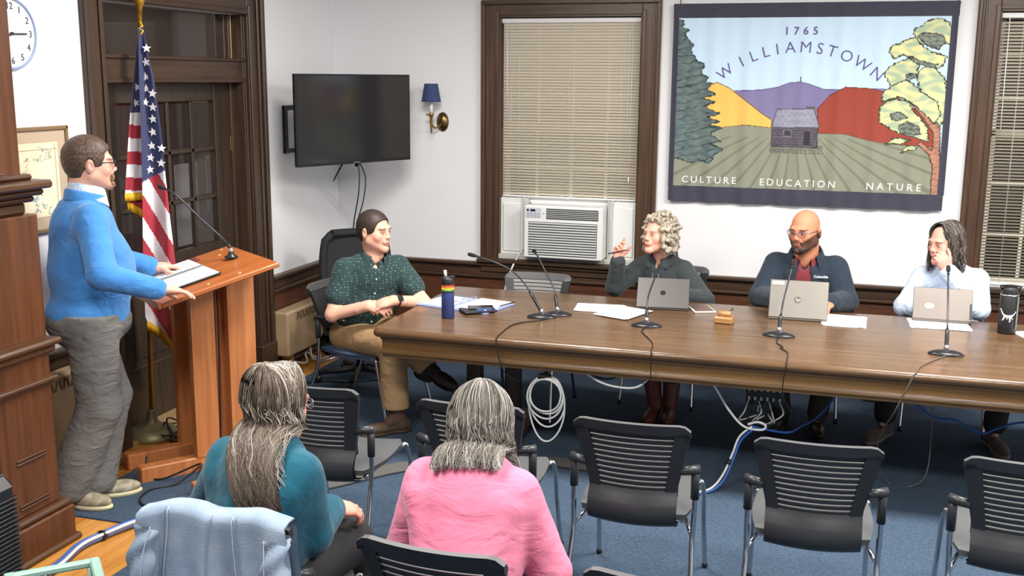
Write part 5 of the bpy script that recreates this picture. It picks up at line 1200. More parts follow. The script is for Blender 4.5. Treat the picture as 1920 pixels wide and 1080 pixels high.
class Fig:
    """one figure: joints in world space, body mesh plus clothing and hair parts"""
    def __init__(s, label, pel, neck, F, base=None, shw=.19, shdrop=.06, hipw=.095, group=None):
        s.pel, s.neck = np.asarray(pel, float), np.asarray(neck, float); s.F = unit(V3(F[0], F[1], 0)); s.L = V3(-s.F[1], s.F[0], 0); s.U = unit(s.neck - s.pel)
        s.fw = unit(s.F - s.U * (s.F @ s.U)); s.T = np.stack([np.cross(s.U, s.fw), s.fw, s.U], 1)
        s.chest = s.pel + (s.neck - s.pel) * .70 - s.fw * .005; s.sh = {q: s.neck + s.L * q * shw - s.U * shdrop - s.fw * .01 for q in (1, -1)}; s.hip = {q: s.pel + s.L * q * hipw for q in (1, -1)}
        s.el, s.wr, s.kn, s.an, s.toe = {}, {}, {}, {}, {}; b = base or (pel[0], pel[1], 0); s.root = thing('person', label, 'person', b, 0, group); s.skin = []
    def arm(s, q, wrist, pole, l1=.30, l2=.26): s.wr[q] = np.asarray(wrist, float); s.el[q] = ik(s.sh[q], wrist, l1, l2, pole)
    def leg(s, q, ankle, toe, pole, l1=.43, l2=.42): s.an[q] = np.asarray(ankle, float); s.toe[q] = np.asarray(toe, float); s.kn[q] = ik(s.hip[q], ankle, l1, l2, pole)
    def bounds(s, pts, m): P = np.array(pts); return P.min(0) - m, P.max(0) + m
    def torso(s, f, o, bw=.155, bd=.115, belly=(.15, .13, 0.), hipr=(.165, .125, .12), k=.035):
        f.ell(s.pel + s.U * .0, s.T, V3(*hipr) + o, k); mid = s.pel + (s.neck - s.pel) * .36; f.ell(mid + s.fw * belly[2], s.T, V3(belly[0], belly[1], .17) + o, k)
        f.ell(s.chest, s.T, V3(bw + .004, bd, .175) + o, k); f.cone(s.sh[1] - s.U * .012, s.sh[-1] - s.U * .012, .046 + o, .046 + o, .03)
        for q in (1, -1): f.cone(s.neck - s.U * .03, s.sh[q] - s.U * .005, .044 + o, .042 + o, .03); f.cone(s.sh[q] - s.U * .05, s.pel + s.L * q * bw * .62 + s.U * .12, .05 + o, .05 + o, .03, flat=(s.fw, 1.5))
    def armf(s, f, q, o, r=(.052, .044, .042, .032), t1=1., k=.02, stop=None):
        """stop: None whole arm, 'upper' ends on the upper arm at t1"""
        if stop == 'upper': f.cone(s.sh[q], s.sh[q] + (s.el[q] - s.sh[q]) * t1, r[0] + o, r[1] + o + .008, k)
        else: f.cone(s.sh[q], s.el[q], r[0] + o, r[1] + o, k); f.cone(s.el[q], s.el[q] + (s.wr[q] - s.el[q]) * t1, r[2] + o, r[3] + o, .02)
    def legf(s, f, q, o, r=(.088, .06, .058, .04), t1=1., flare=0.):
        f.cone(s.hip[q], s.kn[q], r[0] + o, r[1] + o, .04); f.cone(s.kn[q], s.kn[q] + (s.an[q] - s.kn[q]) * t1, r[2] + o, r[3] + o + flare, .03)
    def body(s, head, hands, skin, hc, size=None):
        """coarse trunk and limbs plus fine head and hands, one mesh"""
        pts = [s.pel, s.neck, *s.sh.values(), *s.el.values(), *s.wr.values(), *s.hip.values(), *s.kn.values(), *s.an.values()]
        f = Field(*s.bounds(pts, .16), .0115); sz = size or {}; s.torso(f, -.016, **{k: v for k, v in sz.items() if k in ('bw', 'bd', 'belly', 'hipr')})
        for q in (1, -1): s.armf(f, q, 0 if sz.get('bare') else -.006, t1=.985 if sz.get('bare') else .96); s.legf(f, q, -.016); f.cone(s.an[q] - s.U * 0, s.an[q] + (s.toe[q] - s.an[q]) * .2, .022, .02, .02)
        f.cone(s.neck - s.U * .03, s.neck + (np.asarray(head['c']) - s.neck) * .4, .05, .05, .02)
        parts = [f.mesh()]; H = build_head(head['c'], head['R'], s.neck, head.get('s', 1.), nose=head.get('nose', 1.), fat=head.get('fat', 0.), chin=head.get('chin', 1.), neck_r=head.get('neck_r', .054)); parts.append(H)
        n0 = len(parts[0][0]); cols = [np.tile(np.array(lin(skin)), (n0, 1)), head_cols(H[0], head['c'], head['R'], head.get('s', 1.), skin, **hc)]
        for q, kw in hands.items():
            hm = hand_mesh(s.el[q], s.wr[q], side=(1 if q < 0 else -1), **kw); parts.append(hm); c = np.tile(np.array(lin(skin)), (len(hm[0]), 1)); c[:, 1:] *= .94; cols.append(c)
        V, Q = merge(parts); return vq_obj('body', V, Q, SKIN, s.root, np.concatenate(cols))
    def add(s, name, f, m, cols=None):
        V, Q = f.mesh(); return vq_obj(name, V, Q, m, s.root, cols(V) if cols else None)
    def shoe(s, q, m, sole, h=.0055, ln=None, wd=.043):
        a, t_ = s.an[q], s.toe[q]; d = V3(t_[0] - a[0], t_[1] - a[1], 0); up = V3(0, 0, 1); dn = unit(t_ - a)
        flatd = unit(d) if abs(dn[2]) < .6 or True else dn
        s_dir = s.shoe_dir.get(q, flatd) if hasattr(s, 'shoe_dir') else flatd; u = s.shoe_up.get(q, up) if hasattr(s, 'shoe_up') else up
        b = a - u * (a[2] if u[2] > .99 else .085); w = np.cross(s_dir, u); B = np.stack([w, s_dir, u], 1); b = b + u * .008
        f = Field(b - .26, b + .30, h); f.ell(b + s_dir * .12 + u * .036, B, V3(wd, .105, .038), .02); f.ell(b - s_dir * .03 + u * .045, B, V3(wd * .86, .06, .05), .03); f.cone(b - s_dir * .02 + u * .05, b - s_dir * .015 + u * .1, .04, .042, .02)
        f.half(b + u * .012, -u); f.half(b + u * .112, u); f.wrinkle(.0016, 60, 3); o = s.add('shoe', f, m)
        f = Field(b - .26, b + .30, h); f.ell(b + s_dir * .12 + u * .012, B, V3(wd + .004, .112, .03), .02); f.ell(b - s_dir * .03 + u * .012, B, V3(wd * .92, .066, .03), .02); f.half(b + u * .022, u); f.half(b - u * .007, -u); V, Q = f.mesh()
        vq_obj('sole', V, Q, sole, s.root).parent = o
        return o
    def collar(s, m, c=None, r=.066, hgt=.04, opening=.45, fold=.03, drop=.045, name='collar', up=None, fw=None, th=.003):
        c = s.neck + s.U * .0 if c is None else np.asarray(c); u = unit(up) if up is not None else s.U; f_ = unit(s.fw if fw is None else fw); f_ = unit(f_ - u * (f_ @ u)); l_ = np.cross(u, f_); mb = MB(); rows = []; n = 40
        for i in range(n + 1):
            a = opening + (2 * math.pi - 2 * opening) * i / n; fr = (1 + math.cos(a)) / 2; dr = f_ * math.cos(a) + l_ * math.sin(a); w = 1 - .12 * abs(math.sin(a)) * 0
            P = [(r, -.015 - .02 * fr), (r * 1.0, hgt * (1 - .55 * fr)), (r + .006, hgt * (1 - .55 * fr) + .004), (r + .014, hgt * (.85 - .6 * fr)), (r + .012 + fold * (.6 + .5 * fr), -.008 - drop * fr ** 2 * (1.2))]
            rows.append([Vector(c + dr * rr * w + u * z - np.array(s.root.location)) for rr, z in P])
        mb.grid(rows); mb.grid([[p + Vector(-s.U * th) for p in r_] for r_ in rows]); return mb.build(name, m, s.root)
def short_hair(fig, head, rgb, rgb2, thick=.010, front=.052, name='hair', amp=.004, freq=90, recede=0., sideburn=-.02, h=.0042):
    c = np.asarray(head['c'], float); R = head['R']; s = head.get('s', 1.); W = lambda x, y, z: c + R @ (np.array((x, y, z)) * s); f = Field(c - .15 * s, c + .16 * s, h)
    f.ell(W(0, -.016, .036), R, (V3(.077, .097, .087) + thick) * s, .01); f.ell(W(0, -.035, -.005), R, (V3(.070, .072, .075) + thick * .5) * s, .03)
    f.ell(W(0, .105, front - .075), R, V3(.11, .072, .078) * s, .008, -1); f.ell(W(0, .12, front - .03), R, V3(.085 - recede, .075, .03) * s, .01, -1)
    for q in (-1, 1): f.ell(W(q * .085, .0, -.06 + sideburn * 0), R, V3(.04, .055, .055) * s, .008, -1); f.ell(W(q * .092, -.01, -.005), R, V3(.016, .024, .034) * s, .004, -1)
    f.half(W(0, -.05, -.096), R @ np.array((0, .3, -1.)))
    if amp: f.wrinkle(amp, freq, 5)
    r = np.random.RandomState(2)
    def cols(V):
        n_ = np.sin(V[:, 0] * 310 + 3 * np.sin(V[:, 1] * 190)) * np.sin(V[:, 2] * 270 + 2 * np.sin(V[:, 0] * 160)); t = np.clip(.5 + .5 * n_ + r.uniform(-.2, .2, len(V)), 0, 1)[:, None]; return np.array(lin(rgb)) * (1 - t) + np.array(lin(rgb2)) * t
    return fig.add(name, f, HAIRM, cols)
def glasses(fig, head, m, rim=.0017, y=.107, wide=.021, tall=.0155, lens=True):
    c = np.asarray(head['c'], float); R = head['R']; s = head.get('s', 1.); o = np.array(fig.root.location); W = lambda x, yy, z: Vector(c + R @ (np.array((x, yy, z)) * s) - o)
    mb = MB()
    for q in (-1, 1):
        pts = []
        for k in range(24):
            a = 2 * math.pi * k / 24; ca, sa = math.cos(a), math.sin(a); e = .6; pts.append(W(q * .034 + wide * abs(ca) ** e * np.sign(ca), y - .006 * abs(ca * .5 + q * .5), .004 + tall * abs(sa) ** e * np.sign(sa)))
        mb.tube(pts, rim, 6, closed=True); mb.tube([W(q * .055, y - .008, .010), W(q * .076, y - .04, .012), W(q * .081, -.005, .008), W(q * .078, -.03, -.008)], rim * 1.1, 6)
    mb.tube([W(-.012, y, .007), W(0, y + .004, .010), W(.012, y, .007)], rim, 6); return mb.build('glasses', m, fig.root)
def strands(fig, curves, rad, cols, name='hair_strands', sides=3):
    """curves: (N, M, 3) world points; rad (N, M); cols (N,3) linear"""
    N, M, _ = curves.shape; T = np.gradient(curves, axis=1); T /= np.maximum(np.linalg.norm(T, axis=2, keepdims=True), 1e-9); ref = np.where(np.abs(T[..., 2:3]) > .9, np.array((1., 0, 0)), np.array((0, 0, 1.)))
    A = np.cross(T, ref); A /= np.maximum(np.linalg.norm(A, axis=2, keepdims=True), 1e-9); B = np.cross(T, A); V = np.stack([curves + rad[..., None] * (A * math.cos(2 * math.pi * k / sides) + B * math.sin(2 * math.pi * k / sides)) for k in range(sides)], 2)
    base = (np.arange(N)[:, None, None] * M + np.arange(M - 1)[None, :, None]) * sides; k = np.arange(sides)[None, None]; k2 = (k + 1) % sides
    Q = np.stack([base + k, base + k2, base + sides + k2, base + sides + k], -1).reshape(-1, 4); C = np.repeat(cols, M * sides, axis=0)
    return vq_obj(name, V.reshape(-1, 3), Q, STRANDM, fig.root, C)
def long_hair(fig, head, N, az0, radii, length, colset, seed=1, wave=.006, wl=55, y0=(-.06, .05), M1=9, M2=12, thick=.016, back=None, down=(0, 0, -1), taper=.4, rad=.0017, theta1=100, cen=(0, -.012, .03), gather=0., lenvar=.18, part_x=0., push=(), shift=(0, 0)):
    r = np.random.RandomState(seed); c = np.asarray(head['c'], float); R = head['R']; s = head.get('s', 1.); az = r.uniform(az0, 2 * math.pi - az0, N); y00 = r.uniform(*y0, N); th1 = np.radians(theta1) * r.uniform(.95, 1.03, N); off = r.uniform(.0, 1, N) ** .7 * thick
    t = np.linspace(.04, 1, M1); th = th1[:, None] * t[None]; rr = [radii[i] + off[:, None] for i in range(3)]
    L = np.stack([cen[0] + part_x * (1 - t[None]) ** 2 + rr[0] * np.sin(th) * np.sin(az)[:, None], cen[1] + rr[1] * np.sin(th) * np.cos(az)[:, None] + y00[:, None] * (1 - t[None]) ** 1.5, cen[2] + rr[2] * np.cos(th)], -1) * s
    P1 = c + L @ R.T; last = P1[:, -1]; u = np.linspace(0, 1, M2 + 1)[1:]; ln = length * (1 - lenvar * r.uniform(0, 1, N) ** 1.5); d = unit(down)
    vel = P1[:, -1] - P1[:, -2]; vel /= np.linalg.norm(vel, axis=1, keepdims=True); e = np.exp(-u * 5)[None, :, None]
    P2 = last[:, None] + d * (ln[:, None] * u)[..., None] + (vel - d)[:, None] * .05 * (1 - e)
    ctr = last.mean(0) + V3(shift[0], shift[1], 0); P2[..., :2] += (ctr[:2] - last[:, None, :2]) * (gather * (u[None, :] * (ln / length)[:, None])[..., None])
    P = np.concatenate([P1, P2], 1); a = np.linspace(0, 1, M1 + M2); ph = r.uniform(0, 6.3, (N, 2)); W = wave * (a ** 1.3)[None]
    clump = np.round(az / .16) * 1.9
    P[..., 0] += W * (np.sin(a[None] * wl * .35 + clump[:, None] + ph[:, :1] * .35)); P[..., 1] += W * np.sin(a[None] * wl * .3 + clump[:, None] * 1.7 + ph[:, 1:] * .35)
    if back is not None:
        for p0, nb in back:
            nb = unit(nb); dd = (P - np.asarray(p0)) @ nb; push = np.maximum(0, off[:, None] * .8 - dd) * np.clip((np.arange(M1 + M2) - M1 + 1) / (M2 * .55), 0, 1)[None] * (np.cos(az) < .25)[:, None]; P += push[..., None] * nb
    for pc, pT, pr in push:
        rr_ = np.asarray(pr) + off[:, None, None] * .9; qq = (P - np.asarray(pc)) @ np.asarray(pT) / rr_; fr_ = 1 - qq[..., 0] ** 2 - qq[..., 2] ** 2; bk = -np.sqrt(np.maximum(fr_, 0)); ins = (fr_ > 0) & (qq[..., 1] > bk) & (qq[..., 1] < .75); ramp = np.clip((np.arange(M1 + M2) - M1 + 2) / 3., 0, 1)[None]
        qq[..., 1] = np.where(ins, qq[..., 1] + (bk - qq[..., 1]) * ramp, qq[..., 1]); P = np.asarray(pc) + (qq * rr_) @ np.asarray(pT).T
    Rr = rad * (1 - taper * (a ** 3))[None] * r.uniform(.7, 1.3, (N, 1)); cs = np.array([lin(q) for q in colset]); k = r.choice(len(cs), N); C = cs[k] * r.uniform(.75, 1.2, (N, 1))
    return strands(fig, P, Rr, C)
LOC = lambda f, p: np.asarray(p) - np.array(f.root.location)
def tubes_on(fig, name, m, paths, r, parent=None):
    mb = MB()
    for p in paths: mb.tube([Vector(LOC(fig, q)) for q in p], r, 6)
    o = mb.build(name, m, fig.root)
    if parent: o.parent = parent
    return o
# ------------------------------------------------------------------ the man at the lectern
A = Fig('man in a bright blue sweater and grey trousers standing at the lectern', (-3.49, 4.265, .95), (-3.475, 4.295, 1.52), (.60, .80), shw=.168, shdrop=.085, hipw=.10)
A.root.location = (-3.49, 4.265, 0)
A.arm(-1, (-3.06, 4.275, 1.098), (.5, -.6, -.9), .31, .28); A.arm(1, (-3.43, 4.74, 1.11), (-.8, .1, -.7), .31, .27)
A.leg(-1, (-3.545, 4.125, .095), (-3.36, 4.15, .02), (.7, .5, 0), .45, .44); A.leg(1, (-3.50, 4.255, .095), (-3.31, 4.41, .02), (.6, .8, 0), .45, .44)
hA = dict(c=V3(-3.445, 4.325, 1.676), R=head_axes((.72, .69, -.02)), s=1.03, nose=1.1, fat=.008, neck_r=.062)
goat = lambda x, y, z: (np.clip(1.5 - (x / .03) ** 2 - ((z + .098) / .028) ** 2, 0, 1) * (y > .045) + np.clip(1.3 - (x / .034) ** 2 - ((z + .045) / .010) ** 2, 0, 1) * (y > .085)) + .22 * np.clip((-.03 - z) / .03, 0, 1) * (y > .0)
A.body(hA, {-1: dict(fdir=(.60, .78, -.16), palm=(.1, -.05, -1), curl=(.16, .18, .2, .22), thumb=.3, s=1.08, fr=.034), 1: dict(fdir=(.62, .74, -.05), palm=(.05, .0, -1), curl=(.16, .18, .2, .22), thumb=.3, s=1.05, fr=.034)}, (226, 172, 152), dict(beard=((146, 112, 84), goat), lips=(190, 116, 106), brow=(96, 72, 56)), dict(bw=.16, bd=.13, belly=(.17, .18, .05)))
f = Field(V3(-3.505, 4.33, -.0) + V3(0, 0, .0) - V3(.0, .0, .0) + V3(-.0, 0, -.13) if False else V3(-3.53, 4.37, -.09), V3(-3.30, 4.48, .0), .004) if False else None
cA = hA['c']; RA = hA['R']; f = Field(cA - .1, cA + .16, .0036); Wa = lambda x, y, z: cA + RA @ V3(x, y, z)
f.ell(Wa(0, .086, -.102), RA, V3(.026, .024, .03), .01); f.cone(Wa(-.028, .094, -.052), Wa(.028, .094, -.052), .0075, .0075, .008); f.cone(Wa(-.03, .092, -.055), Wa(-.022, .086, -.09), .007, .01, .01); f.cone(Wa(.03, .092, -.055), Wa(.022, .086, -.09), .007, .01, .01); f.wrinkle(.003, 150, 8)
A.add('goatee', f, HAIRM, lambda V: np.array(lin((150, 116, 84))) * (.75 + .35 * np.sin(V[:, :1] * 420 + 2 * np.sin(V[:, 2:] * 300))))
short_hair(A, hA, (58, 44, 38), (104, 84, 70), .015, .074, amp=.010, freq=130, recede=-.012)
glasses(A, hA, mat('dark_glasses_frame', (40, 34, 40), .3), .0024)
SWEAT = mat('blue_sweater', (72, 138, 206), .9, fold=(8, .014), bump=(420, .25, (1, 1, 1), .002), var=((62, 124, 194), 5, (1, 1, 2), .35, .7), sheen=.25, spec=.15)
f = Field(V3(-3.86, 3.94, .80), V3(-3.00, 4.80, 1.60), .0065)
A.torso(f, .010, .160, .135, (.172, .185, .045), (.172, .165, .10))
f.cone(A.pel + A.U * .0 + A.fw * .028, A.pel + A.U * .27 + A.fw * .036, .182, .176, .05); f.cone(A.pel + A.U * .25 + A.fw * .02, A.pel + A.U * .43 - A.fw * .0, .165, .12, .06)
for q in (1, -1): A.armf(f, q, .016, (.058, .052, .05, .036), .93)
f.cone(A.neck + A.U * .02, A.neck + A.U * .14 + A.fw * .05, .064, .075, .012, -1); f.cone(A.neck + A.fw * .075 - A.U * .045, A.neck + A.fw * .12 + A.U * .08, .022, .055, .012, -1)
f.half(A.pel - A.U * .055, -A.U); f.wrinkle(.008, 26, 4, (1, 1, 1.5)); f.wrinkle(.006, 55, 14, (1, 1, 1.5)); A.add('sweater', f, SWEAT)
for q in (1, -1):
    w = A.wr[q]; e = unit(A.el[q] - w); f = Field(w - .12, w + .12, .0048); f.cone(w + e * .006, w + e * .06, .0475, .052, .01); f.cone(w - e * .05, w + e * .03, .041, .041, .003, -1); f.half(w + e * .0, -e); f.wrinkle(.0015, 200, 3); A.add('cuff', f, SWEAT)
A.collar(mat('pale_check_shirt', (206, 222, 240), .8, var=((170, 196, 226), 60, (1, 1, 1), .45, .55)), A.neck + A.fw * .018 + A.U * .022, .071, .05, .5, .018, .05)
A.collar(SWEAT, A.neck + A.fw * .012 + A.U * .0, .082, .038, .62, .012, .06, 'sweater_collar')
tubes_on(A, 'zip', mat('zip_blue', (44, 92, 150), .5), [[A.neck + A.fw * (.13 + .045 * k / 5) - A.U * (.07 + .13 * k / 5) for k in range(6)]], .003)
TROU = mat('grey_trousers', (124, 121, 118), .85, fold=(9, .013, (1, 1, 1.8)), bump=(300, .2, (1, 1, 1), .002), var=((98, 96, 96), 4, (1, 1, 1), .35, .7), spec=.2)
f = Field(V3(-3.80, 3.93, .02), V3(-3.20, 4.62, 1.02), .0065); f.ell(A.pel - A.U * .03 + A.fw * .018, A.T, V3(.184, .205, .13), .04)
for q in (1, -1): A.legf(f, q, .026, (.098, .078, .076, .072), .97, .012)
f.cone(A.pel - A.U * .08, A.pel - A.U * .12 + A.fw * .02, .12, .10, .05); f.half(A.pel + A.U * .02, A.U); f.half(V3(0, 0, .055), (0, 0, -1)); f.wrinkle(.009, 22, 9, (1, 1, 2.0)); f.wrinkle(.007, 46, 19, (1, 1, 2.4)); tr = A.add('trousers', f, TROU)
SHOE = mat('beige_suede_shoe', (168, 162, 142), .8, var=((138, 128, 108), 30, (1, 1, 1), .4, .6)); SOLE = mat('cream_sole', (206, 196, 160), .7)
for q in (1, -1): A.shoe(q, SHOE, SOLE, wd=.048)
for q in (1, -1):
    d_ = unit(V3(A.toe[q][0] - A.an[q][0], A.toe[q][1] - A.an[q][1], 0)); w_ = V3(d_[1], -d_[0], 0); b_ = A.an[q] * V3(1, 1, 0) + V3(0, 0, .088)
    tubes_on(A, 'laces', mat('dark_lace', (74, 62, 56), .8), [[b_ + d_ * (.06 + .018 * k) - V3(0, 0, .0045 * k) + w_ * e for e in (-.022, 0, .022)] for k in range(4)], .0028)
# ------------------------------------------------------------------ seated man in the green shirt
B = Fig('man in a dark green patterned shirt seated at the table end', (-2.815, 5.955, .52), (-2.70, 5.915, 1.015), (.62, -.78), shw=.165, shdrop=.07)
B.arm(-1, (-2.645, 5.705, .762), (-.6, -.3, -.8), .29, .25); B.arm(1, (-2.505, 5.745, .795), (.8, .3, -.7), .29, .25)
B.leg(-1, (-2.455, 5.66, .10), (-2.56, 5.56, .03), (.7, -.5, .6), .42, .45); B.leg(1, (-2.28, 5.74, .40), (-2.12, 5.69, .36), (.9, .3, .5), .42, .42)
B.kn[-1] = V3(-2.475, 5.655, .545); B.kn[1] = V3(-2.50, 5.80, .60)
hB = dict(c=V3(-2.688, 5.905, 1.178), R=head_axes((.96, -.22, -.04)), s=1.0, nose=1.1, fat=.004, neck_r=.056)
stub = lambda x, y, z: .16 * np.clip((-.035 - z) / .02, 0, 1) * (y > .01)
B.body(hB, {-1: dict(fdir=(.9, .1, -.12), palm=(.2, .6, -.8), curl=(.4, .42, .45, .5), thumb=.6, s=1.02, fr=.036), 1: dict(fdir=(-.85, -.5, -.25), palm=(.1, .5, -.85), curl=(.35, .38, .4, .42), thumb=.4, s=1.02, fr=.036)}, (232, 176, 152), dict(beard=((140, 116, 104), stub), brow=(64, 50, 44)), dict(bare=True, bw=.155, bd=.115, belly=(.15, .125, .01)))
short_hair(B, hB, (44, 36, 34), (68, 54, 46), .010, .080, amp=.004, freq=150, recede=-.006)
SHIRT = mat('green_print_shirt', (44, 66, 66), .8, bump=(300, .1), fold=(9, .014), spec=.2, sheen=.1)
nt = SHIRT.node_tree; b_ = nt.nodes['Principled BSDF']; vo = nt.nodes.new('ShaderNodeTexVoronoi'); vo.inputs['Scale'].default_value = 62; vo.inputs['Randomness'].default_value = .35; tc = nt.nodes.new('ShaderNodeTexCoord'); nt.links.new(tc.outputs['Object'], vo.inputs['Vector'])
rp = nt.nodes.new('ShaderNodeValToRGB'); rp.color_ramp.elements[0].position = .17; rp.color_ramp.elements[0].color = (*lin((128, 148, 144)), 1); rp.color_ramp.elements[1].position = .25; rp.color_ramp.elements[1].color = (*lin((42, 64, 65)), 1); nt.links.new(vo.outputs['Distance'], rp.inputs['Fac']); nt.links.new(rp.outputs['Color'], b_.inputs['Base Color'])
f = Field(V3(-3.08, 5.62, .42), V3(-2.36, 6.22, 1.10), .0062); B.torso(f, .016, .158, .12, (.155, .135, .012), (.17, .14, .10))
for q in (1, -1): B.armf(f, q, .016, (.054, .050, 0, 0), .60, stop='upper')
f.cone(B.neck + B.U * .02, B.neck + B.U * .14, .062, .07, .01, -1); f.cone(B.neck + B.fw * .065 - B.U * .05, B.neck + B.fw * .12 + B.U * .06, .012, .05, .01, -1)
for q in (1, -1): e = unit(B.el[q] - B.sh[q]); f.half(B.sh[q] + e * .205, e) if False else None
f.half(B.pel - B.U * .03, -B.U); f.wrinkle(.008, 30, 11, (1, 1, 1.4)); f.wrinkle(.005, 70, 12, (1, 1, 1.2)); sb = B.add('shirt', f, SHIRT)
B.collar(mat('green_shirt_collar', (40, 60, 62), .8), B.neck + B.fw * .014 + B.U * .012, .066, .035, .55, .022, .05)
for k in range(4): tubes_on(B, 'button', mat('white_button', (216, 220, 220), .4), [[B.neck + B.fw * (.128 + .018 * k) - B.U * (.09 + .085 * k) + B.fw * e for e in (0, .006)]], .0055)
KHAK = mat('khaki_trousers', (168, 138, 102), .85, fold=(9, .014), bump=(300, .2, (1, 1, 1), .002), spec=.2)
f = Field(V3(-3.05, 5.50, .10), V3(-2.12, 6.2, .72), .0065); f.ell(B.pel - B.U * .01, B.T, V3(.175, .15, .115), .04)
for q in (1, -1): B.legf(f, q, .014, (.09, .068, .066, .055), 1.0 if q < 0 else .8, .012)
f.half((0, 0, .165), (0, 0, -1)); f.wrinkle(.006, 28, 6, (1, 1, 1)); B.add('trousers', f, KHAK)
B.shoe_dir = {1: unit(V3(.93, -.28, -.1))}; B.shoe_up = {1: unit(V3(.25, -.25, .9))}
f = Field(B.an[1] - .2, B.an[1] + .2, .006); f.cone(B.kn[1] + (B.an[1] - B.kn[1]) * .7, B.an[1], .052, .047, .02); f.cone(B.an[1], B.an[1] + (B.toe[1] - B.an[1]) * .3, .045, .036, .02); B.add('sock', f, mat('dark_sock', (40, 34, 34), .9))
f = Field(B.an[-1] - .2, B.an[-1] + .25, .006); f.cone(B.kn[-1] + (B.an[-1] - B.kn[-1]) * .75, B.an[-1], .046, .042, .02); f.cone(B.an[-1], B.an[-1] + (B.toe[-1] - B.an[-1]) * .3, .040, .034, .02); B.add('sock', f, mat('brown_sock', (92, 66, 54), .9))
BRSH = mat('brown_leather_shoe', (84, 66, 48), .45); DKSH = mat('dark_leather_shoe', (44, 38, 36), .4)
B.shoe(-1, BRSH, mat('brown_sole', (60, 46, 36), .6)); B.shoe(1, DKSH, mat('black_sole', (30, 28, 28), .6))
w = B.wr[1]; e = unit(B.el[1] - w); mm = MB(); n_ = unit(np.cross(e, V3(0, 0, 1))); u_ = np.cross(n_, e)
mm.tube([Vector(LOC(B, w + e * .03 + (n_ * math.cos(a) * .037 + u_ * math.sin(a) * .034))) for a in [2 * math.pi * k / 24 for k in range(24)]], .0065, 6, closed=True); wt = mm.build('watch_strap', BLACK, B.root)
nv = unit(V3(.35, -.75, .55)); nv = unit(nv - e * (nv @ e)); cx_ = w + e * .03 + nv * .039; MB().box((0, 0, 0), (.036, .04, .011), .004, Matrix(np.stack([np.cross(e, nv), e, nv], 1).tolist())).build('watch_case', SCR, B.root, Vector(LOC(B, cx_)))
# ------------------------------------------------------------------ curly haired woman
Cw = Fig('woman with curly grey hair in a charcoal hooded top, raising a pen', (-1.065, 6.94, .52), (-1.09, 6.83, .96), (-.22, -.97), shw=.142, shdrop=.075)
Cw.arm(-1, (-1.335, 6.635, .965), (-.3, .3, -1), .27, .24); Cw.arm(1, (-.94, 6.48, .80), (.9, .1, -.6), .28, .25); Cw.el[-1] = V3(-1.365, 6.70, .775)
Cw.leg(-1, (-1.03, 6.40, .10), (-1.05, 6.25, .03), (-.1, -.6, .8), .40, .42); Cw.leg(1, (-.94, 6.42, .10), (-.93, 6.27, .03), (.1, -.6, .8), .40, .42)
hC = dict(c=V3(-1.108, 6.775, 1.118), R=head_axes((-.56, -.82, .05)), s=.97, nose=1.05, neck_r=.05)
Cw.body(hC, {-1: dict(fdir=(.02, -.06, 1), palm=(.62, -.55, .1), curl=(.12, .5, .7, .75), thumb=.7, s=.95, fr=.028), 1: dict(fdir=(-.3, -.9, -.12), palm=(0, 0, -1), curl=(.3, .3, .3, .3), s=.92, fr=.028)}, (232, 172, 150), dict(lips=(196, 104, 100), brow=(150, 126, 108)))
r = np.random.RandomState(12); c = hC['c']; R = hC['R']; f = Field(c - .19, c + .19, .0042); f.ell(c + R @ V3(0, -.022, .035), R, V3(.083, .095, .088), .02); pts = []
for k in range(330):
    v = unit(r.normal(size=3)); q = V3(.090, .104, .098) * v + V3(0, -.022, .03)
    if v[2] < -.35 and v[1] > -.2 and abs(v[0]) < .75: continue
    if q[1] > .052 and q[2] < .085: continue
    if abs(q[0]) < .06 and q[1] > .035 and q[2] < .075: continue
    pts.append(q)
for k in range(150):
    a = r.uniform(.85, 2 * math.pi - .85); q = V3(.098 * math.sin(a), .098 * math.cos(a) * .95 - .02, r.uniform(-.085, .0)); pts.append(q * V3(1, 1, 1))
for q in pts: f.ell(c + R @ (q * (1.03 + r.uniform(-.04, .15)) + r.normal(size=3) * .006), R, V3(*r.uniform(.008, .020, 3)), .005)
f.ell(c + R @ V3(0, .10, -.035), R, V3(.062, .06, .082), .006, -1); f.wrinkle(.0035, 190, 3)
def ccol(V): n_ = np.sin(V[:, 0] * 190 + 3 * np.sin(V[:, 2] * 150)) * np.sin(V[:, 1] * 210 + 2 * np.sin(V[:, 2] * 170)); t = np.clip(.5 + .6 * n_, 0, 1)[:, None]; return np.array(lin((122, 110, 94))) * (1 - t) + np.array(lin((196, 186, 168))) * t
Cw.add('hair', f, HAIRM, ccol)
cur = []; Rd = []
for k in range(620):                                   # loose ringlets over the mass
    q0 = pts[r.randint(len(pts))] * 1.03; a = np.linspace(0, 1, 16); ph = r.uniform(0, 6.3); am = r.uniform(.006, .015); tt = a * r.uniform(7, 11) + ph; o_ = unit(q0 + V3(0, .02, 0)); tn = unit(np.cross(o_, V3(0, 0, 1))); cur.append(c + (q0 + np.outer(np.cos(tt) * am, o_) + np.outer(np.sin(tt) * am, tn) + np.outer(a * r.uniform(.02, .05), V3(0, 0, -1))) @ R.T); Rd.append(.0016 * (1 - .5 * a))
cs_ = np.array([lin(q) for q in ((206, 197, 180), (176, 164, 144), (128, 114, 96), (222, 214, 200))]); strands(Cw, np.array(cur), np.array(Rd), cs_[r.randint(0, 4, len(cur))])
CHAR = mat('charcoal_fleece', (56, 62, 64), .9, fold=(9, .014), bump=(300, .2, (1, 1, 1), .002), sheen=.15, spec=.15)
f = Field(V3(-1.48, 6.42, .45), V3(-.74, 7.16, 1.03), .0062); Cw.torso(f, .012, .14, .115, (.15, .125, .01), (.165, .14, .1))
for q in (1, -1): Cw.armf(f, q, .014, (.05, .045, .043, .034), .94)
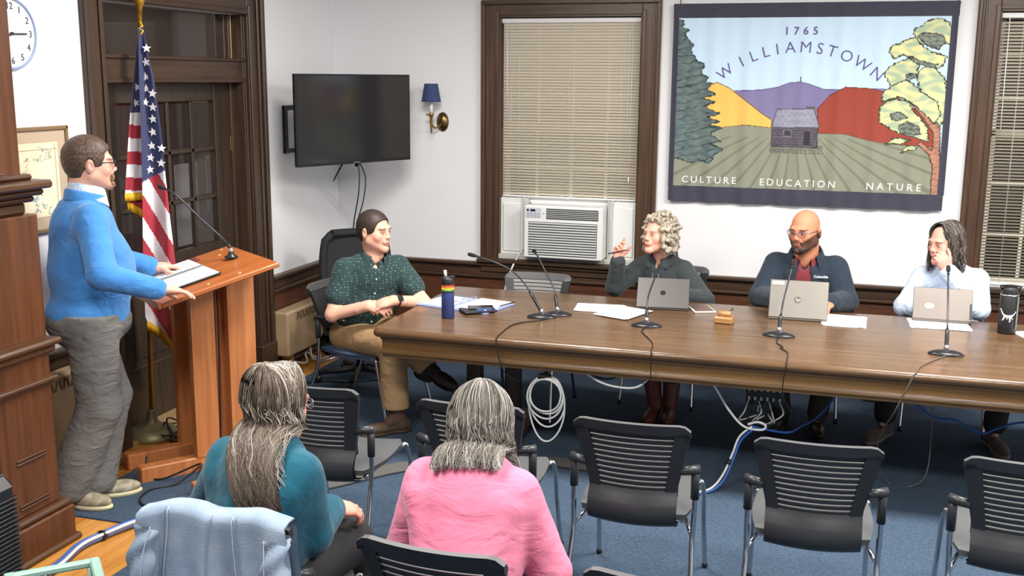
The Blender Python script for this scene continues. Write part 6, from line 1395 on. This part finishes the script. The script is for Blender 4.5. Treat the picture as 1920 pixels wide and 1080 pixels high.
f.cone(Cw.neck + Cw.U * .02, Cw.neck + Cw.U * .13, .058, .066, .01, -1); f.cone(Cw.neck + Cw.fw * .06 - Cw.U * .05, Cw.neck + Cw.fw * .11 + Cw.U * .06, .012, .05, .01, -1); f.wrinkle(.009, 30, 31, (1, 1, 1.3)); f.wrinkle(.006, 60, 32); Cw.add('hooded_top', f, CHAR)
f = Field(Cw.neck - .18, Cw.neck + .18, .005)
for k in range(14): a0, a1 = [math.radians(38 + 284 * q / 14) for q in (k, k + 1)]; P_ = [Cw.neck + Cw.U * (.03 - .075 * ((1 + math.cos(a)) / 2) ** 2) + (Cw.fw * math.cos(a) + Cw.L * math.sin(a)) * (.085 + .01 * math.cos(a)) for a in (a0, a1)]; f.cone(P_[0], P_[1], .024, .024, .015)
f.cone(Cw.neck + Cw.U * .0, Cw.neck + Cw.U * .13, .058, .06, .008, -1); f.wrinkle(.003, 50, 2); Cw.add('hood', f, CHAR)
tubes_on(Cw, 'drawstring', mat('grey_drawstring', (110, 112, 112), .8), [[Cw.neck + Cw.fw * (.115 + .012 * k) + Cw.L * (q * .02 + .006 * math.sin(k)) - Cw.U * (.06 + .035 * k) for k in range(5)] for q in (1, -1)], .0032)
f = Field(V3(-1.28, 6.18, .12), V3(-.78, 7.14, .66), .007); f.ell(Cw.pel - Cw.U * .01, Cw.T, V3(.17, .14, .11), .04)
for q in (1, -1): Cw.legf(f, q, .006, (.085, .062, .058, .048), .3)
Cw.add('trousers', f, mat('dark_brown_trousers', (62, 46, 42), .85))
BOOT = mat('brown_boot_leather', (112, 58, 44), .45)
for q in (1, -1):
    f = Field(Cw.an[q] - V3(.14, .3, .12), Cw.an[q] + V3(.14, .2, .40), .006); f.cone(Cw.kn[q] + (Cw.an[q] - Cw.kn[q]) * .25, Cw.an[q], .064, .045, .02); d_ = V3(*(Cw.toe[q] - Cw.an[q])[:2], 0); d_ = unit(d_); f.ell(Cw.an[q] * V3(1, 1, 0) + d_ * .08 + V3(0, 0, .05), np.stack([V3(d_[1], -d_[0], 0), d_, V3(0, 0, 1)], 1), V3(.044, .11, .045), .03); f.half((0, 0, .014), (0, 0, -1)); f.wrinkle(.003, 40, 2); Cw.add('boot', f, BOOT)
pn = thing('pen', 'dark pen held in the raised hand of the curly haired woman', 'pen', (-1.335, 6.605, 1.02)); MB().tube([(-.055, -.02, -.012), (.05, .01, .012), (.062, .013, .014)], [.004, .004, .001], 8).build('barrel', mat('dark_red_pen', (60, 30, 36), .4), pn)
# ------------------------------------------------------------------ bald man
D = Fig('bald bearded man in glasses wearing a dark navy jacket over maroon', (-.19, 6.98, .52), (-.19, 6.855, 1.005), (-.05, -1), shw=.178, shdrop=.058)
D.arm(-1, (-.335, 6.50, .80), (-.9, .1, -.6), .29, .25); D.arm(1, (-.03, 6.50, .80), (.9, .1, -.6), .29, .25)
D.el[-1] = V3(-.445, 6.76, .765); D.el[1] = V3(.065, 6.76, .765)
D.leg(-1, (-.27, 6.52, .10), (-.30, 6.38, .03), (-.3, -.6, .8), .41, .43); D.leg(1, (-.06, 6.50, .10), (-.04, 6.36, .03), (.3, -.6, .8), .41, .43)
hD = dict(c=V3(-.205, 6.785, 1.185), R=head_axes((-.42, -.90, -.12)), s=1.05, nose=1.1, fat=.010, neck_r=.070)
brd = lambda x, y, z: np.clip((-.036 - z + .9 * np.maximum(0, np.abs(x) - .04)) / .012, 0, 1) * (y > -.015) * (((z < -.078) | (np.abs(x) > .022) | (z > -.054))) * (z > -.122) * ((z > -.088) | (y > .035)) * .85
D.body(hD, {-1: dict(fdir=(.3, -.9, -.1), palm=(0, 0, -1), fr=.034), 1: dict(fdir=(-.3, -.9, -.1), palm=(0, 0, -1), fr=.034)}, (206, 140, 108), dict(beard=((44, 36, 34), brd), lips=(140, 84, 76), brow=(50, 38, 34)), dict(bw=.165, bd=.13, belly=(.17, .15, .02)))
cD = hD['c']; RD = hD['R']; Wd = lambda x, y, z: cD + RD @ (V3(x, y, z) * 1.04); f = Field(cD - .14, cD + .14, .004)
f.ell(Wd(0, .072, -.098), RD, V3(.045, .03, .03), .015); f.ell(Wd(0, .03, -.085), RD, V3(.066, .045, .028), .02); f.cone(Wd(-.026, .094, -.051), Wd(.026, .094, -.051), .006, .006, .006); f.wrinkle(.0025, 170, 6); D.add('beard', f, HAIRM, lambda V: np.array(lin((52, 42, 40))) * (.8 + .3 * np.sin(V[:, :1] * 500 + 2 * np.sin(V[:, 2:] * 400))))
glasses(D, hD, mat('blue_grey_frame', (92, 92, 128), .3, .3), .0019)
MARO = mat('maroon_polo', (120, 52, 58), .8, spec=.2); NAVJ = mat('navy_fleece_jacket', (44, 54, 66), .9, fold=(9, .015), bump=(300, .2, (1, 1, 1), .002), sheen=.12, spec=.15)
f = Field(V3(-.50, 6.55, .45), V3(.12, 7.2, 1.06), .0065); D.torso(f, .006, .17, .13, (.175, .155, .015), (.18, .15, .1)); f.cone(D.neck + D.U * .02, D.neck + D.U * .14, .068, .074, .01, -1); f.cone(D.neck + D.fw * .07 - D.U * .05, D.neck + D.fw * .12 + D.U * .06, .01, .04, .01, -1); f.wrinkle(.004, 30, 2); D.add('polo_shirt', f, MARO)
D.collar(MARO, D.neck + D.fw * .014 + D.U * .01, .072, .034, .5, .02, .045)
f = Field(V3(-.60, 6.44, .45), V3(.23, 7.24, 1.08), .0065); D.torso(f, .018, .17, .135, (.178, .16, .015), (.185, .155, .1))
for q in (1, -1): D.armf(f, q, .018, (.062, .056, .053, .042), .95)
f.cone(D.neck + D.U * .03, D.neck + D.U * .14, .074, .08, .01, -1)
for k in range(7): P_ = D.neck + D.fw * .13 - D.U * (.0 + .075 * k); f.ell(P_ + D.fw * (.03 + .012 * k), D.T, V3(.058, .10, .07), .008, -1)
f.wrinkle(.009, 26, 41, (1, 1, 1.3)); f.wrinkle(.006, 58, 42); jk_ = D.add('jacket', f, NAVJ)
qv = (np.array([v.co for v in jk_.data.vertices]) + np.array(D.root.location) - D.chest) @ D.T; near = (np.abs(np.abs(qv[:, 0]) - .105) < .03) & (np.sign(qv[:, 0]) == np.sign((D.L @ D.T)[0])) & (np.abs(qv[:, 2] - .085) < .014) & (qv[:, 1] < .21); dfw = qv[near, 1].max()
D.collar(NAVJ, D.neck + D.fw * .01 + D.U * .012, .088, .066, .80, .03, .05, 'jacket_collar')
ez = V3(0, 0, 1); nrm = unit(D.fw + D.L * .25 + V3(0, 0, .25)); ez = unit(ez - nrm * (ez @ nrm)); xr = unit(np.cross(ez, nrm)); p_ = D.chest + D.L * .105 + D.U * .085 + D.fw * (dfw + .002)
lg = text_mb('Columbia', .022, Mx(LOC(D, p_), -xr if xr @ D.L < 0 else xr, ez, nrm), .0006, bold=.0006); lg.build('chest_lettering', mat('white_embroidery', (214, 220, 226), .7), D.root)
BLKT = mat('black_trousers', (38, 38, 40), .85)
f = Field(V3(-.48, 6.30, .08), V3(.12, 7.2, .68), .007); f.ell(D.pel - D.U * .01, D.T, V3(.185, .15, .11), .04)
for q in (1, -1): D.legf(f, q, .012, (.09, .068, .064, .05), .95)
f.wrinkle(.005, 28, 3); D.add('trousers', f, mat('dark_olive_trousers', (54, 52, 46), .85))
for q in (1, -1): D.shoe(q, DKSH, MATS['black_sole'])
# ------------------------------------------------------------------ woman in light blue
E_ = Fig('woman in a light blue shirt resting her chin on her hand', (.665, 6.97, .52), (.655, 6.865, .99), (-.18, -1), shw=.15, shdrop=.075)
E_.sh[1] = E_.sh[1] + E_.U * .012; E_.arm(1, (.612, 6.635, 1.015), (.6, -.2, -1), .28, .25); E_.arm(-1, (.545, 6.50, .80), (-.9, .1, -.6), .28, .25); E_.el[1] = V3(.80, 6.62, .80)
E_.leg(-1, (.33, 6.52, .11), (.27, 6.40, .03), (-.5, -.5, .8), .41, .42); E_.leg(1, (.93, 6.52, .11), (.96, 6.38, .03), (.5, -.5, .8), .41, .42)
hE = dict(c=V3(.605, 6.785, 1.152), R=head_axes((-.74, -.64, -.14)), s=.98, nose=1.05, fat=.005, neck_r=.052)
E_.body(hE, {1: dict(fdir=(-.42, -.22, .9), palm=(-.45, .75, .2), curl=(.55, .6, .65, .7), thumb=.4, s=.96, fr=.03), -1: dict(fdir=(.7, -.6, -.1), palm=(0, 0, -1), s=.95, fr=.03)}, (226, 164, 146), dict(lips=(184, 106, 100), brow=(84, 64, 56)))
c = hE['c']; R = hE['R']; f = Field(c - .2, c + .19, .0044); f.ell(c + R @ V3(0, -.022, .034), R, V3(.083, .099, .090), .02); f.ell(c + R @ V3(0, -.045, -.05), R, V3(.088, .06, .105), .04); f.ell(c + R @ V3(0, .105, -.03), R, V3(.064, .085, .115), .008, -1); f.wrinkle(.003, 90, 4)
dk = ((58, 50, 46), (70, 60, 54), (84, 74, 66), (104, 94, 86))
E_.add('hair', f, HAIRM, lambda V: np.tile(np.array(lin((60, 52, 48))), (len(V), 1)))
long_hair(E_, hE, 1000, .95, (.088, .104, .096), .20, dk + ((150, 144, 138),), 5, .010, 60, (-.05, .06), thick=.010, rad=.0015, theta1=96, lenvar=.3)
BLUE_S = mat('light_blue_shirt', (206, 220, 240), .8, fold=(11, .018), bump=(260, .15, (1, 1, 1), .002), var=((188, 206, 232), 7, (1, 1, 1), .35, .7), spec=.2)
f = Field(V3(.28, 6.42, .45), V3(1.02, 7.2, 1.06), .0062); E_.torso(f, .015, .148, .125, (.165, .145, .012), (.175, .15, .1))
for q in (1, -1): E_.armf(f, q, .016, (.052, .048, .046, .036), .93)
f.cone(E_.neck + E_.U * .02, E_.neck + E_.U * .13, .06, .068, .01, -1); f.wrinkle(.010, 30, 51, (1, 1, 1.3)); f.wrinkle(.007, 62, 52); E_.add('shirt', f, BLUE_S)
E_.collar(BLUE_S, E_.neck + E_.fw * .012 + E_.U * .008, .066, .036, .55, .026, .055)
f = Field(V3(.10, 6.30, .08), V3(1.18, 7.2, .68), .007); f.ell(E_.pel - E_.U * .01, E_.T, V3(.18, .15, .11), .04)
for q in (1, -1): E_.legf(f, q, .012, (.09, .068, .064, .052), .92)
f.wrinkle(.005, 28, 3); E_.add('trousers', f, BLKT)
GRSH = mat('grey_knit_shoe', (92, 84, 80), .8)
for q in (1, -1): E_.shoe(q, GRSH, mat('grey_sole', (120, 112, 106), .7))
# ------------------------------------------------------------------ woman in teal, seen from behind
Tl = Fig('woman in a teal sweater with long grey brown hair, seen from behind', (-1.705, 2.80, .52), (-1.692, 2.885, .955), (.22, 1), shw=.145, shdrop=.075)
Tl.arm(-1, (-1.585, 3.085, .665), (.8, -.4, -.6), .28, .25); Tl.arm(1, (-1.80, 3.12, .63), (-.9, -.2, -.6), .28, .25)
Tl.el[-1] = V3(-1.545, 2.875, .665); Tl.wr[-1] = V3(-1.575, 3.075, .672)
Tl.leg(-1, (-1.56, 3.28, .10), (-1.55, 3.44, .03), (.1, .6, .8), .40, .42); Tl.leg(1, (-1.83, 3.30, .10), (-1.84, 3.45, .03), (-.1, .6, .8), .40, .42)
hT = dict(c=V3(-1.69, 2.945, 1.062), R=head_axes((.40, .88, -.14), roll=-.05), s=.98, neck_r=.05)
Tl.body(hT, {-1: dict(fdir=(.62, .72, -.25), palm=(-.2, .1, -1), curl=(.32, .36, .4, .45), thumb=.45, s=.95, fr=.03), 1: dict(fdir=(.5, .7, -.1), palm=(0, 0, -1), s=.95, fr=.03)}, (226, 166, 144), dict(brow=(110, 90, 76)))
glasses(Tl, hT, mat('silver_wire', (170, 172, 176), .3, .8), .0016)
c = hT['c']; R = hT['R']; f = Field(c - V3(.26, .34, .36), c + .18, .005); f.ell(c + R @ V3(0, -.02, .034), R, V3(.084, .102, .092), .02); f.cone(c + R @ V3(0, -.04, -.02), Tl.neck - Tl.fw * .04, .082, .07, .04, flat=(Tl.F, .6)); f.ell(c + R @ V3(0, .11, -.03), R, V3(.085, .082, .11), .008, -1)
Tl.add('hair', f, HAIRM, lambda V: np.array(lin((74, 62, 54))) * np.ones((len(V), 1)))
gb = ((96, 82, 69), (82, 69, 58), (116, 103, 90), (68, 57, 48), (138, 127, 115), (100, 85, 70))
long_hair(Tl, hT, 3100, 1.15, (.088, .106, .096), .315, gb, 7, .011, 62, (-.07, .06), thick=.016, rad=.0013, theta1=104, lenvar=.35, gather=.36, shift=(.34, .0), push=[(Tl.chest, Tl.T, V3(.19, .148, .205)), (Tl.neck - Tl.U * .065, Tl.T, V3(.21, .08, .062))])
wt_ = ((196, 190, 182), (170, 162, 152), (148, 138, 126))
long_hair(Tl, hT, 260, 1.2, (.091, .109, .099), .24, wt_, 17, .010, 60, (-.07, .06), thick=.014, rad=.0014, theta1=100, lenvar=.95, gather=.36, shift=(.34, .0), push=[(Tl.chest, Tl.T, V3(.19, .15, .207)), (Tl.neck - Tl.U * .065, Tl.T, V3(.21, .082, .064))])
TEALM = mat('teal_knit', (34, 96, 116), .95, fold=(9, .010), bump=(260, .5, (1, 1, 1), .004), var=((26, 82, 102), 9, (1, 1, 1), .35, .7), sheen=.2, spec=.1)
f = Field(V3(-2.02, 2.56, .42), V3(-1.40, 3.22, 1.02), .0055); Tl.torso(f, .016, .148, .12, (.155, .14, 0), (.165, .155, .11))
for q in (1, -1): Tl.armf(f, q, .018, (.052, .047, .045, .034), .92)
f.cone(Tl.neck + Tl.U * .03, Tl.neck + Tl.U * .13, .058, .066, .01, -1); f.wrinkle(.008, 28, 61, (1, 1, 1.4)); f.wrinkle(.005, 64, 62); Tl.add('sweater', f, TEALM)
for q in (-1, 1):
    w = Tl.wr[q]; e = unit(Tl.el[q] - w); f = Field(w - .12, w + .12, .0045); f.cone(w + e * .012, w + e * .07, .046, .05, .01); f.cone(w - e * .05, w + e * .03, .04, .04, .003, -1); f.half(w + e * .008, -e); f.wrinkle(.0022, 230, 3); Tl.add('cuff', f, TEALM)
f = Field(V3(-2.0, 2.56, .06), V3(-1.38, 3.42, .68), .0065); f.ell(Tl.pel - Tl.U * .02, Tl.T, V3(.18, .16, .11), .04)
for q in (1, -1): Tl.legf(f, q, .012, (.09, .07, .066, .056), .93)
f.wrinkle(.005, 28, 3); Tl.add('trousers', f, BLKT)
for q in (1, -1): Tl.shoe(q, DKSH, MATS['black_sole'])
# ------------------------------------------------------------------ woman in pink, seen from behind
Pk = Fig('woman in a pink top with shoulder length grey hair, bent forward', (-1.01, 2.81, .52), (-1.035, 2.985, .925), (.03, 1), shw=.148, shdrop=.07)
Pk.arm(-1, (-.90, 3.17, .60), (.6, -.5, -.7), .27, .24); Pk.arm(1, (-1.13, 3.17, .60), (-.6, -.5, -.7), .27, .24)
Pk.leg(-1, (-.92, 3.30, .10), (-.90, 3.46, .03), (.1, .6, .8), .40, .42); Pk.leg(1, (-1.13, 3.30, .10), (-1.14, 3.46, .03), (-.1, .6, .8), .40, .42)
hP = dict(c=V3(-1.045, 3.075, 1.012), R=head_axes((-.12, .80, -.42), roll=.04), s=.98, neck_r=.05)
Pk.body(hP, {-1: dict(fdir=(-.4, .7, -.2), palm=(-.2, 0, -1), s=.95, fr=.03), 1: dict(fdir=(.4, .7, -.2), palm=(.2, 0, -1), s=.95, fr=.03)}, (226, 166, 144), {})
c = hP['c']; R = hP['R']; f = Field(c - .22, c + .18, .005); f.ell(c + R @ V3(0, -.02, .034), R, V3(.086, .104, .094), .02); f.ell(c + V3(0, -.03, -.06), np.eye(3), V3(.10, .085, .10), .04); f.ell(c + R @ V3(0, .11, -.04), R, V3(.085, .082, .11), .008, -1)
Pk.add('hair', f, HAIRM, lambda V: np.array(lin((96, 90, 84))) * np.ones((len(V), 1)))
gw = ((130, 124, 116), (104, 98, 90), (160, 154, 146), (84, 78, 72), (188, 182, 176), (114, 107, 99))
long_hair(Pk, hP, 2700, .75, (.090, .108, .098), .165, gw, 9, .006, 55, (-.06, .07), thick=.019, rad=.0013, theta1=102, lenvar=.5, gather=-.05, down=(.22, 0, -1), push=[(Pk.chest, Pk.T, V3(.185, .145, .20)), (Pk.neck - Pk.U * .06, Pk.T, V3(.21, .078, .06))], part_x=.01)
PINK = mat('pink_knit', (232, 136, 164), .9, fold=(8, .013, (.6, 1, 1.6)), bump=(300, .25, (1, 1, 1), .003), var=((222, 120, 150), 6, (1, 1, 1), .35, .7), sheen=.2, spec=.1)
f = Field(V3(-1.34, 2.58, .40), V3(-.70, 3.26, 1.0), .0055); Pk.torso(f, .014, .152, .125, (.155, .14, 0), (.165, .155, .12))
for q in (1, -1): Pk.armf(f, q, .018, (.053, .05, .046, .035), .92)
f.cone(Pk.neck + Pk.U * .025, Pk.neck + Pk.U * .13, .06, .066, .01, -1); f.wrinkle(.008, 24, 71, (.5, 1, 2.0)); f.wrinkle(.006, 50, 72, (.4, 1, 1.8)); Pk.add('top', f, PINK)
f = Field(Pk.neck - .12, Pk.neck + .12, .0045)
for k in range(16): a0, a1 = [2 * math.pi * q / 16 for q in (k, k + 1)]; P_ = [Pk.neck + Pk.U * .012 + (Pk.fw * math.cos(a) + Pk.L * math.sin(a)) * .07 for a in (a0, a1)]; f.cone(P_[0], P_[1], .0085, .0085, .006)
Pk.add('neckband', f, PINK)
f = Field(V3(-1.32, 2.58, .06), V3(-.72, 3.44, .66), .0065); f.ell(Pk.pel - Pk.U * .03, Pk.T, V3(.185, .16, .11), .04)
for q in (1, -1): Pk.legf(f, q, .012, (.09, .07, .066, .056), .93)
f.wrinkle(.005, 28, 3); Pk.add('trousers', f, mat('blue_jeans', (64, 80, 108), .85))
for q in (1, -1): Pk.shoe(q, DKSH, MATS['black_sole'])
# ------------------------------------------------------------------ denim jacket over the chair back
DEN = mat('pale_denim', (158, 172, 188), .9, bump=(260, .35, (1, 1, 1), .003), var=((126, 146, 170), 9, (1, 1, 1), .35, .68), spec=.1); DENS = mat('denim_seam', (184, 200, 220), .9); DEND = mat('denim_seam_dark', (112, 134, 162), .9)
t = thing('denim_jacket', 'pale washed denim jacket draped over a black chair back', 'jacket', (-1.68, 2.855, 0), math.radians(2.4))
def drape(s, q):
    """s -1..1 across, q along: 0 front hem, .3 top, 1 rear hem"""
    if q < .28: z = .60 + (.868 - .60) * (q / .28); y = -.25 - .03 * (q / .28)
    elif q < .36: a = (q - .28) / .08 * math.pi; z = .868 + .012 * math.sin(a); y = -.325 + .045 * math.cos(a)
    else: k = (q - .36) / .64; z = .868 - .50 * k; y = -.370 - .03 * k - .05 * k * k
    w = .236 + .03 * max(0, (q - .36) / .64) ** .8; fold = .012 * math.sin(s * 7.3 + 1.1 + q * 2) + .009 * math.sin(s * 15 + 2.1 * math.sin(q * 4))
    k = max(0, (q - .36) / .64); y -= fold * (.25 + 1.2 * k); z -= .02 * abs(s) ** 3 + .008 * math.sin(s * 5 + 1)
    return Vector((s * w + .01 * math.sin(q * 9 + s * 3), y, z))
P = [[drape(-1 + i / 20, j / 40) for j in range(41)] for i in range(41)]
m = MB(); m.grid(P); m.grid([[p + Vector((0, .006, -.004)) for p in r_] for r_ in P]); jk = m.build('back_panel', DEN, t)
def seam(f_, n=26, q0=.34, q1=1.): return [drape(f_(q0 + (q1 - q0) * k / n), q0 + (q1 - q0) * k / n) + Vector((0, -.004, .001)) for k in range(n + 1)]
for f_, mm in ((lambda q: -.62 + .1 * q, DENS), (lambda q: -.66 + .1 * q, DEND), (lambda q: .08 - .05 * q, DEND), (lambda q: .36 + .02 * q, DENS), (lambda q: .41 + .02 * q, DEND)): MB().tube(seam(f_), .0013, 5).build('seam', mm, t)
for sg in (-1, 1):
    m = MB(); pts_ = spline([(sg * .200, -.352, .82), (sg * .212, -.38, .74), (sg * .222, -.40, .60), (sg * .235, -.41, .46), (sg * .24, -.41, .36)], 8); n_ = len(pts_); G_ = []
    for i, p in enumerate(pts_): G_.append([p + Vector((math.cos(a) * (.038 + .010 * math.sin(i * .8 + a * 2)), math.sin(a) * (.03 + .006 * math.sin(i * 1.1 + a * 3)), 0)) for a in [2 * math.pi * k / 16 for k in range(17)]])
    m.grid(G_); sl = m.build('sleeve', DEN, t); MB().tube([p + Vector((sg * -.02, -.030, 0)) for p in pts_], .0014, 5).build('sleeve_seam', DENS, sl)
MB().lathe([(.008, 0), (.008, .004), (.003, .005)], 12, c=drape(.4, .62) + Vector((0, -.004, 0)), M=Matrix.Rotation(math.radians(90), 4, 'X')).build('button', SILV, t)
